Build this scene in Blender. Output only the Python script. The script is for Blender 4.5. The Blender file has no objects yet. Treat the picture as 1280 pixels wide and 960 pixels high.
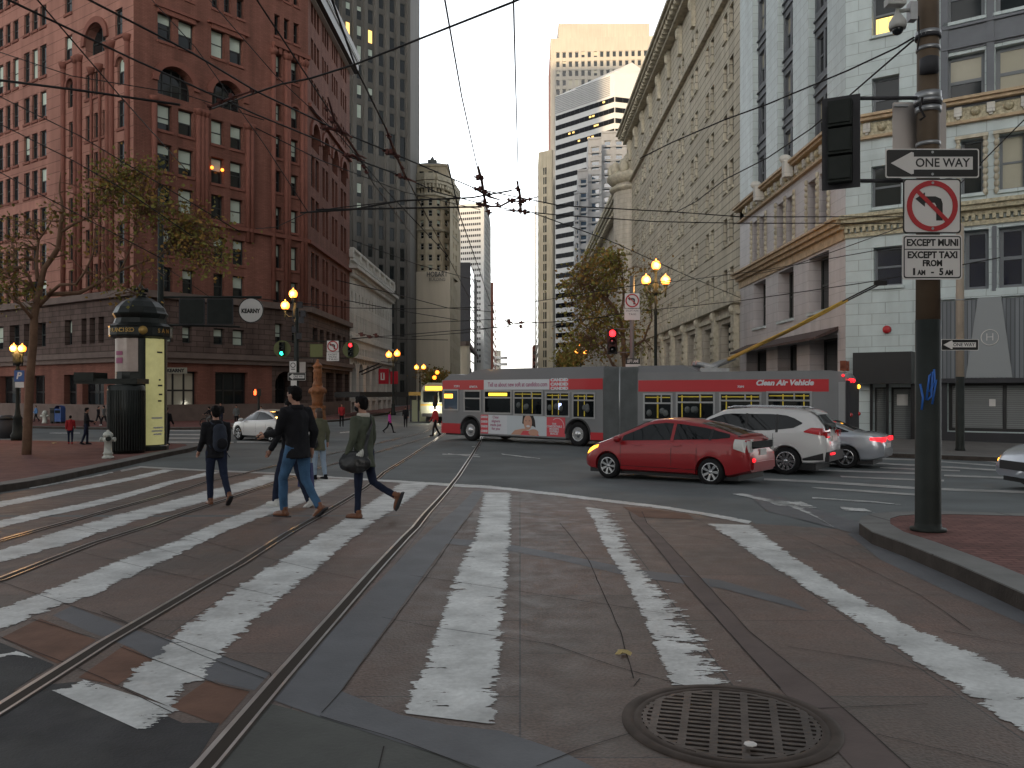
import bpy, bmesh, math, random
from mathutils import Vector, Matrix, noise
random.seed(11)
sc = bpy.context.scene
COL = sc.collection
R = math.radians
# ---------------------------------------------------------------- camera
F, VX, HZ, H = 1050.0, 650.0, 490.0, 1.69      # focal length in photo pixels, street vanishing point, horizon, eye height
cam_d = bpy.data.cameras.new('camera'); cam = bpy.data.objects.new('camera', cam_d); COL.objects.link(cam)
cam.location = (0, 0, H); cam.rotation_euler = (R(90), 0, 0)
cam_d.sensor_fit = 'HORIZONTAL'; cam_d.sensor_width = 36; cam_d.lens = 36*F/1280
cam_d.shift_x = -10/1280; cam_d.shift_y = 10/1280
cam_d.clip_start = .1; cam_d.clip_end = 20000
sc.camera = cam
# ---------------------------------------------------------------- sky and sun
SUN_EL, SUN_TX = 2.4, 0.29      # low evening sun behind the camera, light travelling (SUN_TX, 1)
SUN_AZ = math.atan2(-SUN_TX, -1.0)
world = bpy.data.worlds.new('World'); sc.world = world; world.use_nodes = True
wn = world.node_tree; wn.nodes.clear()
sky = wn.nodes.new('ShaderNodeTexSky'); sky.sky_type = 'NISHITA'; sky.sun_disc = False
sky.sun_elevation = R(SUN_EL+7); sky.sun_rotation = SUN_AZ
sky.air_density = 1.0; sky.dust_density = 2.0; sky.ozone_density = 1.0
hs = wn.nodes.new('ShaderNodeHueSaturation'); hs.inputs['Saturation'].default_value = .2
bg = wn.nodes.new('ShaderNodeBackground'); bg.inputs['Strength'].default_value = .15
wo = wn.nodes.new('ShaderNodeOutputWorld')
stc = wn.nodes.new('ShaderNodeTexCoord'); sep = wn.nodes.new('ShaderNodeSeparateXYZ'); wn.links.new(stc.outputs['Generated'], sep.inputs[0])
def wmap(src, f0, f1, t0, t1):      # bright evening haze low in the eastern sky at the end of the street
    n = wn.nodes.new('ShaderNodeMapRange'); n.interpolation_type = 'SMOOTHSTEP'; wn.links.new(src, n.inputs['Value'])
    for k_, v_ in (('From Min', f0), ('From Max', f1), ('To Min', t0), ('To Max', t1)): n.inputs[k_].default_value = v_
    return n.outputs[0]
wmul = wn.nodes.new('ShaderNodeMath'); wmul.operation = 'MULTIPLY'; wn.links.new(wmap(sep.outputs['Z'], .1, .8, 2.6, 0), wmul.inputs[0]); wn.links.new(wmap(sep.outputs['Y'], -.1, .8, 0, 1), wmul.inputs[1])
smr = wn.nodes.new('ShaderNodeMath'); smr.operation = 'ADD'; smr.inputs[1].default_value = .85; wn.links.new(wmul.outputs[0], smr.inputs[0])
svm = wn.nodes.new('ShaderNodeVectorMath'); svm.operation = 'SCALE'
wn.links.new(sky.outputs[0], hs.inputs['Color']); wn.links.new(hs.outputs[0], svm.inputs[0]); wn.links.new(smr.outputs[0], svm.inputs['Scale']); wn.links.new(svm.outputs[0], bg.inputs['Color']); wn.links.new(bg.outputs[0], wo.inputs[0])
sun_d = bpy.data.lights.new('sun', 'SUN'); sun = bpy.data.objects.new('sun', sun_d); COL.objects.link(sun)
sun_d.energy = 3.2; sun_d.angle = R(.5); sun_d.color = (1, .72, .42)
trav = Vector((SUN_TX, 1, 0)).normalized()*math.cos(R(SUN_EL)); trav.z = -math.sin(R(SUN_EL))
sun.rotation_euler = trav.to_track_quat('-Z', 'Y').to_euler()
vs = sc.view_settings; vs.view_transform = 'Standard'; vs.look = 'None'; vs.gamma = 1; vs.exposure = 0.82
sc.render.engine = 'CYCLES'
# ---------------------------------------------------------------- helpers
def lerp(a, b, t): return a+(b-a)*t
def interp(tab, x):
    if x <= tab[0][0]: return tab[0][1]
    for (a, va), (b, vb) in zip(tab, tab[1:]):
        if x <= b: return va+(vb-va)*(x-a)/(b-a)
    return tab[-1][1]
ZG = [(-4000, 0), (8, 0), (10, -.02), (12, -.08), (15, -.23), (18, -.36), (21, -.44), (28, -.5), (38, -.54), (60, -.62), (100, -.7), (9000, -.7)]
def zg(y): return interp(ZG, y)
def GD(py, h=0):
    d = F*(H-h)/(py-HZ)
    for _ in range(60): d = .5*d+.5*F*(H-h-zg(d))/(py-HZ)
    return d
def G(px, py, h=0):
    d = GD(py, h); return Vector(((px-VX)/F*d, d, zg(d)+h))
def W(px, py, d): return Vector(((px-VX)/F*d, d, H+(HZ-py)/F*d))
MTX = {}
def tag(o, label=None, cat=None, group=None, kind=None):
    if label: o['label'] = label
    if cat: o['category'] = cat
    if group: o['group'] = group
    if kind: o['kind'] = kind
    return o
def thing(name, label, cat, loc=(0, 0, 0), rz=0, group=None):
    o = bpy.data.objects.new(name, None); COL.objects.link(o); o.location = loc; o.rotation_euler = (0, 0, rz)
    o.empty_display_size = .3
    MTX[o.name] = (Matrix.Translation(Vector(loc)) @ Matrix.Rotation(rz, 4, 'Z')).inverted()
    return tag(o, label, cat, group)
class MB:
    def __init__(s): s.v = []; s.f = []; s.sm = []
    def add(s, vs, fs, smooth=False):
        n = len(s.v); s.v += [Vector(v) for v in vs]
        for f in fs: s.f.append([i+n for i in f]); s.sm.append(smooth)
        return s
    def quad(s, a, b, c, d): return s.add([a, b, c, d], [[0, 1, 2, 3]])
    def hexa(s, p): # 8 pts: bottom 4 ccw, top 4 ccw
        return s.add(p, [[3, 2, 1, 0], [4, 5, 6, 7], [0, 1, 5, 4], [1, 2, 6, 5], [2, 3, 7, 6], [3, 0, 4, 7]])
    def box(s, x0, x1, y0, y1, z0, z1, m=None):
        p = [Vector(q) for q in ((x0, y0, z0), (x1, y0, z0), (x1, y1, z0), (x0, y1, z0), (x0, y0, z1), (x1, y0, z1), (x1, y1, z1), (x0, y1, z1))]
        if m: p = [m @ q for q in p]
        return s.hexa(p)
    def tube(s, pts, rad, n=8, cap=True, smooth=True):
        pts = [Vector(p) for p in pts]
        if not isinstance(rad, (list, tuple)): rad = [rad]*len(pts)
        t0 = (pts[1]-pts[0]).normalized(); ref = Vector((0, 0, 1)) if abs(t0.z) < .9 else Vector((1, 0, 0))
        a = t0.cross(ref).normalized(); vs = []; 
        for i, p in enumerate(pts):
            t = (pts[min(i+1, len(pts)-1)]-pts[max(i-1, 0)])
            t = t.normalized() if t.length > 1e-9 else t0
            a = (a-t*a.dot(t)); a = a.normalized() if a.length > 1e-6 else t.orthogonal().normalized()
            b = t.cross(a)
            for k in range(n):
                an = 2*math.pi*k/n; vs.append(p+(a*math.cos(an)+b*math.sin(an))*rad[i])
        fs = [[i*n+k, i*n+(k+1) % n, (i+1)*n+(k+1) % n, (i+1)*n+k] for i in range(len(pts)-1) for k in range(n)]
        s.add(vs, fs, smooth)
        if cap:
            m = len(s.v)-len(vs); s.f.append([m+k for k in reversed(range(n))]); s.sm.append(False)
            s.f.append([m+(len(pts)-1)*n+k for k in range(n)]); s.sm.append(False)
        return s
    def lathe(s, prof, c=(0, 0, 0), n=20, m=None, smooth=True, a0=0, a1=2*math.pi):
        full = abs(a1-a0-2*math.pi) < 1e-6; nn = n if full else n+1; vs = []
        for r, z in prof:
            for k in range(nn):
                an = a0+(a1-a0)*k/n; q = Vector((r*math.cos(an), r*math.sin(an), z))
                vs.append((m @ q if m else q)+Vector(c))
        fs = [[i*nn+k, i*nn+(k+1) % nn, (i+1)*nn+(k+1) % nn, (i+1)*nn+k] for i in range(len(prof)-1) for k in range(n if full else n)]
        s.add(vs, fs, smooth)
        base = len(s.v)-len(vs)
        if full and tuple(prof[0]) != tuple(prof[-1]):
            if prof[0][0] > 1e-4: s.f.append([base+k for k in reversed(range(nn))]); s.sm.append(False)
            if prof[-1][0] > 1e-4: s.f.append([base+(len(prof)-1)*nn+k for k in range(nn)]); s.sm.append(False)
        return s
    def sphere(s, c, r, n=12, sc_=(1, 1, 1)):
        prof = [(max(1e-4, math.sin(math.pi*i/n))*r, -math.cos(math.pi*i/n)*r) for i in range(n+1)]
        m = Matrix.Diagonal((sc_[0], sc_[1], sc_[2], 1)); return s.lathe([(max(a, .00001), b) for a, b in prof], c, n*2 if n < 10 else 20, m)
    def prism(s, poly, fn, o0, o1): # poly of 2D points, fn(u,v,o)->point
        n = len(poly); vs = [fn(a, b, o0) for a, b in poly]+[fn(a, b, o1) for a, b in poly]
        return s.add(vs, [list(range(n)), [n+i for i in reversed(range(n))]]+[[i, i+n, (i+1) % n+n, (i+1) % n] for i in range(n)])
    def mesh(s, name, mat, inv=None, fix=True):
        me = bpy.data.meshes.new(name)
        vs = [inv @ v for v in s.v] if inv else s.v
        me.from_pydata([tuple(v) for v in vs], [], s.f); me.polygons.foreach_set('use_smooth', s.sm)
        if fix:
            bm = bmesh.new(); bm.from_mesh(me); bmesh.ops.recalc_face_normals(bm, faces=bm.faces); bm.to_mesh(me); bm.free()
        uvbox(me)
        for m in (mat if isinstance(mat, (list, tuple)) else [mat]): me.materials.append(m)
        return me
    def build(s, name, mat, parent=None, world=False, fix=True):
        inv = MTX.get(parent.name) if (parent and world) else None
        o = bpy.data.objects.new(name, s.mesh(name, mat, inv, fix)); COL.objects.link(o)
        if parent: o.parent = parent; MTX[o.name] = MTX.get(parent.name, Matrix())
        return o
def uvbox(me):
    uv = me.uv_layers.new(name='UVMap').data
    for p in me.polygons:
        n = p.normal
        if abs(n.z) > .8:
            for li in p.loop_indices:
                c = me.vertices[me.loops[li].vertex_index].co; uv[li].uv = (c.x, c.y)
        else:
            t = Vector((-n.y, n.x, 0)); t = t.normalized() if t.length > 1e-6 else Vector((1, 0, 0))
            for li in p.loop_indices:
                c = me.vertices[me.loops[li].vertex_index].co; uv[li].uv = (c.x*t.x+c.y*t.y, c.z)
def linkmesh(name, me, parent=None, m=None):
    o = bpy.data.objects.new(name, me); COL.objects.link(o)
    if parent: o.parent = parent
    if m is not None: o.matrix_local = m
    return o
def fuse(mb, name, mat, parent, voxel=.012, smooth=4, disp=None, world=False):
    """join overlapping closed shapes into one continuous skin"""
    o = mb.build(name, mat, parent, world)
    md = o.modifiers.new('r', 'REMESH'); md.mode = 'VOXEL'; md.voxel_size = voxel; md.use_smooth_shade = True
    if smooth:
        m2 = o.modifiers.new('s', 'SMOOTH'); m2.iterations = smooth; m2.factor = .5
    dg = bpy.context.evaluated_depsgraph_get(); ev = o.evaluated_get(dg)
    me = bpy.data.meshes.new_from_object(ev); o.modifiers.clear(); old = o.data; o.data = me
    if not me.materials: me.materials.append(mat)
    me.polygons.foreach_set('use_smooth', [True]*len(me.polygons))
    if disp:
        amp, scale = disp; ns = [v.normal.copy() for v in me.vertices]
        for v, nn in zip(me.vertices, ns):
            q = Vector((v.co.x*scale, v.co.y*scale, v.co.z*scale*.55))
            v.co += nn*(noise.noise(q)*amp+noise.noise(q*2.7)*amp*.4)
    me.name = name
    return o
# ---------------------------------------------------------------- materials
def mat(name, col, rough=.6, metal=0, var=0, vscale=1.5, grime=0, bump=0, bscale=30, brick=None, coat=0, spec=None, emit=None, es=0, col2=None):
    m = bpy.data.materials.new(name); m.use_nodes = True; nt = m.node_tree; N = nt.nodes; L = nt.links
    b = N['Principled BSDF']; b.inputs['Roughness'].default_value = rough; b.inputs['Metallic'].default_value = metal
    b.inputs['Specular IOR Level'].default_value = spec if spec is not None else (.2 if rough >= .6 else .5); b.inputs['Coat Weight'].default_value = coat; b.inputs['Coat Roughness'].default_value = .08
    base = N.new('ShaderNodeRGB'); base.outputs[0].default_value = (*col, 1); out = base.outputs[0]
    tc = N.new('ShaderNodeTexCoord')
    def nz(scale, det=5, src='Object', rgh=.6):
        n = N.new('ShaderNodeTexNoise'); n.inputs['Scale'].default_value = scale; n.inputs['Detail'].default_value = det; n.inputs['Roughness'].default_value = rgh
        L.new(tc.outputs[src], n.inputs['Vector']); return n
    def mul(a, lo, hi, fac):
        r = N.new('ShaderNodeMapRange'); r.inputs['From Min'].default_value = .3; r.inputs['From Max'].default_value = .7
        r.inputs['To Min'].default_value = lo; r.inputs['To Max'].default_value = hi; L.new(fac, r.inputs['Value'])
        x = N.new('ShaderNodeVectorMath'); x.operation = 'SCALE'; L.new(a, x.inputs[0]); L.new(r.outputs[0], x.inputs['Scale']); return x.outputs[0]
    hgt = None
    if brick:
        bw, bh, mo, dk, vr = brick
        t = N.new('ShaderNodeTexBrick'); L.new(tc.outputs['UV'], t.inputs['Vector'])
        t.inputs['Scale'].default_value = 1; t.inputs['Brick Width'].default_value = bw; t.inputs['Row Height'].default_value = bh
        t.inputs['Mortar Size'].default_value = mo; t.inputs['Mortar Smooth'].default_value = .2; t.inputs['Bias'].default_value = 0
        c1 = [c*(1+vr) for c in col]; c2 = [c*(1-vr) for c in (col2 or col)]
        t.inputs['Color1'].default_value = (*c1, 1); t.inputs['Color2'].default_value = (*c2, 1); t.inputs['Mortar'].default_value = (*[c*dk for c in col], 1)
        out = t.outputs['Color']; hgt = t.outputs['Fac']
    elif col2:
        n = nz(vscale*.6, 6); mx = N.new('ShaderNodeMix'); mx.data_type = 'RGBA'; r = N.new('ShaderNodeMapRange')
        r.inputs['From Min'].default_value = .42; r.inputs['From Max'].default_value = .58; L.new(n.outputs['Fac'], r.inputs['Value'])
        L.new(r.outputs[0], mx.inputs['Factor']); L.new(out, mx.inputs['A']); mx.inputs['B'].default_value = (*col2, 1); out = mx.outputs['Result']
    if var: out = mul(out, 1-var, 1+var, nz(vscale).outputs['Fac'])
    if grime:
        n = N.new('ShaderNodeTexNoise'); n.inputs['Scale'].default_value = 1; n.inputs['Detail'].default_value = 6
        mp = N.new('ShaderNodeMapping'); mp.inputs['Scale'].default_value = (1.3, 1.3, .12); L.new(tc.outputs['Object'], mp.inputs['Vector']); L.new(mp.outputs[0], n.inputs['Vector'])
        out = mul(out, 1-grime, 1+grime*.3, n.outputs['Fac'])
    L.new(out, b.inputs['Base Color'])
    if bump or hgt:
        bp = N.new('ShaderNodeBump'); bp.inputs['Distance'].default_value = .02
        if hgt:
            inv = N.new('ShaderNodeMath'); inv.operation = 'SUBTRACT'; inv.inputs[0].default_value = 1; L.new(hgt, inv.inputs[1]); L.new(inv.outputs[0], bp.inputs['Height']); bp.inputs['Strength'].default_value = .5
            if bump:
                b2 = N.new('ShaderNodeBump'); b2.inputs['Distance'].default_value = .01; b2.inputs['Strength'].default_value = bump
                L.new(nz(bscale, 4).outputs['Fac'], b2.inputs['Height']); L.new(bp.outputs[0], b2.inputs['Normal']); bp = b2
        else:
            L.new(nz(bscale, 4).outputs['Fac'], bp.inputs['Height']); bp.inputs['Strength'].default_value = bump
        L.new(bp.outputs[0], b.inputs['Normal'])
    if emit: b.inputs['Emission Color'].default_value = (*emit, 1); b.inputs['Emission Strength'].default_value = es
    return m
M = dict(
 brick=mat('red_brick', (.215, .095, .072), .85, var=.13, vscale=.35, grime=.3, brick=(.42, .11, .012, .7, .1)),
 brickcourse=mat('red_brick_banded', (.345, .172, .135), .85, var=.12, vscale=.3, grime=.25, brick=(60, .86, .03, .55, .05)),
 sand=mat('brown_stone', (.115, .082, .072), .85, var=.2, vscale=.7, grime=.3, brick=(1.1, .42, .03, .5, .15)),
 sandtrim=mat('brown_stone_trim', (.15, .115, .102), .8, var=.15),
 redtrim=mat('red_terracotta_trim', (.20, .082, .062), .8, var=.12),
 white=mat('white_terracotta', (.50, .575, .58), .45, var=.06, grime=.16, brick=(1.15, .5, .014, .6, .04)),
 pinkw=mat('pinkish_terracotta', (.50, .475, .485), .45, var=.05, grime=.15, brick=(1.3, .55, .014, .65, .04)),
 tan=mat('tan_stone', (.56, .515, .41), .8, var=.08, vscale=.2, grime=.25, brick=(40, .62, .05, .5, .03)),
 tantrim=mat('tan_stone_trim', (.52, .48, .38), .8, var=.2, vscale=3, grime=.3),
 palace=mat('pale_tan_stone', (.50, .455, .38), .8, var=.1, grime=.25, brick=(1.4, .6, .02, .7, .05)),
 cream=mat('cream_stucco', (.64, .57, .46), .8, var=.03, vscale=.1, grime=.08),
 hobart=mat('tan_terracotta', (.52, .455, .34), .8, var=.08, vscale=.3, grime=.2),
 whitestone=mat('grey_white_stone', (.60, .59, .55), .7, var=.06, vscale=.4, grime=.2, brick=(2.0, .8, .02, .8, .03)),
 towergrey=mat('grey_tower_stone', (.125, .12, .11), .7, var=.1, vscale=.15, grime=.25),
 towerdark=mat('dark_tower_panel', (.06, .065, .065), .5, var=.1),
 concrete=mat('pale_concrete', (.40, .375, .33), .8, var=.05, vscale=.1, grime=.1),
 concgrey=mat('grey_concrete', (.36, .37, .385), .7, var=.05, vscale=.2, grime=.12),
 whitepanel=mat('white_panel', (.58, .59, .59), .6, var=.03, vscale=.1),
 black=mat('black_paint', (.015, .015, .016), .45), darkmetal=mat('dark_green_black_metal', (.018, .022, .02), .4, metal=.3, var=.2, vscale=4),
 soot=mat('dark_grey', (.045, .045, .05), .6, var=.1),
 framedark=mat('dark_window_frame', (.035, .04, .038), .5), framegrey=mat('grey_window_frame', (.16, .175, .19), .5, var=.08),
 framewhite=mat('pale_window_frame', (.45, .45, .43), .5), spandrel=mat('blue_grey_spandrel', (.12, .132, .15), .5, var=.1),
 glass=mat('window_glass', (.012, .016, .018), .05, spec=.5), glassdark=mat('dark_band_glass', (.008, .009, .011), .12, spec=.25), glassblue=mat('blue_window_glass', (.05, .08, .12), .06, spec=.9),
 glassnavy=mat('navy_window_glass', (.012, .014, .03), .08, spec=.7),
 blind=mat('window_blind', (.50, .58, .50), .6, var=.05, coat=.6), blindcream=mat('cream_blind', (.40, .38, .30), .6, var=.05, coat=.6),
 lit=mat('lit_room', (.5, .35, .12), .5, emit=(1, .62, .18), es=1.0),
 gold=mat('gilded_terracotta', (.42, .38, .26), .5, var=.45, vscale=9, bump=.6, bscale=12),
 orangetrim=mat('orange_ochre_trim', (.46, .35, .23), .6, var=.25, vscale=3),
 asphalt=mat('asphalt', (.13, .146, .15), .72, var=.25, vscale=.45, bump=.35, bscale=45),
 asphaltdark=mat('dark_asphalt', (.066, .066, .066), .8, var=.25, vscale=2.5, bump=.5, bscale=55, col2=(.052, .052, .055)),
 granite=mat('grey_granite_band', (.125, .13, .14), .6, var=.16, vscale=2, bump=.15, bscale=50),
 slab=mat('dark_green_concrete', (.095, .098, .092), .75, var=.25, vscale=1.3, bump=.3, bscale=40),
 brown=mat('rusty_brown_paver', (.15, .08, .055), .7, var=.25, vscale=3, bump=.2),
 rail=mat('polished_rail_steel', (.62, .61, .59), .3, metal=.75, var=.2, vscale=3), rust=mat('rusty_groove', (.075, .062, .055), .9, var=.3, vscale=6),
 joint=mat('dark_joint', (.035, .031, .029), .9), kerbface=mat('shaded_kerb_face', (.06, .05, .044), .85, var=.3, vscale=3, bump=.3), kerb=mat('granite_kerb', (.17, .17, .165), .7, var=.18, vscale=2, bump=.2, brick=(1.8, 5, .02, .5, .06)),  # kerb face painted darker and browner to carry its shade
 sidebrick=mat('sidewalk_brick', (.17, .075, .065), .8, var=.22, vscale=1.1, brick=(.2, .1, .01, .6, .18), bump=.2),
 sidewalk=mat('concrete_sidewalk', (.15, .145, .14), .8, var=.15, vscale=.8, brick=(1.2, 1.2, .015, .6, .05)),
 iron=mat('cast_iron_cover', (.075, .062, .056), .5, metal=.5, var=.35, vscale=6, bump=.2), ironw=mat('worn_iron', (.08, .064, .055), .7, metal=.6, var=.3, vscale=5),
 steel=mat('galvanised_steel', (.36, .37, .38), .4, metal=.8, var=.12, vscale=6), pole=mat('brown_pole_paint', (.11, .08, .055), .6, var=.15, vscale=3),
 poledark=mat('dark_pole_paint', (.022, .026, .024), .6, var=.2, vscale=3), polegrey=mat('grey_pole', (.14, .14, .135), .5, var=.15),
 polecream=mat('cream_pole_paint', (.42, .35, .28), .5, var=.1),
 signwhite=mat('sign_white', (.62, .60, .58), .4, var=.03), signred=mat('sign_red', (.40, .02, .025), .4), signblack=mat('sign_black', (.012, .012, .012), .35),
 signback=mat('aluminium_sign_back', (.46, .42, .40), .35, metal=.5, var=.08), olive=mat('olive_sign_back', (.12, .13, .06), .6),
 signblue=mat('sign_blue', (.02, .08, .28), .4),
 globe=mat('lamp_globe', (1, .7, .3), .3, emit=(1, .21, .012), es=2.4), redlamp=mat('red_signal_lens', (.8, .03, .03), .3, emit=(1, .012, .016), es=5),
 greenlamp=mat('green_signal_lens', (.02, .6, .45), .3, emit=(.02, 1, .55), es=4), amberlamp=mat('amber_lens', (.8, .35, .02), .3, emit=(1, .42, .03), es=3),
 headlamp=mat('headlight_glow', (1, 1, .9), .2, emit=(1, .93, .75), es=9), taillamp=mat('tail_light', (.45, .01, .015), .15, coat=1), taillit=mat('lit_tail_light', (.8, .02, .03), .2, emit=(1, .02, .03), es=1.0),
 lens=mat('clear_lamp_lens', (.6, .6, .58), .1, coat=1),
 kiosklit=mat('lit_kiosk_poster', (.5, .47, .25), .3, emit=(.70, .66, .27), es=.15, var=.35, vscale=.8), kioskposter=mat('kiosk_poster', (.45, .36, .32), .3, var=.12, vscale=3, coat=.5),
 magenta=mat('poster_magenta', (.35, .08, .18), .4), goldpaint=mat('gold_paint', (.42, .27, .08), .4, metal=.4),
 bronze=mat('painted_bronze', (.24, .095, .035), .55, var=.3, vscale=5),
 redcar=mat('red_car_paint', (.30, .008, .013), .4, coat=.55, metal=.1), whitecar=mat('white_car_paint', (.60, .60, .60), .3, coat=1), silvercar=mat('silver_car_paint', (.42, .45, .5), .28, metal=.6, coat=1),
 carglass=mat('car_glass', (.006, .008, .009), .03, spec=.5), tyre=mat('tyre_rubber', (.014, .014, .015), .8, bump=.1), alloy=mat('wheel_alloy', (.55, .56, .58), .25, metal=.9), plastic=mat('black_plastic', (.02, .02, .022), .55),
 busgrey=mat('bus_grey_paint', (.20, .205, .215), .38, coat=.5, var=.05, vscale=.8, grime=.1), busroof=mat('bus_roof_grey', (.17, .175, .19), .4, coat=.3, var=.06, vscale=.6), busred=mat('bus_red_paint', (.48, .018, .028), .35, coat=.5),
 buswhite=mat('bus_advert_white', (.62, .64, .68), .4, coat=.3), buspink=mat('advert_coral', (.62, .07, .09), .4, coat=.3), busframe=mat('bus_window_frame', (.34, .35, .36), .35, metal=.5),
 rubber=mat('accordion_rubber', (.19, .205, .21), .6, var=.15, vscale=2), poleyellow=mat('yellow_boom', (.50, .31, .05), .5, var=.15), adblue=mat('advert_pale_blue', (.52, .57, .61), .4), adface=mat('portrait_skin', (.52, .29, .21), .5), hairblack=mat('portrait_hair', (.012, .01, .012), .5),
 seat=mat('handrail_yellow', (.55, .42, .04), .4, emit=(.6, .42, .03), es=.04),
 skin=mat('skin', (.38, .20, .14), .55, var=.06, vscale=8), skindark=mat('darker_skin', (.25, .125, .085), .55, var=.06, vscale=8), hair=mat('black_hair', (.006, .005, .005), .8, spec=.15, bump=.6, bscale=80), hairbrown=mat('brown_hair', (.05, .028, .018), .55, bump=.5, bscale=80),
 clothblack=mat('black_cloth', (.013, .013, .016), .85, var=.25, vscale=6, bump=.3, bscale=40), clothnavy=mat('navy_cloth', (.016, .022, .045), .85, var=.2, vscale=6), denim=mat('blue_denim', (.055, .12, .22), .85, var=.25, vscale=5, bump=.2, bscale=60),
 denimlight=mat('light_denim', (.30, .38, .48), .85, var=.12, vscale=5), coatgreen=mat('green_wool', (.085, .095, .07), .9, var=.15, vscale=7, bump=.3, bscale=60), coatolive=mat('olive_coat', (.12, .12, .08), .9, var=.15, vscale=7), fleece=mat('cream_fleece', (.52, .48, .42), .95, bump=.6, bscale=50),
 leather=mat('brown_leather', (.17, .065, .03), .45, var=.2, vscale=8), bagblack=mat('black_leather', (.014, .014, .015), .35, var=.2, vscale=5, bump=.4, bscale=14), shoewhite=mat('white_shoe', (.6, .6, .58), .5), pack=mat('navy_backpack', (.028, .034, .05), .7, var=.2, vscale=8),
 clothred=mat('red_cloth', (.36, .03, .035), .85, var=.15), clothpink=mat('pink_cloth', (.5, .06, .3), .8), clothgrey=mat('grey_cloth', (.12, .13, .13), .85, var=.2), clothblue=mat('blue_cloth', (.10, .22, .42), .8), clothwhite=mat('white_cloth', (.55, .55, .52), .8),
 bark=mat('plane_tree_bark', (.16, .095, .062), .85, var=.3, vscale=3, bump=.5, bscale=14), hydrant=mat('hydrant_white_paint', (.50, .52, .47), .5, var=.08),
 leafa=mat('olive_leaves', (.19, .175, .045), .7, var=.35, vscale=1.2), leafb=mat('brown_autumn_leaves', (.27, .16, .045), .75, var=.35, vscale=1.2),
 leafy=mat('yellow_leaf', (.44, .35, .16), .7, var=.2), wire=mat('wire_black', (.02, .018, .018), .6), fittings=mat('rusty_insulator', (.09, .03, .025), .6),
 graffiti=mat('blue_graffiti', (.02, .12, .45), .5), shutter=mat('grey_shutter', (.19, .20, .20), .5, brick=(40, .09, .015, .6, .05)), curtain=mat('grey_curtain_panel', (.17, .185, .20), .6, brick=(.16, 40, .02, .5, .18)), panelgrey=mat('pale_grey_panel', (.27, .29, .30), .6),
 camwhite=mat('camera_housing', (.45, .45, .43), .4), postred=mat('red_banner', (.42, .015, .03), .6), busyellow=mat('shelter_yellow', (.45, .26, .05), .5), hillm=mat('dry_hill', (.10, .10, .06), .9, var=.2, vscale=.004),
 tiles=mat('dark_metal_roof', (.12, .13, .125), .5, var=.1), fadedorange=mat('red_brown_tower', (.30, .12, .09), .8),
)
# ---------------------------------------------------------------- facades
class Face:
    """vertical plane seen left to right from outside, given by two photo columns and their distances"""
    def __init__(s, a, da, b, db):
        s.p0 = Vector(((a-VX)/F*da, da)); s.p1 = Vector(((b-VX)/F*db, db)); s.L = (s.p1-s.p0).length
        s.u = (s.p1-s.p0)/s.L; s.n = Vector((s.u.y, -s.u.x)); s.a, s.b, s.da, s.db = a, b, da, db
    def U(s, px):
        k = (px-VX)/F; return (k*s.p0.y-s.p0.x)/(s.u.x-k*s.u.y)
    def D(s, px): return s.p0.y+s.u.y*s.U(px)
    def Z(s, px, py): return H+(HZ-py)/F*s.D(px)
    def pt(s, u, z, o=0): return Vector((s.p0.x+s.u.x*u+s.n.x*o, s.p0.y+s.u.y*u+s.n.y*o, z))
    def box(s, mb, u0, u1, z0, z1, o0, o1):
        mb.hexa([s.pt(u0, z0, o1), s.pt(u1, z0, o1), s.pt(u1, z0, o0), s.pt(u0, z0, o0), s.pt(u0, z1, o1), s.pt(u1, z1, o1), s.pt(u1, z1, o0), s.pt(u0, z1, o0)])
    def win(s, cols, rows, ref, **k):
        out = []
        for (a, b) in cols:
            for (t, bt) in rows:
                u0, u1 = s.U(a), s.U(b); out.append(dict(u0=min(u0, u1), u1=max(u0, u1), z0=s.Z(ref, bt), z1=s.Z(ref, t), **k))
        return out
    def mtx(s, u, z, o): # local x along face, -y outwards, z up
        p = s.pt(u, z, o); return Matrix(((s.u.x, -s.n.x, 0, p.x), (s.u.y, -s.n.y, 0, p.y), (0, 0, 1, p.z), (0, 0, 0, 1)))
def arcpts(w, n=10): return [(.5*w-.5*w*math.cos(math.pi*i/n), math.sin(math.pi*i/n)) for i in range(n+1)]
def wall(mb, f, z0, z1, wins, depth=.3, u0=0, u1=None):
    u1 = f.L if u1 is None else u1
    zs = sorted({z0, z1} | {w[k] for w in wins for k in ('z0', 'z1') if z0 < w[k] < z1})
    for a, b in zip(zs, zs[1:]):
        if b-a < 1e-4: continue
        m = (a+b)/2; cut = sorted([(w['u0'], w['u1']) for w in wins if w['z0'] < m < w['z1']]); x = u0
        for c, d in cut:
            if c > x+1e-4: mb.quad(f.pt(x, a), f.pt(min(c, u1), a), f.pt(min(c, u1), b), f.pt(x, b))
            x = max(x, d)
        if x < u1-1e-4: mb.quad(f.pt(x, a), f.pt(u1, a), f.pt(u1, b), f.pt(x, b))
    for w in wins:
        a, b, c, d = w['u0'], w['u1'], w['z0'], w['z1']; dp = w.get('depth', depth)
        P = f.pt
        mb.quad(P(a, c), P(b, c), P(b, c, -dp), P(a, c, -dp)); mb.quad(P(a, c), P(a, c, -dp), P(a, d, -dp), P(a, d)); mb.quad(P(b, c), P(b, d), P(b, d, -dp), P(b, c, -dp))
        if w.get('arch'):
            r = min((b-a)/2, (d-c)*.6); pts = [(a+x, d-r+r*y) for x, y in arcpts(b-a)]
            h = len(pts)//2
            for i in range(len(pts)-1):
                p, q = pts[i], pts[i+1]
                mb.quad(P(*p), P(*q), P(q[0], q[1], -dp), P(p[0], p[1], -dp))
                mb.quad(P(p[0], d), P(q[0], d), P(*q), P(*p))
        else: mb.quad(P(a, d), P(a, d, -dp), P(b, d, -dp), P(b, d))
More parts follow.
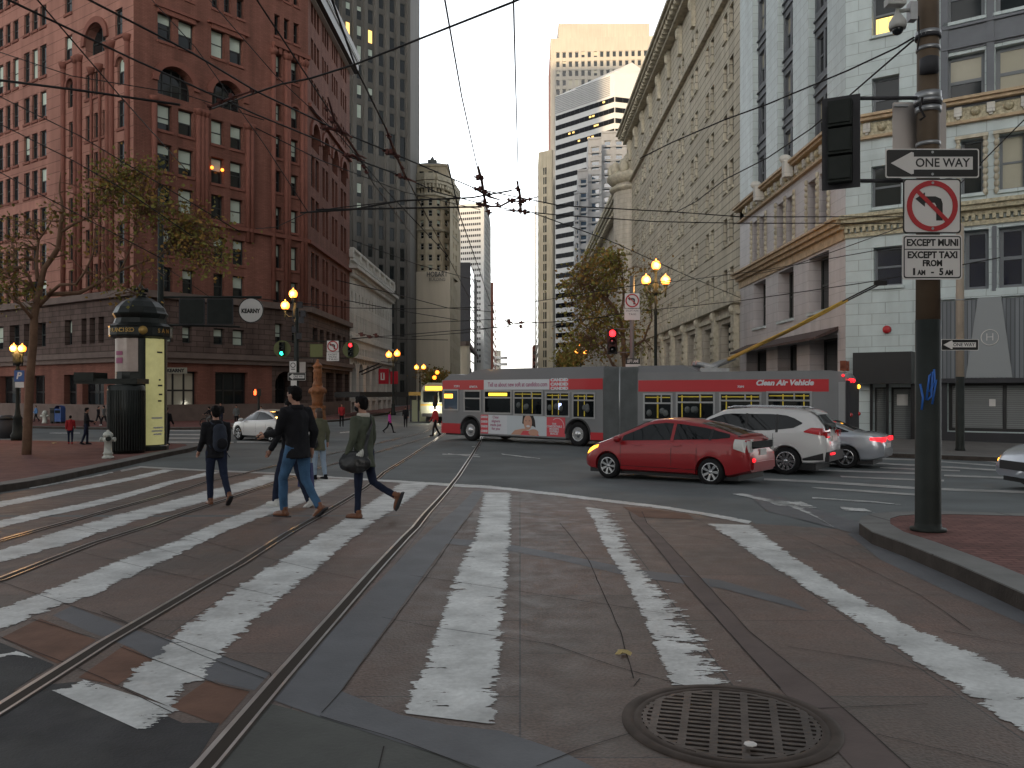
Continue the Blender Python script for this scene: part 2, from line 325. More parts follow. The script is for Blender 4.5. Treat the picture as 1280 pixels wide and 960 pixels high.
WCACHE = {}
def wparts(w, h, style):
    """frame and glass boxes, local x 0..w, z 0..h, outside is -y"""
    fr, gl, bl = [], [], []; t = style.get('t', .07)
    fr += [(0, t, -.05, .04, 0, h), (w-t, w, -.05, .04, 0, h), (t, w-t, -.05, .04, 0, t), (t, w-t, -.05, .04, h-t, h)]
    for k in range(1, style.get('rails', 1)+1):
        z = h*k/(style.get('rails', 1)+1); fr.append((t, w-t, -.045, .03, z-t*.45, z+t*.45))
    for k in range(1, style.get('mull', 0)+1):
        x = w*k/(style['mull']+1); fr.append((x-t*.5, x+t*.5, -.052, .035, t, h-t))
    gl.append((.01, w-.01, .0, .02, .01, h-.01))
    return fr, gl
def boxes(lst, m=None):
    mb = MB()
    for b in lst: mb.box(*b, m=m)
    return mb
class Building:
    def __init__(s, name, label, cat, loc, group=None):
        s.root = thing(name, label, cat, loc, 0, group); s.wins = []; s.loc = Vector(loc)
    def part(s, name, mb, m, parent=None): return mb.build(name, m, parent or s.root, world=True)
    def face(s, f, z0, z1, wins, m, depth=.3, style=None, name='wall', u0=0, u1=None, mb=None):
        own = mb is None; mb = mb or MB(); wall(mb, f, z0, z1, wins, depth, u0, u1)
        for w in wins: w['f'] = f; w['dep'] = w.get('depth', depth); w['st'] = w.get('style') or style or {}
        s.wins += wins
        if own: return s.part(name, mb, m)
    def finish(s, limit=100, blinds=(0, .5, .7), pb=.5, wname='window'):
        def area(w):
            f = w['f']; um = (w['u0']+w['u1'])/2; p = f.pt(um, w['z1']); p2 = f.pt(um, w['z0'])
            px = VX+F*p.x/p.y; y1 = HZ-F*(p.z-H)/p.y; y2 = HZ-F*(p2.z-H)/p2.y
            if p.y < 1 or px < -15 or px > 1295 or y2 < -4: return 0
            v = Vector((p.x, p.y)).normalized(); return (w['u1']-w['u0'])*(min(y2, 960)-max(y1, 0))/p.y*abs(v.dot(f.n))
        ws = sorted(s.wins, key=area, reverse=True); inv = MTX[s.root.name]
        top = [w for w in ws[:limit] if area(w) > 0]; rest = ws[len(top):]
        rf, rg = MB(), MB()
        for i, w in enumerate(ws):
            f = w['f']; ww = w['u1']-w['u0']; hh = w['z1']-w['z0']; st = w['st']
            fr, gl = wparts(ww, hh, st); m = f.mtx(w['u0'], w['z0'], -w['dep'])
            rnd = random.random(); bl = random.choice([.35, .5, .5, .7, 1]) if rnd < st.get('pb', pb) else 0
            if w.get('lit'): bl = 0
            gm = M['lit'] if w.get('lit') else M[st.get('glass', 'glass')]; fm = M[st.get('frame', 'framedark')]
            if i < len(top):
                key = (round(ww, 2), round(hh, 2), st.get('key', ''), fm.name, gm.name, st.get('rails', 1), st.get('mull', 0))
                if key not in WCACHE: WCACHE[key] = (boxes(fr).mesh('window', fm), boxes(gl).mesh('pane', gm))
                a, b = WCACHE[key]; o = linkmesh('window', a, s.root, inv @ m); linkmesh('pane', b, o)
                if bl:
                    kb = key+(bl,)
                    if kb not in WCACHE: WCACHE[kb] = boxes([(.07, ww-.07, -.012, -.002, hh*(1-bl)+.03, hh-.07)]).mesh('blind', M[st.get('blind', 'blind')])
                    linkmesh('blind', WCACHE[kb], o)
            else:
                for q in fr: rf.box(*q, m=m)
                for q in gl: rg.box(*q, m=m)
        if rest:
            o = s.part('far_windows', rf, M[rest[0]['st'].get('frame', 'framedark')]); tag(o, kind='stuff')
            o2 = s.part('far_panes', rg, M[rest[0]['st'].get('glass', 'glass')]); tag(o2, kind='stuff')
def shell(mb, pts, z0, z1, closed=False):
    """plain walls through the listed ground points plus a flat roof"""
    pts = [Vector((p[0], p[1])) for p in pts]; n = len(pts)
    for i in range(n if closed else n-1):
        a, b = pts[i], pts[(i+1) % n]; mb.quad((a.x, a.y, z0), (b.x, b.y, z0), (b.x, b.y, z1), (a.x, a.y, z1))
def roofpoly(mb, pts, z): mb.add([(p[0], p[1], z) for p in pts], [list(range(len(pts)))])
def band(mb, f, z, h, o=.15, u0=None, u1=None, e=.0):
    f.box(mb, (0 if u0 is None else u0)-e, (f.L if u1 is None else u1)+e, z, z+h, -.02, o)
def dentils(mb, f, z, h, o, step, w, u0=None, u1=None):
    u = u0 if u0 is not None else 0
    while u < (u1 if u1 is not None else f.L)-w: f.box(mb, u, u+w, z, z+h, 0, o); u += step
def mk_text(s, size, m, parent, mtx, name='lettering', bold=.0, shear=0, spacing=1, ext=.002, width=None):
    c = bpy.data.curves.new('t', 'FONT'); c.body = s; c.size = size; c.align_x = 'CENTER'; c.align_y = 'CENTER'; c.offset = bold; c.shear = shear; c.space_character = spacing; c.extrude = ext; c.resolution_u = 3
    to = bpy.data.objects.new('t', c); COL.objects.link(to)
    me = bpy.data.meshes.new_from_object(to.evaluated_get(bpy.context.evaluated_depsgraph_get())); bpy.data.objects.remove(to)
    xs = [v.co.x for v in me.vertices]; w0 = (max(xs)-min(xs)) if xs else 1; cx = (max(xs)+min(xs))/2 if xs else 0
    k = (width/w0) if width else 1
    rot = Matrix.Rotation(R(90), 4, 'X')
    for v in me.vertices: v.co = rot @ Vector(((v.co.x-cx)*k, v.co.y, v.co.z))
    me.name = name; me.materials.clear(); me.materials.append(m)
    o = bpy.data.objects.new(name, me); COL.objects.link(o)
    if parent is not None:
        o.parent = parent; o.matrix_local = MTX.get(parent.name, Matrix()) @ mtx if parent.name in MTX else mtx
    else: o.matrix_world = mtx
    return o
BASE = -.75
# ================================================================ red brick corner building (left)
FA = Face(-170, 60*1017/680, 167, 60); FB = Face(167, 60, 340, 60*1283/1110.); FC = Face(340, FB.db, 385, 72.5)
XL = FC.p1.x; dD = XL*F/(437-VX); FD = Face(385, 72.5, 437, dD)
TOP = 40
b = Building('office_building', 'red brick office building with arched windows and a dark cornice on the left corner', 'building', (*FB.p0, BASE))
wd = dict(frame='framedark', rails=1, t=.09, pb=.8)
sl = dict(frame='framedark', rails=1, t=.08, pb=.25)
# left face
A = []
rowsA = [(7, 33), (56, 95), (114, 147), (163, 196), (210, 242), (259, 290), (305, 336), (350, 380)]
colsA = [(50, 58), (40, 47), (30, 37), (16, 23), (7, 13), (-3, 4), (-17, -11), (-26, -20), (-35, -29), (-48, -43), (-57, -52), (-66, -61)]
A += FA.win(colsA, rowsA+[(-42, -16)], 54, style=sl)
A += FA.win([(86, 93)], [(152, 185), (200, 232), (247, 279), (293, 325), (338, 366)], 89, style=sl)+FA.win([(85, 94)], [(99, 134)], 89, arch=True, style=sl)
A += FA.win([(81, 90)], [(45, 76), (-12, 17)], 85, style=sl)+FA.win([(144, 153)], [(11, 45), (-52, -20)], 148, style=sl)
A += FA.win([(147, 157)], [(72, 106)], 151, arch=True, style=sl)+FA.win([(147, 157)], [(125, 160), (177, 210), (227, 258), (277, 308), (325, 355)], 151, style=sl)
A += FA.win([(107, 132)], [(29, 68)], 120, arch=True, depth=.6, style=dict(frame='framedark', rails=1, mull=1, t=.1, pb=0))
A += FA.win([(107, 113.5), (117.5, 124), (128, 133)], [(89, 120), (141, 173), (190, 222), (238, 270), (285, 317), (330, 362)], 120, style=sl)
low = FA.win([(81, 90), (102, 108), (112, 119), (123, 130), (46, 57), (30, 40), (12, 24), (-10, 4)], [(398, 430)], 105, style=sl)
shop = FA.win([(80, 96), (103, 130), (38, 56), (0, 26), (-45, -10)], [(468, 512)], 105, style=dict(frame='black', rails=1, mull=1, t=.12, pb=0), depth=.5)
zledge = FA.Z(120, 371); zl2 = FA.Z(120, 447)
b.face(FA, zledge, TOP, A, M['brickcourse'], .2, name='upper_wall'); b.face(FA, zl2, zledge, low, M['sand'], .45, name='lower_wall'); b.face(FA, BASE, zl2, shop, M['brick'], .5, name='ground_floor_wall')
# front face
B_ = FB.win([(197, 215), (223, 242)], [(130, 163), (180, 214), (231, 262)], 206, style=wd)+FB.win([(264, 280), (288, 304)], [(157, 187), (203, 235), (249, 279)], 296, style=wd)
for w in B_:
    if abs(w['u0']-FB.U(264)) < .1 and abs(w['z1']-FB.Z(296, 203)) < .1: w['lit'] = False
arB = FB.win([(197, 242)], [(80, 119)], 206, arch=True, depth=.7, style=dict(frame='framedark', rails=1, mull=3, t=.1, pb=0))+FB.win([(265, 304)], [(102, 137)], 285, arch=True, depth=.7, style=dict(frame='framedark', rails=1, mull=3, t=.1, pb=0))
B_ += arB+FB.win([(197, 216), (223, 243)], [(16, 52)], 206, style=wd)+FB.win([(264, 281), (287, 304)], [(42, 77)], 285, style=wd)
B_ += FB.win([(265, 274), (280, 289), (296, 305)], [(-8, 17)], 285, style=sl)+FB.win([(198, 208), (215, 225), (232, 242)], [(-45, -12)], 206, style=sl)
B_ += FB.win([(204, 216), (228, 243), (267, 281), (291, 306)], [(300, 331), (345, 375)], 296, style=wd)
lowB = FB.win([(204, 217), (228, 240), (267, 281), (291, 306)], [(412, 432)], 296, style=wd)
shB = FB.win([(206, 247), (269, 310)], [(464, 512)], 226, depth=.5, style=dict(frame='black', rails=1, mull=2, t=.14, pb=.6, blind='blindcream'))
zB = FB.Z(206, 370); zB2 = FB.Z(206, 449)
zB, zB2 = zledge, zl2
b.face(FB, zB, TOP, B_, M['brick'], .4, name='upper_wall'); b.face(FB, zB2, zB, lowB, M['sand'], .4, name='lower_wall'); b.face(FB, BASE, zB2, shB, M['brick'], .5, name='ground_floor_wall')
C_ = FC.win([(341.5, 352), (363, 373)], [(67, 96), (168, 197), (213, 240), (258, 287), (305, 335), (350, 378)], 346, style=wd)+FC.win([(341.5, 352)], [(129, 151)], 346, style=wd)+FC.win([(362, 374)], [(126, 153)], 346, arch=True, style=wd)
C_ += FC.win([(343, 350), (355, 362), (367, 374)], [(18, 45), (-30, -4)], 346, style=sl)
zc2 = zl2
b.face(FC, zledge, TOP, C_, M['brick'], .4, name='upper_wall'); b.face(FC, zc2, zledge, FC.win([(344, 354), (365, 373)], [(404, 428)], 346, style=wd), M['sand'], .4, name='lower_wall')
b.face(FC, BASE, zc2, FC.win([(344, 371)], [(464, 531)], 350, arch=True, depth=1.6, style=dict(frame='black', rails=2, mull=2, t=.12, pb=0)), M['sand'], .5, name='ground_floor_wall')
Dd = []
for g0, g1 in ((388.5, 399.5), (402.5, 411), (414.5, 422.5), (425.5, 433.5)):
    w3 = (g1-g0)/3.0
    Dd += FD.win([(g0+i*w3+.3, g0+(i+1)*w3-.6) for i in range(3)], [(14, 38), (57, 82), (107, 133)], 395, style=sl)
    Dd += FD.win([(g0+.8, g1-.6)], [(157, 190)], 395, arch=True, depth=.8, style=sl)
    w2 = (g1-g0)/2.0
    Dd += FD.win([(g0+i*w2+.5, g0+(i+1)*w2-.7) for i in range(2)], [(199, 238), (251, 288), (318, 350), (360, 392)], 395, style=sl)
b.face(FD, zledge, TOP-1, Dd, M['brick'], .28, name='upper_wall')
lowD = FD.win([(391, 397), (400, 405), (408, 412), (415, 419), (422, 426), (429, 432)], [(410, 428)], 395, style=sl)
b.face(FD, zl2, zledge, lowD, M['sand'], .4, name='lower_wall')
b.face(FD, BASE, zl2, FD.win([(390, 400), (407.5, 417), (420, 428), (431, 435.5)], [(464, 531)], 395, depth=1.2, style=dict(frame='black', rails=1, mull=1, t=.1, pb=0)), M['sand'], .5, name='ground_floor_wall')
mb = MB(); back = [FD.p1, FD.p1+Vector((-26, 0)), FA.p0+Vector((6, 30)), FA.p0]; shell(mb, back, BASE, TOP-1); roofpoly(mb, [FA.p0, FB.p0, FC.p0, FD.p0, FD.p1]+back[1:3], TOP-.5)
b.part('rear_wall', mb, M['brick'])
mb = MB()
for f in (FA, FB, FC, FD):
    band(mb, f, zledge-.25, .5, .35, e=.2); band(mb, f, zl2-.4, .35, .3, e=.15); band(mb, f, zl2-.05, .4, .5, e=.3); band(mb, f, BASE, 1.5, .12)
b.part('ledge', mb, M['sandtrim'])
mb = MB(); zt = FB.Z(296, 288)
for f in (FB, FC, FD): band(mb, f, zt, .3, .28)
band(mb, FD, FD.Z(395, 146), .3, .3); band(mb, FC, FC.Z(346, 60), .35, .35); dentils(mb, FC, FC.Z(346, 60)-.5, .5, .25, .55, .3)
for w in B_+C_+A:
    if not w.get('arch'): w['f'].box(mb, w['u0']-.08, w['u1']+.08, w['z0']-.2, w['z0']-.002, -.05, .1)
for (a0, a1, t, r) in ((192, 248, 12, 206), (259, 309, 38, 285)):
    z = FB.Z(r, t); u0, u1 = FB.U(a0), FB.U(a1); FB.box(mb, u0, u1, z, z+.22, 0, .3); FB.box(mb, u0+.3, u1-.3, z-.35, z-.002, 0, .18)
def archring(mb, f, w, th=.5, o=.18):
    r = min((w['u1']-w['u0'])/2, (w['z1']-w['z0'])*.6); c = (w['u0']+w['u1'])/2; hw = (w['u1']-w['u0'])/2; zc = w['z1']-r; n = 14
    for i in range(n):
        a, q = math.pi*i/n, math.pi*(i+1)/n; P = []
        for o_ in (o, -.02):
            for (an, k) in ((a, 0), (q, 0), (q, th), (a, th)): P.append(f.pt(c+(hw+k)*math.cos(an), zc+(r+k)*math.sin(an), o_))
        mb.hexa(P)
b.part('trim', mb, M['redtrim'])
for w in A+B_+C_+Dd:
    if w.get('arch'): mb = MB(); archring(mb, w['f'], w, .45 if w['u1']-w['u0'] > 1.5 else .22); b.part('arch', mb, M['redtrim'])
# slender columns
mb = MB()
for f, xs, y0, y1, r in ((FA, (80.5, 96, 101, 136, 141, 160.5), 62, 366, 120), (FB, (192, 247, 252, 257, 309, 314), 125, 286, 206), (FC, (341, 357, 360, 377, 381), 64, 376, 346), (FA, (115.6, 126), 84, 366, 120)):
    for x in xs:
        mb = MB(); u = f.U(x); z1, z0 = f.Z(r, y0), f.Z(r, y1); mb.tube([f.pt(u, z0, .1), f.pt(u, z1, .1)], .2 if x not in (115.6, 126) else .12, 8); mb.lathe([(.2, 0), (.34, .3), (.38, .5)], f.pt(u, z1-.5, .1), 8); b.part('column', mb, M['redtrim'])
mb = MB(); zc = FD.Z(442, 82)
zc = H+(HZ-0)/F*(XL*F/(397-VX))
FD.box(mb, -1, FD.L+.6, zc-1.2, zc-1.1, -.1, .4); FD.box(mb, -1, FD.L+.6, zc-.1, zc+.05, -.1, .95)
b.part('cornice', mb, M['whitepanel'])
mb = MB(); FD.box(mb, -1, FD.L+.6, zc-1.1, zc-.1, -.1, .85); FD.box(mb, -1, FD.L+.6, zc+.05, zc+.8, -.1, 1.0); b.part('cornice', mb, M['black'])
b.finish(100, pb=.6)
lt = MB()
for dx in (-.45, .45): lt.sphere(FB.pt(FB.U(271)+dx, FB.Z(296, 217), .05), .13, 8)
o = lt.build('ceiling_lamp', M['globe'], b.root, world=True)
# ================================================================ white bank building
FE = Face(437.5, -18.25*F/(437.5-VX), 490, -18.25*F/(490-VX))
b = Building('bank_building', 'grey white stone bank with roof balustrade and ground floor arches, beyond the red brick building', 'building', (*FE.p0, BASE))
zt = FE.Z(437.5, 325)
wn_ = dict(frame='framedark', rails=0, t=.06, pb=0)
Ew = []; step = FE.L/14
for i in range(14):
    u = step*(i+.5)
    for dz0, dz1, w_ in ((zt-4.3, zt-3.1, .55), (zt-7.6, zt-5.6, .5), (zt-11, zt-9.2, .5)):
        for s_ in (-.45, .45):
            if w_ == .55 and s_ > 0: Ew.append(dict(u0=u-.4, u1=u+.4, z0=dz0, z1=dz1, arch=True, style=wn_))
            elif w_ != .55: Ew.append(dict(u0=u+s_-.25, u1=u+s_+.25, z0=dz0, z1=dz1, style=wn_))
for i in range(7):
    u = FE.L/7*(i+.5); Ew.append(dict(u0=u-1.3, u1=u+1.3, z0=.9, z1=4.9, arch=True, depth=.9, style=dict(frame='framedark', rails=1, mull=1, t=.1, pb=0)))
    Ew.append(dict(u0=u-1.2, u1=u+1.2, z0=-.6, z1=.6, depth=.9, style=dict(frame='black', rails=0, mull=1, t=.1, pb=0)))
b.face(FE, BASE, zt, Ew, M['whitestone'], .4)
mb = MB(); pts = [FE.p1, FE.p1+Vector((-22, 0)), FE.p0+Vector((-22, 0)), FE.p0]; shell(mb, pts, BASE, zt); roofpoly(mb, pts, zt-.1); b.part('rear_wall', mb, M['whitestone'])
mb = MB(); band(mb, FE, zt-.9, .35, .9, e=.5); band(mb, FE, zt-1.3, .38, .5); dentils(mb, FE, zt-1.7, .38, .45, .7, .35); band(mb, FE, zt-8.4, .3, .25); band(mb, FE, 5.4, .4, .35); b.part('cornice', mb, M['whitestone'])
mb = MB(); band(mb, FE, zt, .3, .35); band(mb, FE, zt+1.15, .25, .4); u = .2
while u < FE.L: mb.lathe([(.07, 0), (.12, .25), (.06, .55), (.1, .84)], FE.pt(u, zt+.305, .15), 6); u += .55
for i in range(8): FE.box(mb, i*FE.L/7-.3, i*FE.L/7+.3, zt+.3, zt+1.15, -.1, .42)
b.part('balustrade', mb, M['whitestone'])
b.finish(100, pb=0)
# ================================================================ grey tower
FF = Face(380, 150*1188/1320., 512, 150)
b = Building('office_tower', 'tall dark grey tower with narrow windows between stone piers, behind the red brick building', 'building', (*FF.p0, BASE))
Fw = []; cs = [397, 409, 421, 435, 449, 463, 476.5, 490, 503]
sw = dict(frame='towerdark', rails=0, t=.1, pb=.75, blind='blind')
for c in cs:
    for k in range(-3, 19):
        y = 37+24.3*k
        if 150 < y < 200: continue
        Fw += FF.win([(c-3.1, c+3.1)], [(y, y+17.5)], 463, style=sw, lit=((c, k) in ((435, 0), (463, 0), (490, 0), (463, 8))))
for c in cs: Fw += FF.win([(c-4, c+4)], [(160, 192)], 463, style=dict(frame='towerdark', rails=0, t=.1, pb=0))
b.face(FF, BASE, 105, Fw, M['towergrey'], .12)
mb = MB()
for c in [(a+b_)/2 for a, b_ in zip(cs, cs[1:])]+[509.5]:
    u = FF.U(c); mb = MB(); FF.box(mb, u-.32, u+.32, BASE, 105, 0, .4); b.part('pier', mb, M['towergrey'])
mb = MB(); pts = [FF.p1, FF.p1+Vector((-3, 40)), FF.p0+Vector((-3, 40)), FF.p0]; shell(mb, pts, BASE, 105); roofpoly(mb, pts, 105); b.part('rear_wall', mb, M['towergrey'])
b.finish(100)
# ================================================================ tan building with curved tower and blank party wall
dG = 175
b = Building('tower_building', 'slim tan tower with rounded crown above a blank cream wall lettered HOBART BUILDING', 'building', (*W(540, 490, dG).xy, BASE))
G1 = Face(516, dG, 562.5, dG-2); G2 = Face(562.5, dG-2, 575.5, dG+42)
zw = G1.Z(540, 339)
b.face(G1, BASE, zw, [], M['cream'])
g2w = [dict(u0=4+i*6.5, u1=6+i*6.5, z0=2+k*3.6, z1=4.2+k*3.6, style=dict(frame='framedark', rails=1, t=.1, pb=.3)) for i in range(6) for k in range(7)]
b.face(G2, BASE, zw+16, g2w, M['hobart'], .3)
mb = MB(); shell(mb, [G2.p1, G2.p1+Vector((-14, 3)), G1.p0+Vector((0, 30)), G1.p0], BASE, zw); roofpoly(mb, [G1.p0, G1.p1, G2.p1, G2.p1+Vector((-14, 3)), G1.p0+Vector((0, 30))], zw); b.part('rear_wall', mb, M['hobart'])
# curved tower : five facets
tp = [(513, dG+4), (522, dG+1.4), (532, dG+.4), (543.5, dG+.4), (554.5, dG+2.2), (563.5, dG+5.5), (573.5, dG+16)]
zcr = H+(HZ-238)/F*dG
for i, (p, q) in enumerate(zip(tp, tp[1:])):
    f = Face(p[0], p[1], q[0], q[1]); c = (p[0]+q[0])/2; hw = 2.6
    rows = [(247, 257.5), (262, 270), (275, 283.5), (290, 298), (304, 312), (318, 326), (331, 338)]
    ws = f.win([(c-hw, c+hw)] if i < 5 else [(566, 567.5), (569.5, 571)], rows, c, style=dict(frame='framewhite', rails=1, t=.1, pb=.4))
    ws += f.win([(c-3.2, c-.8), (c+.8, c+3.2)], [(233, 241)], c, style=dict(frame='framedark', rails=0, t=.1, pb=0))
    for w in ws[:1]: w['arch'] = True
    b.face(f, zw-.01, zcr+2.5, ws, M['hobart'], .45)
    m2 = MB()
    for y, h_, o_ in ((259, .4, .35), (287, .4, .35), (243.5, .5, .4), (229, .6, .8), (225, .5, 1.1)): band(m2, f, zcr+(238-y)*dG/F, h_, o_ if i < 5 else o_*.4, e=.15 if i < 5 else 0)
    dentils(m2, f, zcr+.65, .9, .7 if i < 5 else .3, .75, .4); band(m2, f, zcr+2.6, 1.0, .9 if i < 5 else .4, e=.2 if i < 5 else 0)
    b.part('cornice', m2, M['tantrim'])
ring = [Vector(((x-VX)/F*d, d)) for x, d in tp]
mb = MB(); shell(mb, [ring[-1], ring[-1]+Vector((-10, 8)), ring[0]], zw-.01, zcr+2.4); roofpoly(mb, ring+[ring[-1]+Vector((-10, 8))], zcr+2.3); b.part('rear_wall', mb, M['hobart'])
cx = (541.5-VX)/F*(dG+9); cy = dG+9
mb = MB(); zc0 = zcr+2.3; z1 = H+(HZ-201)/F*dG
mb.add([(cx-3.9, cy-5, zc0), (cx+4.2, cy-5, zc0), (cx+4.8, cy+5, zc0), (cx-4.2, cy+5, zc0), (cx-3.7, cy-4.8, z1), (cx+3.2, cy-4.8, z1), (cx+3.4, cy+4.5, z1), (cx-3.7, cy+4.5, z1)], [[0, 1, 5, 4], [1, 2, 6, 5], [2, 3, 7, 6], [3, 0, 4, 7], [4, 5, 6, 7]])
mb.box(cx-4, cx+3.5, cy-5.1, cy+4.8, z1, z1+.4); b.part('crown', mb, M['hobart'])
mb = MB()
for x in (-1.9, 0, 1.2): mb.box(cx-.5+x, cx+.4+x, cy-5.05, cy-4.9, zc0+1.4, zc0+2.7)
b.part('crown_window', mb, M['glass'])
mb = MB(); z2 = H+(HZ-190)/F*dG
mb.add([(cx-4, cy-5, z1+.4), (cx+3.6, cy-5, z1+.4), (cx+3.6, cy+4.8, z1+.4), (cx-4, cy+4.8, z1+.4), (cx-.9, cy-1, z2), (cx+.6, cy-1, z2), (cx+.6, cy+.5, z2), (cx-.9, cy+.5, z2)], [[0, 1, 5, 4], [1, 2, 6, 5], [2, 3, 7, 6], [3, 0, 4, 7]])
mb.box(cx-1.1, cx+.8, cy-1.1, cy+.6, z2, z2+.6); mb.lathe([(.3, 0), (.45, .3), (.1, .9)], (cx-.15, cy-.3, z2+.6), 8); b.part('roof', mb, M['tiles'])
s_ = (dG-1.5)/F
mk_text('HOBART', 8.6*s_, M['signblack'], b.root, Matrix.Translation(W(546.5, 343, dG-1.75)) @ Matrix.Rotation(R(-1.5), 4, 'Z'), bold=.02, width=26*s_, ext=.02)
mk_text('BUILDING', 5.6*s_, M['signblack'], b.root, Matrix.Translation(W(546.5, 349.5, dG-1.75)), width=20*s_, ext=.02)
b.finish(100)
# ================================================================ distant towers left of the gap
def simple_tower(name, label, faces, top_y, bandcol, wallm, rows, ref, glass='glass', left=None, winh=.5):
    f0 = [f for f in faces if f.a <= ref <= f.b][0]; b = Building(name, label, 'building', (*faces[0].p0, BASE)); zt = f0.Z(ref, top_y)
    mb = MB()
    for f in faces: f.box(mb, 0, f.L, BASE, zt, -1.2, 0)
    e = faces[-1]; q = [faces[0].p0, *[f.p1 for f in faces], faces[-1].p1+Vector((-.3, 25)), faces[0].p0+Vector((-.3, 25))]
    shell(mb, q[-3:]+[q[0]], BASE, zt); roofpoly(mb, q, zt-.05)
    b.part('wall', mb, wallm)
    return b, zt
H1 = Face(569, 330, 605, 326); H2 = Face(605, 326, 612, 350)
b, zt = simple_tower('striped_tower', 'tall white tower with thin window stripes, right of the tan curved tower', [H1, H2], 254, None, M['whitepanel'], None, 590)
for k in range(27):
    z1 = H1.Z(590, 264.5+7.15*k); z0 = z1-.95
    for f in (H1, H2):
        mb = MB(); f.box(mb, .6, f.L-.6, z0, z1, 0, .05); wb = b.part('window_band', mb, M['glassdark'])
        mb = MB(); u = .6
        while u < f.L-.6: f.box(mb, u, u+.22, z0, z1, .05, .2); u += .85
        mb.build('mullion', M['whitepanel'], wb, world=False) if False else b.part('mullion', mb, M['whitepanel'], wb)
I1 = Face(572, 262, 588, 262); I2 = Face(588, 262, 592.5, 285)
b, zt = simple_tower('dark_block', 'plain charcoal office block with a blue glass edge in front of the white striped tower', [I1, I2], 328, None, M['soot'], None, 580)
mb = MB(); I2.box(mb, .5, I2.L-.5, 1, zt-1, 0, .06); gp = b.part('glass_wall', mb, M['glassblue'])
mb = MB(); z = 1
while z < zt-1: I2.box(mb, .5, I2.L-.5, z, z+.3, .06, .14); z += 3.4
b.part('glazing_bar', mb, M['soot'], gp)
J1 = Face(572, 235, 583.5, 233); J2 = Face(583.5, 233, 596, 330)
b, zt = simple_tower('low_building', 'small cream building with a cornice at the foot of the charcoal block', [J1, J2], 427, None, M['cream'], None, 578)
mb = MB(); band(mb, J1, zt-1.2, 1.2, .8, e=.5); band(mb, J2, zt-1.2, 1.2, .8, e=.5); b.part('cornice', mb, M['sandtrim'])
wn2 = [dict(u0=3+i*7, u1=6+i*7, z0=2+k*4.4, z1=4.6+k*4.4, f=J2, dep=-.1, st=dict(frame='framedark', rails=1, t=.12, pb=.2)) for i in range(12) for k in range(2)]
b.wins = wn2; b.finish(40)
K1 = Face(583, 300, 593, 298)
b, zt = simple_tower('narrow_building', 'pale grey narrow building beside the foot of the white striped tower', [K1], 417, None, M['whitestone'], None, 588)
mb = MB(); band(mb, K1, zt-1, 1, .6); b.part('cornice', mb, M['whitestone'])
b.wins = [dict(u0=.5+i*1.0, u1=1.1+i*1.0, z0=3+k*4, z1=5.4+k*4, f=K1, dep=-.05, st=dict(frame='framedark', rails=0, t=.1, pb=0)) for i in range(3) for k in range(4)]; b.finish(20)
L1 = Face(611, 380, 613.5, 376); L2 = Face(613.5, 376, 619.5, 480)
b, zt = simple_tower('brown_tower', 'thin dark brown tower right beside the white striped tower at the sky gap', [L1, L2], 354, None, M['fadedorange'], None, 612)
mb = MB()
for k in range(14): L2.box(mb, 5, L2.L-3, 4+k*4, 6.2+k*4, 0, .1)
b.part('window_band', mb, M['glass'])
L3 = Face(619, 520, 625, 700)
b, zt = simple_tower('slab_building', 'pale layered building low in the sky gap, last on the left', [Face(617, 520, 625, 518)], 438, None, M['concrete'], None, 620)
mb = MB()
for k in range(5): mb.box(*(lambda p: (p.x-2, p.x+6, p.y-2, p.y+4))(W(622, 490, 518)), 6+k*4, 7.6+k*4)
b.part('floor_slab', mb, M['whitepanel'])
# ================================================================ right side
# distant tower with vertical ribs
O1 = Face(673, 360, 689.5, 356); O0 = Face(670.5, 440, 673, 360)
b, zt = simple_tower('ribbed_tower', 'slender beige tower with dark vertical window strips at the right of the sky gap', [O0, O1], 189, None, M['hobart'], None, 680)
mb = MB(); O1.box(mb, O1.L*.38, O1.L*.46, 2, zt-6, 0, .05); O1.box(mb, O1.L*.52, O1.L*.62, 2, zt-6, 0, .05); wb = b.part('window_strip', mb, M['glass'])
mb = MB()
for k in range(24): O1.box(mb, O1.L*.38, O1.L*.62, 3+k*4.1, 4.1+k*4.1, .051, .1)
b.part('spandrel', mb, M['hobart'], wb)
mb = MB()
for k in range(24): O0.box(mb, 10, O0.L-6, 3+k*4.1, 5+k*4.1, 0, .1)
b.part('window_band', mb, M['glass'])
P1 = Face(666.5, 480, 671, 478)
b, zt = simple_tower('red_block', 'low reddish block at the far end of the street beside the slender beige tower', [P1], 431, None, M['fadedorange'], None, 669)
mb = MB()
for k in range(6): P1.box(mb, .3, P1.L-.3, 3+k*4, 5+k*4, 0, .1)
b.part('window_band', mb, M['glass'])
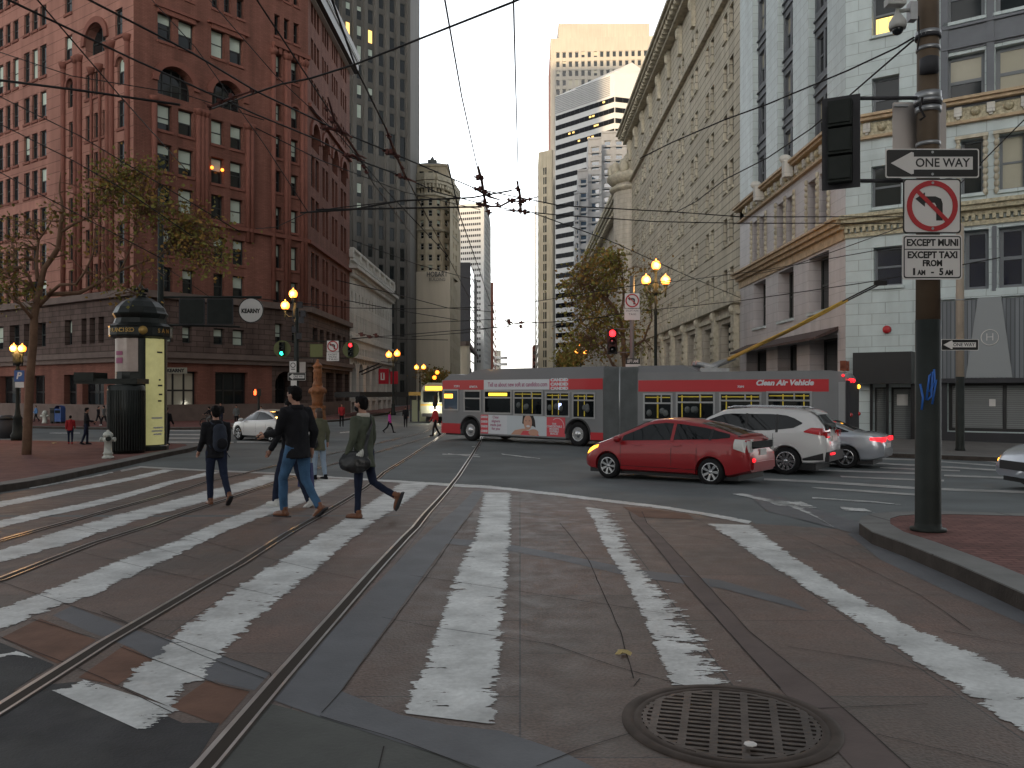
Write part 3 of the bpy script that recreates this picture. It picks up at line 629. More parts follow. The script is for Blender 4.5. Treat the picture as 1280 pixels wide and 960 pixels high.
# grid tower
dJ = 400; Jf = Face(688, dJ, 823, dJ-3); Js = Face(686, dJ+38, 688, dJ)
b = Building('grid_tower', 'huge beige tower with a grid of small windows and sunlit golden top', 'building', (*Jf.p0, BASE))
zt = Jf.Z(750, 46.5)
Jw = []
for c in range(16):
    for r_ in range(15):
        x = 695.2+7.83*c; y = 64+11.6*r_; Jw += Jf.win([(x, x+4.6)], [(y, y+7.2)], 750, style=dict(frame='framewhite', rails=0, t=.12, pb=.25, blind='blindcream'))
b.face(Jf, BASE, zt, Jw, M['concrete'], .5)
b.face(Js, BASE, zt, [], M['fadedorange'])
mb = MB(); pts = [Jf.p1, Jf.p1+Vector((0, 45)), Js.p0+Vector((0, 10)), Js.p0]; shell(mb, pts, BASE, zt); roofpoly(mb, [Js.p0, Jf.p0]+pts[:3], zt)
q0, q1 = W(698, 490, dJ+3), W(812, 490, dJ+3); z2 = H+(HZ-29.5)/F*(dJ+3); mb.box(q0.x, q1.x, q0.y, q0.y+30, zt-.05, z2); b.part('penthouse', mb, M['concrete'])
b.finish(100)
# striped tower with louvred crown
K_L = Face(694, 300, 768, 280); K_R = Face(768, 280, 812, 284)
b = Building('banded_tower', 'white tower with black window bands and a slanted louvred top, before the beige grid tower', 'building', (*K_L.p0, BASE))
zb0 = K_L.Z(768, 119)
zi = lambda f, u: 0
mb = MB(); shell(mb, [K_L.p0, K_L.p1, K_R.p1, K_R.p1+Vector((3, 40)), K_L.p0+Vector((3, 40))], BASE, zb0, closed=True); roofpoly(mb, [K_L.p0, K_L.p1, K_R.p1, K_R.p1+Vector((3, 40)), K_L.p0+Vector((3, 40))], zb0); b.part('wall', mb, M['whitepanel'])
# crown: slanted top
a, c, d_ = K_L.p0, K_L.p1, K_R.p1; e1 = K_R.p1+Vector((3, 40)); e0 = K_L.p0+Vector((3, 40)); tl = K_L.Z(694, 121); tc_ = K_L.Z(768, 90.5); tr = K_R.Z(810, 93)
pk = (c*.45+d_*.55)+Vector((0, 5)); zp = H+(HZ-82)/F*(285+5)
mb = MB(); V3 = lambda p, z: Vector((p.x, p.y, z))
mb.add([V3(a, zb0+.01), V3(c, zb0+.01), V3(d_, zb0+.01), V3(e1, zb0+.01), V3(e0, zb0+.01), V3(a, tl), V3(c, tc_), V3(d_, tr), V3(e1, tr), V3(e0, tl), V3(pk, zp)],
       [[0, 1, 6, 5], [1, 2, 7, 6], [2, 3, 8, 7], [3, 4, 9, 8], [4, 0, 5, 9], [5, 6, 10], [6, 7, 10], [7, 8, 10], [8, 9, 10], [9, 5, 10]])
b.part('crown', mb, M['whitepanel'])
mb = MB()
for k in range(16):
    z = zb0+.4+k*.62
    uend = K_L.L*.93; ustart = 0
    if z > tl: ustart = K_L.L*min(.9, (z+.3-tl)/(tc_-tl))
    if ustart < uend-1: K_L.box(mb, ustart+.2, uend, z, z+.2, 0, .25)
b.part('louvre', mb, M['concgrey'])
for k in range(27):
    z1 = K_L.Z(768, 121+13.2*k); z0 = K_L.Z(768, 127.2+13.2*k)
    for f in (K_L, K_R):
        mb = MB(); f.box(mb, .3, f.L-.0, z0, z1, 0, .06); wb = b.part('window_band', mb, M['glassdark'])
        mb = MB(); u = .8
        while u < f.L: f.box(mb, u, u+.1, z0, z1, .06, .1); u += 2.2
        b.part('mullion', mb, M['soot'], wb)
mb = MB()
for (x, k) in ((712, 2), (717, 2), (738, 1), (742, 1), (744, 2), (724, 3), (736, 3), (741, 3), (747, 2), (755, 0)):
    u = K_L.U(x); z = K_L.Z(768, 123.5+13.2*k); K_L.box(mb, u-.5, u+.5, z-.3, z+.3, .11, .14)
b.part('ceiling_lights', mb, M['lit'])
# stepped grey concrete building
b = Building('stepped_building', 'grey concrete stepped building with blue windows below the banded tower', 'building', (*W(755, 490, 230).xy, BASE))
for (x0, x1, ty, d) in ((752, 795, 164, 232), (735, 752, 172, 226), (722, 735, 212, 222), (718, 724, 240, 219)):
    f = Face(x0, d, x1, d-1); zt = f.Z(x0, ty); ws = []; n = max(1, int((x1-x0)/12))
    for i in range(n):
        for k in range(12):
            xa = x0+(x1-x0)*(i+.22)/n; xb = x0+(x1-x0)*(i+.82)/n; ws += f.win([(xa, xb)], [(ty+12+17.5*k, ty+23+17.5*k)], x0, style=dict(frame='framewhite', rails=0, t=.12, pb=0, glass='glassblue'))
    ws = [w for w in ws if w['z0'] > 3]
    b.face(f, BASE, zt, ws, M['concgrey'], .5)
    mb = MB(); pts = [f.p1, f.p1+Vector((1, 18)), f.p0+Vector((1, 18)), f.p0]; shell(mb, pts, BASE, zt); roofpoly(mb, pts, zt); b.part('rear_wall', mb, M['concgrey'])
    m2 = MB()
    for k in range(13): band(m2, f, zt-.6-k*17.5*d/F, .5, .25)
    b.part('ledge', m2, M['concgrey'])
b.finish(100)
# grand stone hotel-like block further along the right side
XR = 15.1
fd = lambda px: XR*F/(px-VX)
Q1 = Face(722, fd(722), 786, fd(786))
b = Building('stone_building', 'pale stone block with a rounded turret and carved parapet beyond the long tan building', 'building', (*Q1.p0, BASE))
zt = 34.0; ws = []
for i in range(16):
    u = 2.6+Q1.L/16.5*i
    for k, z in enumerate((5, 9.2, 13.3, 17.4, 21.5, 25.6)): ws.append(dict(u0=u, u1=u+1.8, z0=z, z1=z+2.5, arch=(k == 5), style=dict(frame='framewhite', rails=1, t=.1, pb=.2)))
b.face(Q1, BASE, zt-4, ws, M['palace'], .45)
mb = MB(); shell(mb, [Q1.p1, Q1.p1+Vector((25, 0)), Q1.p0+Vector((25, 0)), Q1.p0], BASE, zt-4); roofpoly(mb, [Q1.p0, Q1.p1, Q1.p1+Vector((25, 0)), Q1.p0+Vector((25, 0))], zt-4); shell(mb, [Q1.p0+Vector((1.4, 0)), Q1.p1+Vector((1.4, 0))], zt-4, zt-.5); b.part('rear_wall', mb, M['palace'])
mb = MB(); band(mb, Q1, zt-4.6, .5, 1.2, e=.5); dentils(mb, Q1, zt-5.2, .58, 1.0, 1.4, .6); band(mb, Q1, zt-4.05, .35, 1.5, e=.5); band(mb, Q1, 20.4, .35, .5); band(mb, Q1, zt-.6, .3, .3, e=0)
u = .5
while u < Q1.L: Q1.box(mb, u, u+.7, zt-3.7, zt-.6, -.3, .1); mb.lathe([(.3, 0), (.4, .4), (.12, .9)], Q1.pt(u+.35, zt-.3, -.1), 6); u += 2.0
b.part('cornice', mb, M['tantrim'])
# turret
tc2 = Vector((XR+1.2, fd(790)+3.5)); tr_ = 3.3; mb = MB()
mb.lathe([(tr_, BASE), (tr_, 30.5)], (tc2.x, tc2.y, 0), 28); b.part('turret', mb, M['palace'])
mb = MB()
for z in (20.2, 29.2): mb.lathe([(tr_, z), (tr_+.5, z+.3), (tr_+.6, z+.6), (tr_, z+.7)], (tc2.x, tc2.y, 0), 28)
mb.lathe([(tr_+.2, 30.3), (tr_+.9, 31), (tr_+.9, 31.4), (tr_-.4, 32.2), (tr_-.9, 33.8), (.4, 34.6), (.3, 35.5), (.01, 36.4)], (tc2.x, tc2.y, 0), 28)
for k in range(14):
    an = 2*math.pi*k/14; mb.sphere((tc2.x+(tr_+.2)*math.cos(an), tc2.y+(tr_+.2)*math.sin(an), 32.2), .65, 6, (1, 1, 1.6))
for k in range(6): mb.sphere((XR+.4+random.uniform(-.4, .4), tc2.y-2.6+k*.9, 34+random.uniform(-.4, 1)), .7, 6, (1, 1, 1.3))
b.part('turret_roof', mb, M['tantrim'])
for z in (9, 13.2, 17.2, 22, 26):
    for an in (-2.1, -2.75, -1.45):
        m = Matrix.Translation((tc2.x+(tr_-.12)*math.cos(an), tc2.y+(tr_-.12)*math.sin(an), z)) @ Matrix.Rotation(an+math.pi/2, 4, 'Z')
        fr, gl = wparts(1.1, 2.4, dict(rails=1, t=.1)); m = m @ Matrix.Translation((-.55, 0, 0))
        w_ = boxes(fr, m).build('window', M['framewhite'], b.root, world=True); boxes(gl, m).build('pane', M['glass'], w_, world=True)
b.finish(97)
# long tan office building
N1 = Face(786, fd(786), 925, fd(925))
b = Building('long_building', 'long tan stone office building with paired windows and heavy bracketed cornice on the right', 'building', (*N1.p1, BASE))
zt = H+(HZ-0)/F*fd(852)-1.2
zb = N1.Z(922, 374)
ws = []; d0 = N1.p1.y; wst = dict(frame='framedark', rails=1, t=.06, pb=.05)
def dU(d): return N1.L-(d-d0)
rows = [(16, 49), (80, 113), (143, 176), (206, 239), (273, 306), (337, 370)]
n = int(N1.L/5.95)
for i in range(n):
    for o_ in (1.15, 2.95):
        dd = d0+1.6+5.95*i+o_-1
        for (t, bt) in rows: ws.append(dict(u0=dU(dd+1.15), u1=dU(dd), z0=N1.Z(908, bt), z1=N1.Z(908, t), style=wst))
        ws.append(dict(u0=dU(dd+1.0), u1=dU(dd), z0=N1.Z(908, -10), z1=N1.Z(908, -38), style=wst))
b.face(N1, zb, zt, ws, M['tan'], .3)
lw = []
for i in range(n):
    dd = d0+2.2+5.95*i; lw.append(dict(u0=dU(dd+3.2), u1=dU(dd), z0=N1.Z(908, 455), z1=N1.Z(908, 404), style=dict(frame='framedark', rails=1, mull=1, t=.1, pb=.1)))
    lw.append(dict(u0=dU(dd+3.2), u1=dU(dd), z0=BASE+.5, z1=N1.Z(908, 468), depth=.9, style=dict(frame='black', rails=1, mull=1, t=.1, pb=0)))
b.face(N1, BASE, zb, lw, M['palace'], .6, name='lower_wall')
mb = MB(); pts = [N1.p1, N1.p1+Vector((30, 0)), N1.p0+Vector((30, 0)), N1.p0]; shell(mb, pts, BASE, zt); roofpoly(mb, pts, zt); b.part('rear_wall', mb, M['tan'])
mb = MB(); band(mb, N1, zt-1.1, .35, .8, e=.2); band(mb, N1, zt-.3, .35, 1.5, e=.3); band(mb, N1, zt+.05, .3, 1.75, e=.4); band(mb, N1, zt+.35, .5, 1.4, e=.2); band(mb, N1, N1.Z(908, 4), .3, .4)
u = .3
while u < N1.L: N1.box(mb, u, u+.35, zt-.75, zt-.302, 0, 1.35); mb.sphere(N1.pt(u+.17, zt+1.0, 1.2), .2, 6); u += 1.05
u = 1.8
while u < N1.L: N1.box(mb, u, u+.8, zt-3.9, zt-1.12, 0, .35); mb.sphere(N1.pt(u+.4, zt-1.9, .35), .3, 8, (.8, 1, 1.9)); u += 5.95
b.part('cornice', mb, M['tantrim'])
mb = MB(); band(mb, N1, zb-.3, .5, .5, e=.2); band(mb, N1, zb+.22, .25, .3); band(mb, N1, N1.Z(908, 398), .3, .25)
for i in range(n+1):
    u = dU(d0+.2+5.95*i); N1.box(mb, u-1.0, u-.1, N1.Z(908, 460), zb-.3, 0, .35); mb.sphere(N1.pt(u-.55, zb-.7, .35), .26, 8, (1, 1, 1.4))
    for k in range(5): N1.box(mb, u-1.05, u-.05, N1.Z(908, 460)+.2+k*.55, N1.Z(908, 460)+.55+k*.55, .35, .45)
for w in ws: N1.box(mb, w['u0']-.05, w['u1']+.05, w['z0']-.18, w['z0']-.003, -.05, .12)
b.part('trim', mb, M['tantrim'])
b.finish(100)
# white terracotta corner building
R1 = Face(925, fd(925), 1057, fd(1057)); dc = fd(1057); R2 = Face(1057, dc, 1420, dc*1907/2270.)
b = Building('corner_building', 'white terracotta corner building on the right with gilded friezes and blue grey window bays', 'building', (*R1.p1, BASE))
top = 30; zG1 = R1.Z(1057, 158); zG0 = R1.Z(1057, 176); zO1 = R1.Z(1057, 272); zO0 = R1.Z(1057, 287)
gw = dict(frame='framegrey', rails=1, t=.1, pb=.55, blind='blindcream')
bays = [(941, 957.5), (972, 991), (1010.5, 1034)]
up = []; zz = R1.Z(981, 216)
for a, c in bays:
    m_ = (a+c)/2-.6
    for k in range(5):
        z = zG1+1.2+k*3.35; up.append(dict(u0=R1.U(a)+.25, u1=R1.U(m_), z0=z, z1=z+1.95, style=gw)); up.append(dict(u0=R1.U(m_)+.25, u1=R1.U(c)-.25, z0=z, z1=z+1.95, style=gw))

wallw = [dict(u0=R1.U(a), u1=R1.U(c), z0=zG1+.2, z1=top-1) for a, c in bays]
mb = MB(); wall(mb, R1, zG1, top, wallw, .35); b.part('upper_wall', mb, M['white'])
for a, c in bays:
    mb = MB(); f = Face(a, R1.D(a), c, R1.D(c)); f.p0 = f.p0-f.n*.35; f.p1 = f.p1-f.n*.35
    ws = [dict(u0=.22, u1=f.L*.5-.12, z0=zG1+.7+k*3.35, z1=zG1+2.75+k*3.35, style=gw) for k in range(5)]+[dict(u0=f.L*.5+.12, u1=f.L-.22, z0=zG1+.7+k*3.35, z1=zG1+2.75+k*3.35, style=gw) for k in range(5)]
    b.face(f, zG1+.2, top-1, ws, None, .2, mb=mb)
    for k in range(6): band(mb, f, zG1+3.1+(k-1)*3.35, .12, .1); band(mb, f, zG1+3.6+(k-1)*3.35, .1, .1)
    b.part('bay_panel', mb, M['spandrel'])
ws = R1.win([(941, 948), (950, 957), (971.5, 981), (983.5, 992.5), (1010, 1021.5), (1024.5, 1036)], [(250, 306)], 981, style=dict(frame='framedark', rails=0, t=.08, pb=.2))
b.face(R1, zO1, zG0, ws, M['pinkw'], .5, name='middle_wall')
ws2 = R1.win([(942, 957), (973, 992), (1011, 1036)], [(337, 400)], 982, depth=.7, style=dict(frame='framedark', rails=1, mull=1, t=.12, pb=.1))
zaw = R1.Z(1047, 408)
ws2 += [dict(u0=R1.U(a), u1=R1.U(c), z0=BASE+.3, z1=zaw-.4, depth=.8, style=dict(frame='black', rails=1, mull=1, t=.12, pb=0)) for a, c in ((933, 958), (972, 996), (1012, 1047))]
b.face(R1, BASE, zO0, ws2, M['pinkw'], .7, name='lower_wall')
# right face
r2 = R2.win([(1090, 1124)], [(-12, 42), (95, 148), (-118, -65)], 1107, style=gw)
r2b = R2.win([(1089, 1127)], [(206, 258)], 1107, style=gw); r2c = R2.win([(1092, 1128)], [(308, 357)], 1110, style=dict(frame='framegrey', rails=1, t=.1, pb=0, glass='glassnavy'))
bigc = [(1182, 1231), (1244, 1292), (1306, 1355)]
r2 += R2.win(bigc, [(67, 132), (-40, 25)], 1206, style=dict(frame='framegrey', rails=1, t=.16, pb=.8, blind='blindcream'))
r2[0]['lit'] = False
r2b += R2.win([(1201, 1229), (1249, 1281), (1300, 1332)], [(174, 242)], 1215, style=gw)
r2c += R2.win([(1205, 1236), (1248, 1282), (1296, 1330)], [(287, 362)], 1220, style=dict(frame='framegrey', rails=1, t=.16, pb=0, glass='glassnavy'))
b.face(R2, zG1, top, r2, M['white'], .35, name='upper_wall'); b.face(R2, zO1, zG0, r2b, M['white'], .35, name='middle_wall')
zsh = R2.Z(1200, 473)
door = [dict(u0=R2.U(1091), u1=R2.U(1108), z0=BASE+.25, z1=R2.Z(1100, 484), depth=.5, style=dict(frame='black', rails=0, t=.06, pb=0, glass='shutter')), dict(u0=R2.U(1111), u1=R2.U(1139), z0=BASE+.15, z1=R2.Z(1120, 484), depth=.6, style=dict(frame='black', rails=0, t=.1, pb=0, glass='shutter'))]
shopw = [dict(u0=R2.U(1184), u1=R2.U(1330), z0=R2.Z(1200, 539), z1=R2.Z(1200, 478), depth=.5, style=dict(frame='black', rails=0, mull=1, t=.14, pb=0, glass='shutter'))]
b.face(R2, BASE, zO0, r2c+door+shopw, M['white'], .4, name='lower_wall')
mb = MB(); pts = [R2.p1, R2.p1+Vector((8, 22)), R1.p0+Vector((30, 0)), R1.p0]; shell(mb, pts, BASE, top); roofpoly(mb, [R1.p0, R1.p1, R2.p1]+pts[1:3], top); b.part('rear_wall', mb, M['white'])
# blue grey panels round the big windows of the right face
mb = MB()
for (z0, z1) in ((R2.Z(1206, 64)+0, R2.Z(1206, 28)),):
    R2.box(mb, R2.U(1178), R2.L, z0+.05, z1-.05, 0, .06)
for x in (1176.5, 1233.5, 1295, 1358): u = R2.U(x); R2.box(mb, u, u+.28, zG1+.4, top-1, 0, .12)
for z in (R2.Z(1206, 34), R2.Z(1206, 60), R2.Z(1206, 135)): R2.box(mb, R2.U(1178), R2.L, z, z+.12, .06, .16)
for x in (1198, 1240.5, 1288): u = R2.U(x); R2.box(mb, u, u+.16, R2.Z(1220, 366), R2.Z(1220, 285), 0, .1)
b.part('bay_panel', mb, M['spandrel'])
# friezes
def frieze(f, z0, z1, u0, u1, name, step=.62):
    mb = MB(); f.box(mb, u0, u1, z0, z1, -.01, .12); h = z1-z0; u = u0+.2; k = 0
    while u < u1-.4:
        if k % 2 == 0: mb.sphere(f.pt(u+.18, z0+h*.5, .14), .2, 6, (1, 1, 1))
        k += 1; u += step
    o = b.part(name, mb, M['gold'])
    m2 = MB(); u = u0+.2; k = 0
    while u < u1-.4:
        if k % 2 == 1:
            f.box(m2, u, u+.3, z0+h*.25, z0+h*.85, .12, .26); f.box(m2, u+.08, u+.22, z0+h*.1, z0+h*.25, .12, .2)
        k += 1; u += step
    b.part('shield', m2, M['whitestone'], o)
frieze(R1, zG0, zG1, R1.U(932), R1.L, 'gilded_frieze'); frieze(R2, zG0, zG1, 0, R2.L, 'gilded_frieze')
mb = MB()
for f in (R1, R2): band(mb, f, zG1, .14, .42, e=.1); band(mb, f, zG1+.14, .12, .55, e=.12); band(mb, f, zG0-.12, .118, .22, e=.05)
b.part('cornice', mb, M['orangetrim'])
mb = MB()
for k in range(2): mb.sphere(R1.pt(R1.U((955, 993)[k]), zG1+.5, .5), .23, 8, (1.5, 1, 1.1)); 
mb.box(*(lambda p: (p.x-.3, p.x+.15, p.y-.25, p.y+.25))(R1.pt(R1.U(957), 0, .4)), zG0+.1, zG1+.3); mb.box(*(lambda p: (p.x-.3, p.x+.15, p.y-.25, p.y+.25))(R1.pt(R1.U(995), 0, .4)), zG0+.1, zG1+.3)
b.part('carved_head', mb, M['whitestone'])
mb = MB()
for f in (R1,): band(mb, f, zO0, .2, .3, e=.1); band(mb, f, zO0+.2, .22, .5, e=.15); band(mb, f, zO0+.42, .12, .65, e=.18); band(mb, f, zO0-.45, .44, .1)
b.part('cornice', mb, M['orangetrim'])
mb = MB()
for f in (R2,): band(mb, f, zO0+.2, .2, .45, e=.1); band(mb, f, zO0+.4, .16, .6, e=.15); band(mb, f, zO0-.0, .2, .15); dentils(mb, f, zO0-.2, .198, .24, .26, .14); band(mb, f, zO0-.42, .2, .1)
b.part('cornice', mb, M['gold'])
# carved jambs round middle windows
for f, xs, r, t, bt in ((R1, (940, 949, 958, 970.5, 982.2, 993.5, 1009, 1023, 1037), 981, 246, 308), (R2, (1198, 1232, 1246, 1284), 1215, 170, 246)):
    for x in xs:
        u = f.U(x); mb = MB()
        for k in range(9):
            z0 = f.Z(r, bt); z1 = f.Z(r, t); z = lerp(z0, z1, (k+.5)/9); mb.sphere(f.pt(u, z, .06), .11, 5, (1, 1, 1.5))
        f.box(mb, u-.05, u+.05, f.Z(r, bt), f.Z(r, t), 0, .07); b.part('carved_jamb', mb, M['tantrim'])
mb = MB()
for w in r2b[1:]: R2.box(mb, w['u0']-.2, w['u1']+.2, w['z1']+.02, w['z1']+.16, 0, .2)
b.part('lintel', mb, M['tantrim'])
for w in r2+r2b+r2c+ws2[:3]: mb = MB(); w['f'].box(mb, w['u0']-.08, w['u1']+.08, w['z0']-.14, w['z0']-.003, -.03, .12); b.part('sill', mb, M['white'])
mb = MB()
R2.box(mb, R2.U(1175), R2.L, R2.Z(1200, 374), R2.Z(1200, 367), 0, .2)
b.part('ledge', mb, M['white'])
# corner shop front
mb = MB(); R2.box(mb, R2.U(1175), R2.U(1345), zsh, R2.Z(1200, 376), 0, .12); b.part('curtain_panel', mb, M['curtain'])
mb = MB(); P = R2.pt; z1, z0 = R2.Z(1238, 372), R2.Z(1238, 472)
mb.hexa([P(R2.U(1208), z0, .2), P(R2.U(1266), z0, .2), P(R2.U(1266), z0, .12), P(R2.U(1208), z0, .12), P(R2.U(1223), z1, .2), P(R2.U(1252), z1, .2), P(R2.U(1252), z1, .12), P(R2.U(1223), z1, .12)])
pn = b.part('tapered_panel', mb, M['panelgrey'])
mb = MB(); mb.lathe([(.34, -.012), (.34, .012), (.31, .012), (.31, -.012), (.34, -.012)], (0, 0, 0), 24); rg = mb.mesh('emblem_ring', M['signwhite'])
o = linkmesh('emblem_ring', rg, pn, MTX[b.root.name] @ R2.mtx(R2.U(1238), R2.Z(1238, 422), .215) @ Matrix.Rotation(R(90), 4, 'X'))
mk_text('H', .46, M['signwhite'], b.root, R2.mtx(R2.U(1238), R2.Z(1238, 422), .21), ext=.006, bold=-.008)
mb = MB(); R2.box(mb, R2.U(1175), R2.U(1345), zsh-.2, zsh, 0, .3); R2.box(mb, R2.U(1175), R2.U(1184), BASE, zsh-.2, 0, .1); R2.box(mb, R2.U(1184), R2.U(1345), BASE, R2.Z(1200, 540), 0, .1); b.part('shop_surround', mb, M['soot'])
mb = MB()
R2.box(mb, R2.U(1072), R2.U(1144), R2.Z(1108, 480), R2.Z(1108, 441), .01, .9); b.part('black_canopy', mb, M['black'])
mb = MB(); R2.box(mb, R2.U(1088), R2.U(1091), BASE, R2.Z(1108, 480), 0, .1); R2.box(mb, R2.U(1108), R2.U(1111), BASE, R2.Z(1108, 480), 0, .1); R2.box(mb, R2.U(1139), R2.U(1147), BASE, R2.Z(1108, 480), 0, .1); b.part('door_surround', mb, M['black'])
mb = MB(); R2.box(mb, R2.U(1118), R2.U(1132), R2.Z(1125, 507), R2.Z(1125, 493), -.55, -.54); R2.box(mb, R2.U(1235), R2.U(1243), R2.Z(1239, 508), R2.Z(1239, 499), -.44, -.43); b.part('notice', mb, M['signwhite'])
m2 = R2.mtx(R2.U(1109), R2.Z(1109, 412), .1); mb = MB(); mb.lathe([(.01, .03), (.17, .03), (.18, 0), (.18, -.09)], (0, 0, 0), 20, m=Matrix.Rotation(R(90), 4, 'X'))
o = linkmesh('round_plaque', mb.mesh('round_plaque', M['signred']), b.root, MTX[b.root.name] @ m2)
# awning on the street side
mb = MB(); ua, ub = R1.U(933), R1.U(1048)
P = R1.pt
mb.add([P(ua, zaw, 0), P(ub, zaw, 0), P(ub, zaw-.5, 1.1), P(ua, zaw-.5, 1.1), P(ua, zaw-.62, 1.1), P(ub, zaw-.62, 1.1), P(ub, zaw-.2, 0), P(ua, zaw-.2, 0)], [[0, 1, 2, 3], [3, 2, 5, 4], [4, 5, 6, 7], [1, 6, 5, 2], [0, 3, 4, 7]])
b.part('awning', mb, mat('brown_awning', (.07, .045, .04), .7, brick=(.25, 40, .02, .6, .1)))
# signal box on the wall
b.finish(100, pb=.5)
litw = [c for c in b.root.children if c.name.startswith('window')]
mb = MB(); u0, u1 = R2.U(1093), R2.U(1122); R2.box(mb, u0, u1, R2.Z(1107, 39), R2.Z(1107, 18), -.36, -.348); R2.box(mb, R2.U(1183), R2.U(1185), 0, 0, 0, 0) if False else None
b.part('lit_pane', mb, mat('lit_yellow_room', (.6, .45, .15), .5, emit=(1, .7, .2), es=.9, brick=(.45, 5, .03, .3, .15)))
# ================================================================ buildings behind the camera that shade the street
bb = Building('rear_shadow_tower', 'tall unseen tower added behind the viewer to shade the far towers', 'building', (-119, -150, 0))  # unseen tower added and sized to throw shadow edges onto the far towers
fb_ = Face(0, 1, 1, 1)
mb = MB(); mb.box(-145, -113, -200, -150, -.1, 181); bb.part('wall', mb, M['concgrey'])
mb = MB()
for k in range(40): mb.box(-146, -112, -201, -149.9, 4+k*4.4, 6+k*4.4)
bb.part('window_band', mb, M['glass'])
for i, (x0, x1, y0, y1, h, m_) in enumerate(((-60, -17, -90, -30, 36, 'tan'), (17, 60, -95, -22, 34, 'whitestone'), (-26, 14, -190, -150, 34, 'hobart'), (30, 70, -6, 12, 26, 'palace'))):
    bb = Building('rear_shade_building', ('unseen tan block shading the street from its left side behind the viewer', 'unseen pale stone block shading the street from its right side behind the viewer', 'unseen beige building shading the street from far behind the viewer', 'unseen stone block shading the street from across the side street, right of the viewer')[i], 'building', ((x0+x1)/2, (y0+y1)/2, 0))
    mb = MB(); mb.box(x0, x1, y0, y1, -.1, h); bb.part('wall', mb, M[m_])
    mb = MB()
    for k in range(int(h/3.7)-1):
        for j in range(int((x1-x0)/3.4)): mb.box(x0+.9+j*3.4, x0+2.5+j*3.4, y0-.05, y1+.05, 2+k*3.7, 4.2+k*3.7)
        for j in range(int((y1-y0)/3.4)): mb.box(x0-.05, x1+.05, y0+.9+j*3.4, y0+2.5+j*3.4, 2+k*3.7, 4.2+k*3.7)
    tag(bb.part('windows', mb, M['glass']), kind='stuff')
# city hills behind the camera, which hide the setting sun from the street
mb = MB(); n = 60; vs_ = []
for i in range(n+1):
    x = -9000+18000*i/n; h = 258+6*math.sin(i*.7)+4*math.sin(i*1.9)
    for (y, z) in ((-3300, 0), (-4100, h), (-5200, 0)): vs_.append((x-1150, y, z-2))
mb.add(vs_, [[i*3+j, (i+1)*3+j, (i+1)*3+j+1, i*3+j+1] for i in range(n) for j in range(2)], True)
tag(mb.build('hills', M['hillm']), kind='structure')
# ================================================================ ground
def sheet(name, poly, m, h=.004, cut=1.0, kind='structure', parent=None):
    """flat polygon (world x,y) draped over the street surface"""
    bm = bmesh.new(); vs_ = [bm.verts.new((p[0], p[1], 0)) for p in poly]; bm.faces.new(vs_)
    y0, y1 = min(p[1] for p in poly), max(p[1] for p in poly)
    y = math.floor(y0)+.5
    while y < min(y1, 110):
        if y > y0: bmesh.ops.bisect_plane(bm, geom=bm.faces[:]+bm.edges[:]+bm.verts[:], plane_co=(0, y, 0), plane_no=(0, 1, 0))
        y += cut if y < 40 else 5
    bmesh.ops.triangulate(bm, faces=[f for f in bm.faces if len(f.verts) > 4])
    for v in bm.verts: v.co.z = zg(v.co.y)+h
    bmesh.ops.recalc_face_normals(bm, faces=bm.faces)
    for f in bm.faces:
        if f.normal.z < 0: f.normal_flip()
    me = bpy.data.meshes.new(name); bm.to_mesh(me); bm.free(); uvbox(me); me.materials.append(m)
    o = linkmesh(name, me, parent)
    if kind: tag(o, kind=kind)
    return o
def gp(*pts): return [tuple(G(x, y).xy) for x, y in pts]
mb = MB(); xs = [-2500, -300, -60, -30, -15, -8, 0, 8, 15, 30, 60, 300, 2500]; ys = [-5200, -300, -60, -10, 0]+[i*.75 for i in range(4, 56)]+[44, 48, 54, 60, 80, 100, 200, 400, 900, 3000, 9000]
for y in ys:
    for x in xs: mb.v.append(Vector((x, y, zg(y))))
w_ = len(xs)
for j in range(len(ys)-1):
    for i in range(w_-1): mb.f.append([j*w_+i, j*w_+i+1, (j+1)*w_+i+1, (j+1)*w_+i]); mb.sm.append(True)
tag(mb.build('road', M['asphalt']), kind='structure')
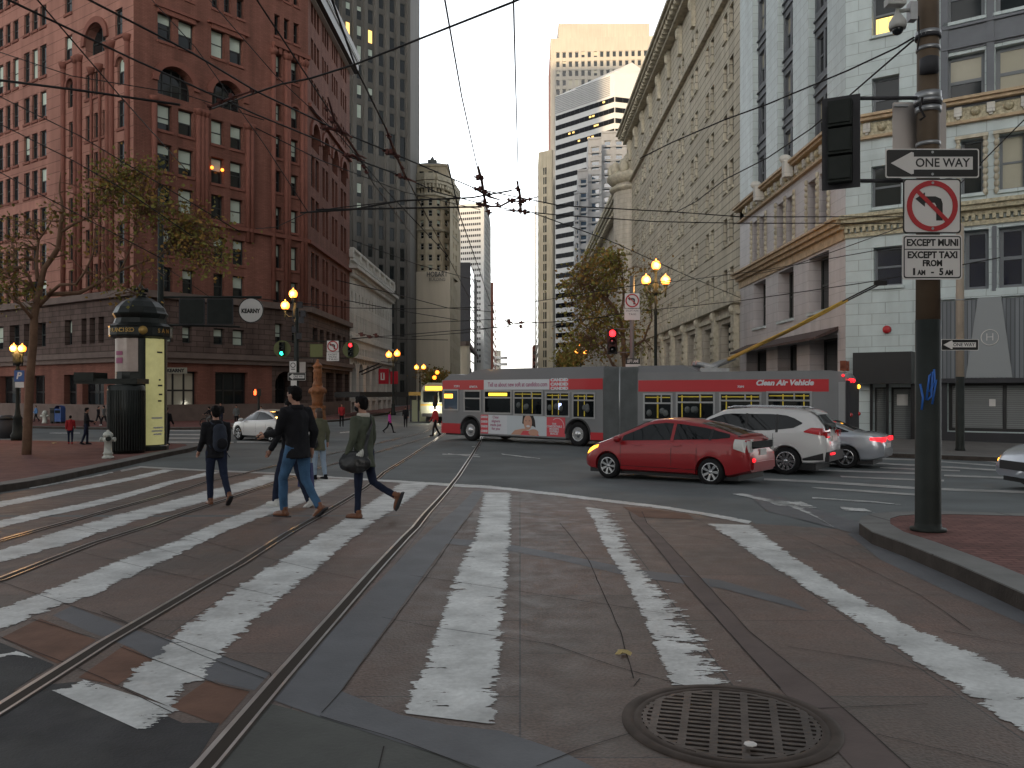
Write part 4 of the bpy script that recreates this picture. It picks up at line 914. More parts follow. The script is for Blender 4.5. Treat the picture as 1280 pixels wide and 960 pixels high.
# paving material of the crossing: reddish slabs with wear
def paving_mat():
    m = bpy.data.materials.new('red_brown_paving'); m.use_nodes = True; nt = m.node_tree; N = nt.nodes; L = nt.links; b = N['Principled BSDF']
    tc = N.new('ShaderNodeTexCoord'); br = N.new('ShaderNodeTexBrick'); L.new(tc.outputs['UV'], br.inputs['Vector'])
    mp = N.new('ShaderNodeMapping'); mp.inputs['Rotation'].default_value = (0, 0, R(90)); L.new(tc.outputs['UV'], mp.inputs['Vector']); L.new(mp.outputs[0], br.inputs['Vector'])
    br.inputs['Scale'].default_value = 1; br.inputs['Brick Width'].default_value = 1.55; br.inputs['Row Height'].default_value = 1.22; br.inputs['Mortar Size'].default_value = .007; br.inputs['Mortar Smooth'].default_value = .3
    br.inputs['Color1'].default_value = (.150, .092, .072, 1); br.inputs['Color2'].default_value = (.115, .083, .068, 1); br.inputs['Mortar'].default_value = (.035, .03, .028, 1)
    n1 = N.new('ShaderNodeTexNoise'); n1.inputs['Scale'].default_value = .55; n1.inputs['Detail'].default_value = 8; n1.inputs['Roughness'].default_value = .65; L.new(tc.outputs['Object'], n1.inputs['Vector'])
    n2 = N.new('ShaderNodeTexNoise'); n2.inputs['Scale'].default_value = 55; n2.inputs['Detail'].default_value = 3; L.new(tc.outputs['Object'], n2.inputs['Vector'])
    n3 = N.new('ShaderNodeTexNoise'); n3.inputs['Scale'].default_value = 4; n3.inputs['Detail'].default_value = 6; L.new(tc.outputs['Object'], n3.inputs['Vector'])
    def ramp(n, lo, hi):
        r = N.new('ShaderNodeMapRange'); r.inputs['From Min'].default_value = .3; r.inputs['From Max'].default_value = .7; r.inputs['To Min'].default_value = lo; r.inputs['To Max'].default_value = hi; L.new(n.outputs['Fac'], r.inputs['Value']); return r.outputs[0]
    def sc2(a, f):
        x = N.new('ShaderNodeVectorMath'); x.operation = 'SCALE'; L.new(a, x.inputs[0]); L.new(f, x.inputs['Scale']); return x.outputs[0]
    out = sc2(sc2(sc2(br.outputs['Color'], ramp(n1, .66, 1.3)), ramp(n2, .66, 1.34)), ramp(n3, .84, 1.14))
    # greyish dust
    mx = N.new('ShaderNodeMix'); mx.data_type = 'RGBA'; L.new(out, mx.inputs['A']); mx.inputs['B'].default_value = (.088, .08, .072, 1)
    n4 = N.new('ShaderNodeTexNoise'); n4.inputs['Scale'].default_value = 1.4; n4.inputs['Detail'].default_value = 7; L.new(tc.outputs['Object'], n4.inputs['Vector']); L.new(ramp(n4, 0, .55), mx.inputs['Factor'])
    L.new(mx.outputs['Result'], b.inputs['Base Color'])
    L.new(ramp(n3, .48, .72), b.inputs['Roughness'])
    bp = N.new('ShaderNodeBump'); bp.inputs['Strength'].default_value = .6; bp.inputs['Distance'].default_value = .01; L.new(n2.outputs['Fac'], bp.inputs['Height']); L.new(bp.outputs[0], b.inputs['Normal'])
    return m
M['paving'] = paving_mat()
def paint_mat(name, wear, col=(.62, .635, .625), right=.24, pr=9):
    m = bpy.data.materials.new(name); m.use_nodes = True; nt = m.node_tree; N = nt.nodes; L = nt.links; b = N['Principled BSDF']; out = N['Material Output']
    tc = N.new('ShaderNodeTexCoord')
    def nz(s, d=6, stretch=None):
        n = N.new('ShaderNodeTexNoise'); n.inputs['Scale'].default_value = s; n.inputs['Detail'].default_value = d; n.inputs['Roughness'].default_value = .62
        if stretch:
            mp = N.new('ShaderNodeMapping'); mp.inputs['Scale'].default_value = stretch; L.new(tc.outputs['Object'], mp.inputs['Vector']); L.new(mp.outputs[0], n.inputs['Vector'])
        else: L.new(tc.outputs['Object'], n.inputs['Vector'])
        return n.outputs['Fac']
    def rng(a, f0, f1, t0, t1):
        r = N.new('ShaderNodeMapRange'); r.inputs['From Min'].default_value = f0; r.inputs['From Max'].default_value = f1; r.inputs['To Min'].default_value = t0; r.inputs['To Max'].default_value = t1; L.new(a, r.inputs['Value']); return r.outputs[0]
    rgb = N.new('ShaderNodeRGB'); rgb.outputs[0].default_value = (*col, 1)
    x = N.new('ShaderNodeVectorMath'); x.operation = 'SCALE'; L.new(rgb.outputs[0], x.inputs[0]); L.new(rng(nz(2.0, 8), .3, .7, .6, 1.18), x.inputs['Scale'])
    y = N.new('ShaderNodeVectorMath'); y.operation = 'SCALE'; L.new(x.outputs[0], y.inputs[0]); L.new(rng(nz(28, 4), .35, .65, .88, 1.06), y.inputs['Scale'])
    L.new(y.outputs[0], b.inputs['Base Color']); b.inputs['Roughness'].default_value = .6
    su = N.new('ShaderNodeSeparateXYZ'); L.new(tc.outputs['UV'], su.inputs[0])
    def mth(op, p, q):
        m_ = N.new('ShaderNodeMath'); m_.operation = op
        for i_, v_ in enumerate((p, q)):
            if isinstance(v_, (int, float)): m_.inputs[i_].default_value = v_
            else: L.new(v_, m_.inputs[i_])
        return m_.outputs[0]
    eR = mth('MULTIPLY', mth('POWER', su.outputs['X'], pr), right); eL = mth('MULTIPLY', mth('POWER', mth('SUBTRACT', 1, su.outputs['X']), 9), .24)
    nn = mth('ADD', mth('MULTIPLY', nz(5, 8, (.7, 1.5, 1)), .62), mth('MULTIPLY', nz(24, 4, (.6, 1.5, 1)), .38))
    a = N.new('ShaderNodeMath'); a.operation = 'ADD'; a.inputs[1].default_value = 0; L.new(rng(mth('SUBTRACT', mth('SUBTRACT', nn, eR), eL), wear, wear+.012, 0, 1), a.inputs[0])
    tr = N.new('ShaderNodeBsdfTransparent'); ms = N.new('ShaderNodeMixShader'); L.new(a.outputs[0], ms.inputs['Fac']); L.new(tr.outputs[0], ms.inputs[1]); L.new(b.outputs[0], ms.inputs[2]); L.new(ms.outputs[0], out.inputs['Surface'])
    return m
M['paint'] = paint_mat('road_paint', .365); M['paintworn'] = paint_mat('worn_road_paint', .36, right=.26, pr=1.7); M['paintfar'] = paint_mat('thin_road_paint', .34, (.42, .42, .41), .1)
# crossing paving
edge = gp((170, 583), (250, 587), (345, 592), (430, 598), (500, 602), (620, 609), (700, 618), (800, 631), (880, 643), (945, 655), (1085, 664))
poly = edge+gp((1100, 686), (1200, 722), (1300, 762))+[(3.9, 3.0), (-6, 2.6), (-14, 6)]+gp((-120, 660), (0, 618), (60, 608))
sheet('crossing_paving', poly, M['paving'], .004)
def ps(name, pts, m, h, **k): return sheet(name, gp(*pts), m, h, **k)
ps('asphalt_patch', [(-60, 985), (-60, 850), (0, 868), (50, 858), (110, 852), (228, 905), (275, 905), (225, 985)], M['asphaltdark'], .0062)
ps('asphalt_patch', [(-120, 850), (-120, 790), (-10, 800), (68, 832), (10, 868), (-60, 900)], M['asphaltdark'], .0064)
ps('brown_slab', [(2, 798), (50, 774), (120, 801), (72, 831)], M['brown'], .0058)
ps('brown_slab', [(212, 885), (258, 852), (312, 866), (275, 908)], M['brown'], .0060)
ps('brown_slab', [(98, 848), (155, 808), (193, 826), (146, 858)], M['brown'], .0060)
ps('granite_band', [(110, 790), (168, 812), (195, 828), (255, 850), (318, 864), (338, 842), (290, 825), (230, 805), (156, 785), (90, 758), (66, 770)], M['granite'], .0052)
ps('concrete_slab', [(335, 880), (400, 897), (500, 930), (620, 965), (660, 1000), (240, 1000)], M['slab'], .0054)
ps('granite_band', [(337, 875), (402, 803), (500, 700), (566, 640), (592, 614), (606, 614), (582, 650), (540, 705), (425, 866), (398, 897)], M['granite'], .0066)
ps('granite_band', [(398, 897), (423, 864), (500, 895), (560, 908), (625, 915), (700, 940), (790, 985), (660, 1000), (620, 968), (500, 930)], M['granite'], .0072)
ps('granite_band', [(538, 678), (592, 684), (640, 690), (700, 701), (790, 722), (900, 736), (1010, 765), (990, 752), (900, 726), (790, 712), (700, 693), (640, 682), (592, 676), (545, 672)], M['granite'], .0068)
ps('granite_band', [(1070, 668), (960, 640), (935, 618), (962, 615), (1000, 632), (1085, 657)], M['granite'], .0070)
ps('dark_band', [(786, 640), (802, 640), (809, 655), (936, 790), (1053, 886), (1168, 990), (1092, 990), (975, 862), (858, 733), (790, 650)], mat('brown_granite', (.115, .088, .082), .65, var=.2, vscale=2, bump=.15, bscale=50), .0076)
ps('orange_slab', [(778, 634), (800, 635), (860, 643), (868, 650), (800, 647)], M['brown'], .0080)
# gutter strip along the island kerb
ps('granite_band', [(1060, 668), (1100, 700), (1180, 738), (1300, 790), (1320, 770), (1180, 716), (1100, 684), (1078, 662)], M['granite'], .0056)
# joints and cracks
def crack(pts, wpx=.008, h=.0098, jit=.003, seg=.12):
    P = [Vector((*G(*p).xy, 0)) for p in pts]; out = []
    for a, c in zip(P, P[1:]):
        n = max(1, int((c-a).length/seg))
        for i in range(n): out.append(a.lerp(c, i/n))
    out.append(P[-1]); mb = jmb; prev = None
    for i, p in enumerate(out):
        d = (out[min(i+1, len(out)-1)]-out[max(0, i-1)]).normalized(); s = Vector((-d.y, d.x, 0))
        q = p+s*(noise.noise(Vector((p.x*3, p.y*3, 1)))*jit*2); w = wpx*(.6+.8*abs(noise.noise(Vector((p.x*7, p.y*7, 5)))))
        a = q+s*w*.5; c = q-s*w*.5; a.z = zg(a.y)+h; c.z = zg(c.y)+h
        if prev: mb.quad(prev[0], a, c, prev[1])
        prev = (a, c)
jmb = MB()
for l in ([(402, 893), (430, 862), (545, 705), (592, 640)], [(400, 897), (500, 927), (560, 950), (640, 985)], [(478, 773), (540, 785), (690, 807), (770, 835), (860, 860)], [(512, 720), (560, 727), (660, 742), (830, 768)],
          [(700, 655), (735, 700), (775, 790), (792, 850)], [(802, 640), (809, 655), (936, 790), (1053, 886), (1168, 990)], [(786, 640), (790, 650), (858, 733), (975, 862)], [(985, 810), (1100, 828), (1170, 843)],
          [(1000, 888), (1055, 886), (1160, 882)], [(1095, 920), (1180, 940), (1260, 960)], [(670, 960), (720, 940), (800, 915), (835, 900)], [(980, 665), (1060, 700), (1150, 745), (1215, 790)], [(1180, 790), (1260, 805), (1330, 815)],
          [(640, 640), (735, 655), (860, 670), (1000, 695)], [(345, 870), (338, 843), (205, 795), (85, 757), (0, 728)], [(150, 810), (275, 858), (312, 866)], [(40, 775), (128, 802), (75, 832)], [(190, 660), (300, 690), (400, 715), (470, 730)], [(95, 690), (200, 715), (340, 745)],
          [(0, 798), (130, 850), (215, 893)], [(125, 765), (255, 822), (330, 850)], [(480, 935), (468, 985)], [(20, 640), (130, 665)], [(60, 655), (250, 700)], [(330, 610), (470, 628)], [(260, 625), (420, 650)], [(792, 860), (800, 850)]):
    crack(l)
tag(jmb.build('pavement_joints', M['joint']), kind='structure')
# painted stripes
def stripe(name, L_, R_, m='paint', h=.0085, jl=.012, jr=.015):
    """left and right edges as photo points; edges are chipped"""
    def edge(pts, j, s):
        P = [Vector((*G(*p).xy, 0)) for p in pts]; out = []
        for a, c in zip(P, P[1:]):
            n = max(1, int((c-a).length/.035))
            for i in range(n): out.append(a.lerp(c, i/n))
        out.append(P[-1]); r = []
        for p in out:
            k = noise.noise(Vector((p.x*4, p.y*9, s)))*1.2+noise.noise(Vector((p.x*11, p.y*30, s+3)))*1.1; r.append(Vector((p.x+k*j, p.y, 0)))
        return r
    a = edge(L_, jl, 1); c = edge(R_, jr, 9); n = max(len(a), len(c)); pa = []; pc = []
    for i in range(n): pa.append(a[int(i*(len(a)-1)/(n-1))]); pc.append(c[int(i*(len(c)-1)/(n-1))])
    mb = MB()
    for p, q in zip(pa, pc):
        for k in range(4): r = p.lerp(q, k/3); mb.v.append(Vector((r.x, r.y, zg(r.y)+h)))
    for i in range(n-1):
        for k in range(3): mb.f.append([4*i+k, 4*i+k+1, 4*i+k+5, 4*i+k+4]); mb.sm.append(False)
    o = mb.build(name, M[m]); uv = o.data.uv_layers[0].data
    for l in o.data.loops: uv[l.index].uv = ((l.vertex_index % 4)/3, o.data.vertices[l.vertex_index].co.y)
    return tag(o, kind='structure')
stripe('crosswalk_stripe', [(495, 892), (520, 845), (545, 780), (572, 705), (592, 672), (598, 640), (603, 616)], [(622, 908), (629, 830), (634, 760), (639, 700), (640, 660), (640, 616)], jl=.015, jr=.01)
stripe('crosswalk_stripe', [(835, 858), (815, 808), (795, 760), (778, 722), (752, 680), (730, 634)], [(935, 858), (900, 815), (868, 770), (838, 740), (800, 700), (772, 640)], 'paintworn', jl=.008, jr=.03)
stripe('crosswalk_stripe', [(1310, 940), (1200, 867), (1100, 800), (1040, 760), (1000, 733), (940, 695), (881, 655)], [(1310, 868), (1240, 825), (1150, 788), (1090, 755), (1040, 727), (990, 694), (940, 657)], 'paint', jl=.008, jr=.02)
stripe('crosswalk_stripe', [(148, 858), (172, 833), (200, 815), (235, 777), (300, 730), (360, 695), (420, 655), (470, 622), (497, 604)], [(215, 887), (258, 845), (282, 820), (302, 795), (340, 760), (400, 712), (440, 676), (500, 635), (538, 606)], jl=.03, jr=.03)
stripe('crosswalk_stripe', [(60, 864), (100, 850)], [(180, 918), (228, 890)], jl=.02, jr=.03)
stripe('crosswalk_stripe', [(-90, 797), (-20, 765), (9, 758), (87, 726), (150, 700), (219, 676), (300, 642), (370, 612), (400, 598)], [(-90, 830), (0, 790), (47, 771), (125, 743), (219, 697), (297, 660), (350, 641), (410, 618), (440, 600)])
stripe('crosswalk_stripe', [(-100, 716), (0, 688), (60, 668), (160, 640), (250, 615), (330, 594)], [(-100, 740), (0, 705), (85, 682), (180, 650), (280, 622), (350, 600), (362, 594)])
stripe('crosswalk_stripe', [(-100, 673), (0, 651), (100, 630), (200, 604), (258, 590)], [(-100, 688), (0, 661), (110, 636), (220, 604), (275, 591)])
stripe('crosswalk_stripe', [(-80, 641), (0, 627), (100, 608), (203, 587)], [(-80, 652), (0, 635), (110, 612), (219, 588)])
stripe('crosswalk_stripe', [(36, 610), (90, 600), (140, 590)], [(38, 611.5), (92, 602), (142, 591.5)], 'paintworn')
# lines across
stripe('crosswalk_line', [(150, 588), (175, 583), (250, 587), (345, 591)], [(152, 590), (176, 585), (252, 589), (345, 593)], 'paintfar', jl=0, jr=0)
stripe('crosswalk_line', [(350, 591), (500, 601), (620, 608), (700, 617), (830, 633), (940, 652)], [(350, 593), (500, 604), (620, 612), (700, 621), (830, 637), (935, 656)], 'paint', jl=0, jr=0, h=.0095)
stripe('road_line', [(-40, 828), (20, 815), (30, 818)], [(-40, 832), (22, 820), (50, 828)], 'paintworn')
for i, (y, x0, x1) in enumerate(((533, 208, 262), (537.5, 206, 268), (542.5, 206, 275), (547, 206, 285), (552, 206, 292), (556.5, 200, 250))):
    stripe('crosswalk_stripe', [(x0, y), (x1, y+.3)], [(x0, y+1.6), (x1, y+1.9)], 'paintfar', jl=0, jr=0)
stripe('stop_line', [(296, 551.5), (345, 551.5)], [(296, 553.5), (345, 553.5)], 'paintfar', jl=0, jr=0)
for a, c in (([(100, 554.5), (135, 554.5)], [(98, 556.5), (135, 556.5)]), ([(62, 541), (100, 541)], [(62, 542.2), (100, 542.2)]), ([(425, 540.5), (470, 536.5)], [(425, 542), (470, 538)]), ([(560, 567), (600, 571)], [(560, 568), (600, 572)]), ([(553, 567.5), (598, 568.5)], [(553, 568.5), (598, 569.6)]), ([(625, 567), (675, 573)], [(630, 569), (675, 574)]), ([(590, 558), (600, 558)], [(590, 559), (600, 559)])):
    stripe('road_line', a, c, 'paintworn', jl=0, jr=0)
# right hand crossing
for L_, R_ in (([(955, 598), (1040, 602), (1145, 609), (1280, 614)], [(955, 600.5), (1040, 605), (1145, 612), (1280, 617)]), ([(1013, 609), (1080, 613), (1150, 618)], [(1022, 611), (1080, 615.5), (1150, 620.5)]),
               ([(1050, 595), (1145, 599), (1180, 600)], [(1052, 597), (1145, 601), (1180, 602.3)]), ([(1180, 593.5), (1262, 596.5)], [(1180, 595.5), (1262, 598.8)]), ([(1022, 587), (1100, 589.5), (1150, 591)], [(1024, 589), (1100, 591.5), (1150, 593)]),
               ([(1085, 578), (1150, 581), (1262, 588)], [(1085, 579.8), (1150, 583), (1262, 590)]), ([(1090, 572.5), (1150, 574.5), (1250, 582)], [(1090, 574), (1150, 576), (1250, 583.6)]), ([(1172, 569.5), (1265, 579)], [(1172, 570.8), (1265, 580.8)]), ([(1100, 584), (1200, 588)], [(1100, 585.6), (1200, 589.8)]), ([(1230, 571), (1300, 573)], [(1230, 572), (1300, 574.4)])):
    stripe('crosswalk_stripe', L_, R_, 'paintfar', jl=0, jr=0)
for L_, R_ in (([(915, 618), (985, 633), (1030, 652)], [(935, 617), (1000, 632), (1050, 665)]), ([(958, 626), (1000, 627)], [(975, 635), (1028, 638)]), ([(1050, 634), (1080, 636)], [(1055, 640), (1097, 643)]), ([(1015, 622), (1090, 627)], [(1015, 624), (1142, 633)])):
    stripe('road_line', L_, R_, 'paintworn', jl=.01, jr=.01, h=.0105)
M['groove'] = mat('rail_groove', (.045, .037, .031), .95)
# rails: straight grooved track
def railline(pts, first):
    P = [G(*p) for p in pts]
    def strip(name, off0, off1, z, m):
        mb = MB(); out = []
        for a, c in zip(P, P[1:]):
            n = max(1, int(abs(c.y-a.y)/.8))
            for i in range(n): out.append(a.lerp(c, i/n))
        out.append(P[-1])
        for p in out: mb.v += [Vector((p.x+off0, p.y, zg(p.y)+z)), Vector((p.x+off1, p.y, zg(p.y)+z))]
        for i in range(len(out)-1): mb.f.append([2*i, 2*i+1, 2*i+3, 2*i+2]); mb.sm.append(True)
        return tag(mb.build(name, M[m]), kind='structure')
    strip('rail_bed', -.068, .062, .0115, 'rust'); strip('rail_head', -.062, -.034, .0145, 'rail'); strip('rail_guard', .034, .052, .0145, 'rail'); strip('rail_groove', -.034, .034, .013, 'groove')
railline([(160, 1060), (258, 960), (350, 851), (520, 660), (565, 606), (600, 553), (612, 520)], 1)
railline([(-160, 985), (0, 889), (130, 806), (300, 706), (400, 645), (480, 591), (552, 545), (590, 514)], 0)
railline([(-300, 800), (0, 726), (117, 680), (190, 657), (320, 612), (400, 585), (480, 563), (540, 545), (585, 512)], 0)
railline([(-300, 745), (0, 677), (100, 649), (260, 602), (347, 582), (435, 563), (530, 541), (580, 511)], 0)
# ---- sidewalks and islands with kerbs
def island(name, pts, m, h=.15, kw=.32, skip=()):
    P = [Vector(p) for p in pts]; area = sum(a.x*c.y-c.x*a.y for a, c in zip(P, P[1:]+P[:1]))
    if area < 0: P.reverse()
    n = len(P); ins = []
    for i in range(n):
        a, p, c = P[i-1], P[i], P[(i+1) % n]; d1 = (p-a).normalized(); d2 = (c-p).normalized(); nn = Vector((-(d1.y+d2.y), d1.x+d2.x)); nn = nn.normalized() if nn.length > 1e-6 else Vector((-d1.y, d1.x))
        k = max(.35, nn.dot(Vector((-d1.y, d1.x)))); ins.append(p+nn*kw/k)
    o1 = sheet(name+'_paving', [(p.x, p.y) for p in ins], m, h-.004)
    mb = MB(); mk = MB()
    for i in range(n):
        j = (i+1) % n; L_ = (P[j]-P[i]).length; k = max(1, int(L_/1.0)) if L_ < 60 else 12
        for q in range(k):
            a, c = P[i].lerp(P[j], q/k), P[i].lerp(P[j], (q+1)/k); a2, c2 = ins[i].lerp(ins[j], q/k), ins[i].lerp(ins[j], (q+1)/k)
            za, zc = zg(a.y), zg(c.y)
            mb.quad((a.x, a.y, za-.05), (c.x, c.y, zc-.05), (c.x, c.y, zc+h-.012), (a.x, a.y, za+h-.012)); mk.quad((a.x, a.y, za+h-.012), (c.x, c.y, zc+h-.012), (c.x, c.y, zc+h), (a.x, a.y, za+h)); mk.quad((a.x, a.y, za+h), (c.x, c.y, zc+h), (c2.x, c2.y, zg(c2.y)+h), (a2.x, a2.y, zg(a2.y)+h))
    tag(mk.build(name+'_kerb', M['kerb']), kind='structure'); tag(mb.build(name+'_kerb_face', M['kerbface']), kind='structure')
def gh(*pts): return [tuple(G(x, y, .15).xy) for x, y in pts]
# left island with tree, hydrant and kiosk
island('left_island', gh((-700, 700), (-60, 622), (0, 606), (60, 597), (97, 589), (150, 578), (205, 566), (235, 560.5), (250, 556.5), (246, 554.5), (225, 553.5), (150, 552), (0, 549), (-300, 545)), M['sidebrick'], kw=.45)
# right island
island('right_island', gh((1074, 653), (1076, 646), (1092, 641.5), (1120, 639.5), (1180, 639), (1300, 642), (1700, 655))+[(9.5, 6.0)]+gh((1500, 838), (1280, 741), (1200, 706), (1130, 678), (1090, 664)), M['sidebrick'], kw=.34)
# far left pavement before the red building and pavement along the right side
xs_ = -14.2
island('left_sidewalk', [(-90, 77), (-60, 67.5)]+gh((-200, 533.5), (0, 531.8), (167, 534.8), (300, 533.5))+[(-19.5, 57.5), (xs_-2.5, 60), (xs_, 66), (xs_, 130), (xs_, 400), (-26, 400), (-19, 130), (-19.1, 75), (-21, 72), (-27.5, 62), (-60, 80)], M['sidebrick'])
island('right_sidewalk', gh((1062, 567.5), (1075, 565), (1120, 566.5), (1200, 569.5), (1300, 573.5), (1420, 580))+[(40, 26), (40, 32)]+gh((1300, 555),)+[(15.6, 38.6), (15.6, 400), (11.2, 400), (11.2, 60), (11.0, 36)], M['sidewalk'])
# manhole
c = G(912, 905); mh = thing('manhole_cover', 'round rusty cast iron manhole cover with slotted grid in the foreground paving', 'manhole cover', (c.x, c.y, zg(c.y)+.004), 0)
mh.rotation_euler.z = R(-14); mh.scale.z = .45
mb = MB(); r0 = .545; mb.lathe([(r0, 0), (r0, .02), (r0-.03, .026), (r0-.05, .026), (r0-.055, .016), (r0-.065, .016), (r0-.07, .027), (r0-.10, .027), (r0-.10, 0), (r0, 0)], (0, 0, 0), 56); mb.build('frame', M['ironw'], mh)
mb = MB(); mb.lathe([(.001, .0095), (r0-.095, .0095)], (0, 0, 0), 40, smooth=False); mb.build('dark_pit', M['joint'], mh)
mb = MB(); rr = r0-.097
nb = 17
for i in range(nb):
    y = -rr+2*rr*(i+.5)/nb; hw = math.sqrt(max(0, rr*rr-y*y)); mb.box(-hw, hw, y-.0135, y+.0135, .0105, .0265)
for i in range(6):
    x = -rr+2*rr*(i+.5)/6; hh = math.sqrt(max(0, rr*rr-x*x)); mb.box(x-.019, x+.019, -hh, hh, .0107, .0268)
mb.lathe([(rr-.03, .027), (rr-.01, .0272), (rr-.01, .02), (rr-.03, .02), (rr-.03, .027)], (0, 0, 0), 40, smooth=False)
mb.build('grating', M['iron'], mh)
mb = MB(); mb.lathe([(.001, .004), (.03, .004), (.032, 0)], (.10, -.37, .0285), 8); tag(mb.build('chewing_gum', M['signwhite'], None), 'white flattened gum blob stuck on the near edge of the manhole grating', 'gum')
o = bpy.data.objects['chewing_gum']; q = G(938, 940); o.location = (q.x-.10, q.y+.37, zg(q.y)+.008)
# fallen leaves
def leaf(px, py, s, label, h=.025):
    p = G(px, py); mb = MB(); pts = []
    for i in range(11):
        an = 2*math.pi*i/11; r_ = s*(1 if i % 2 == 0 else .6); pts.append((math.cos(an)*r_, math.sin(an)*r_*.7, .012*math.sin(3*an)))
    n = len(pts); mb.add(pts+[(x, y, z-.004) for x, y, z in pts]+[(0, 0, .018)], [[i, (i+1) % n, 2*n] for i in range(n)]+[[i, n+i, n+(i+1) % n, (i+1) % n] for i in range(n)]+[[n+i for i in reversed(range(n))]])
    o = mb.build('fallen_leaf', M['leafy']); o.location = (p.x, p.y, zg(p.y)+h); o.rotation_euler.z = px; tag(o, label, 'leaf')
leaf(779, 820, .055, 'curled yellow leaf lying on the paving right of the central crosswalk stripe')
leaf(68, 559, .16, 'yellow leaf on the brick island near the tree trunk', .17)
# ================================================================ street furniture
def Wm(px, py, d, rz=0): return Matrix.Translation(W(px, py, d)) @ Matrix.Rotation(rz, 4, 'Z')
class Sign:
    """flat board facing the street; positions given in photo pixels at distance d"""
    def __init__(s, root, d): s.root, s.d, s.k = root, d, d/F
    def rect(s, x0, y0, x1, y1, m, off=0, th=.02, r=0, name='panel', slant=0, parent=None):
        a, c = W(x0, y1, s.d), W(x1, y0, s.d); w, h = c.x-a.x, c.z-a.z; r *= s.k; pts = []
        if r > 0:
            for cx, cz, a0 in ((w-r, h-r, 0), (r, h-r, 90), (r, r, 180), (w-r, r, 270)):
                for i in range(5): an = R(a0+22.5*i); pts.append((cx+r*math.cos(an), cz+r*math.sin(an)))
        else: pts = [(w, h), (0, h), (0, 0), (w, 0)]
        mb = MB(); mb.prism(pts, lambda u, v, o: Vector((a.x+u, s.d-off-o, a.z+v+slant*s.k*(u/w-.5))), 0, th)
        return mb.build(name, m, parent or s.root, world=True)
    def poly(s, pts, m, off, th=.003, name='symbol', parent=None):
        P = [W(x, y, s.d) for x, y in pts]; mb = MB(); n = len(P)
        mb.add([(p.x, s.d-off, p.z) for p in P]+[(p.x, s.d-off-th, p.z) for p in P], [list(range(n)), [n+i for i in reversed(range(n))]]+[[i, i+n, (i+1) % n+n, (i+1) % n] for i in range(n)])
        return mb.build(name, m, parent or s.root, world=True)
    def ring(s, cx, cy, r0, r1, m, off, th=.004, name='ring', ky=1):
        c = W(cx, cy, s.d); mb = MB(); n = 36; a0 = [(r1*s.k*math.cos(2*math.pi*i/n), r1*ky*s.k*math.sin(2*math.pi*i/n)) for i in range(n)]; b0 = [(r0*s.k*math.cos(2*math.pi*i/n), r0*ky*s.k*math.sin(2*math.pi*i/n)) for i in range(n)]
        for i in range(n):
            j = (i+1) % n; P = []
            for o in (off, off+th):
                for q in (b0[i], a0[i], a0[j], b0[j]): P.append((c.x+q[0], s.d-o, c.z+q[1]))
            if r0 > 0: mb.hexa(P)
            else: mb.add([P[1], P[2], (c.x, s.d-off, c.z), P[5], P[6], (c.x, s.d-off-th, c.z)], [[0, 1, 2], [5, 4, 3], [0, 3, 4, 1]])
        return mb.build(name, m, s.root, world=True)
    def text(s, t, cx, cy, hpx, m, off, wpx=None, bold=.0, rz=0, **k):
        return mk_text(t, hpx*s.k/.72, m, s.root, Matrix.Translation(W(cx, cy, s.d)+Vector((0, -off, 0))), bold=bold, width=wpx*s.k if wpx else None, **k)
def oneway(s, x0, y0, x1, y1, off=0):
    w, h = x1-x0, y1-y0; f = h/38.
    s.rect(x0, y0, x1, y1, M['signwhite'], off, .006, r=3*f, name='edge'); s.rect(x0+1.6*f, y0+1.6*f, x1-1.6*f, y1-1.6*f, M['signblack'], off+.006, .003, r=2.5*f, name='panel')
    cy = (y0+y1)/2
    s.poly([(x0+.055*w, cy), (x0+.275*w, cy-.38*h), (x0+.30*w, cy-.36*h), (x0+.30*w, cy-.22*h), (x0+.93*w, cy-.22*h), (x0+.93*w, cy+.22*h), (x0+.30*w, cy+.22*h), (x0+.30*w, cy+.36*h), (x0+.275*w, cy+.38*h)], M['signwhite'], off+.009, name='arrow')
    s.text('ONE WAY', x0+.61*w, cy, .30*h, M['signblack'], off+.013, wpx=.58*w, bold=.012*s.k*h*.5)
def noleft(s, x0, y0, x1, y1, off=0):
    w, h = x1-x0, y1-y0; cx, cy = (x0+x1)/2, (y0+y1)/2; r = .44*w
    s.rect(x0, y0, x1, y1, M['signblack'], off, .004, r=.06*w, name='edge'); s.rect(x0+.025*w, y0+.025*w, x1-.025*w, y1-.025*w, M['signwhite'], off+.004, .003, r=.05*w, name='panel')
    q = w/72.; T = lambda pts: [(cx+x*q, cy+y*q) for x, y in pts]
    s.poly(T([(-21, -9), (-9, -17), (-9, -12), (4, -12), (11, -9), (13, -3), (13, 18), (5, 18), (5, -1), (3, -4), (-9, -4), (-9, 1)]), M['signblack'], off+.007, name='turn_arrow')
    s.ring(cx, cy, r*.80, r, M['signred'], off+.011)
    s.poly([(cx-r*.66, cy-r*.55), (cx-r*.55, cy-r*.66), (cx+r*.66, cy+r*.55), (cx+r*.55, cy+r*.66)], M['signred'], off+.0115, .004, name='slash')
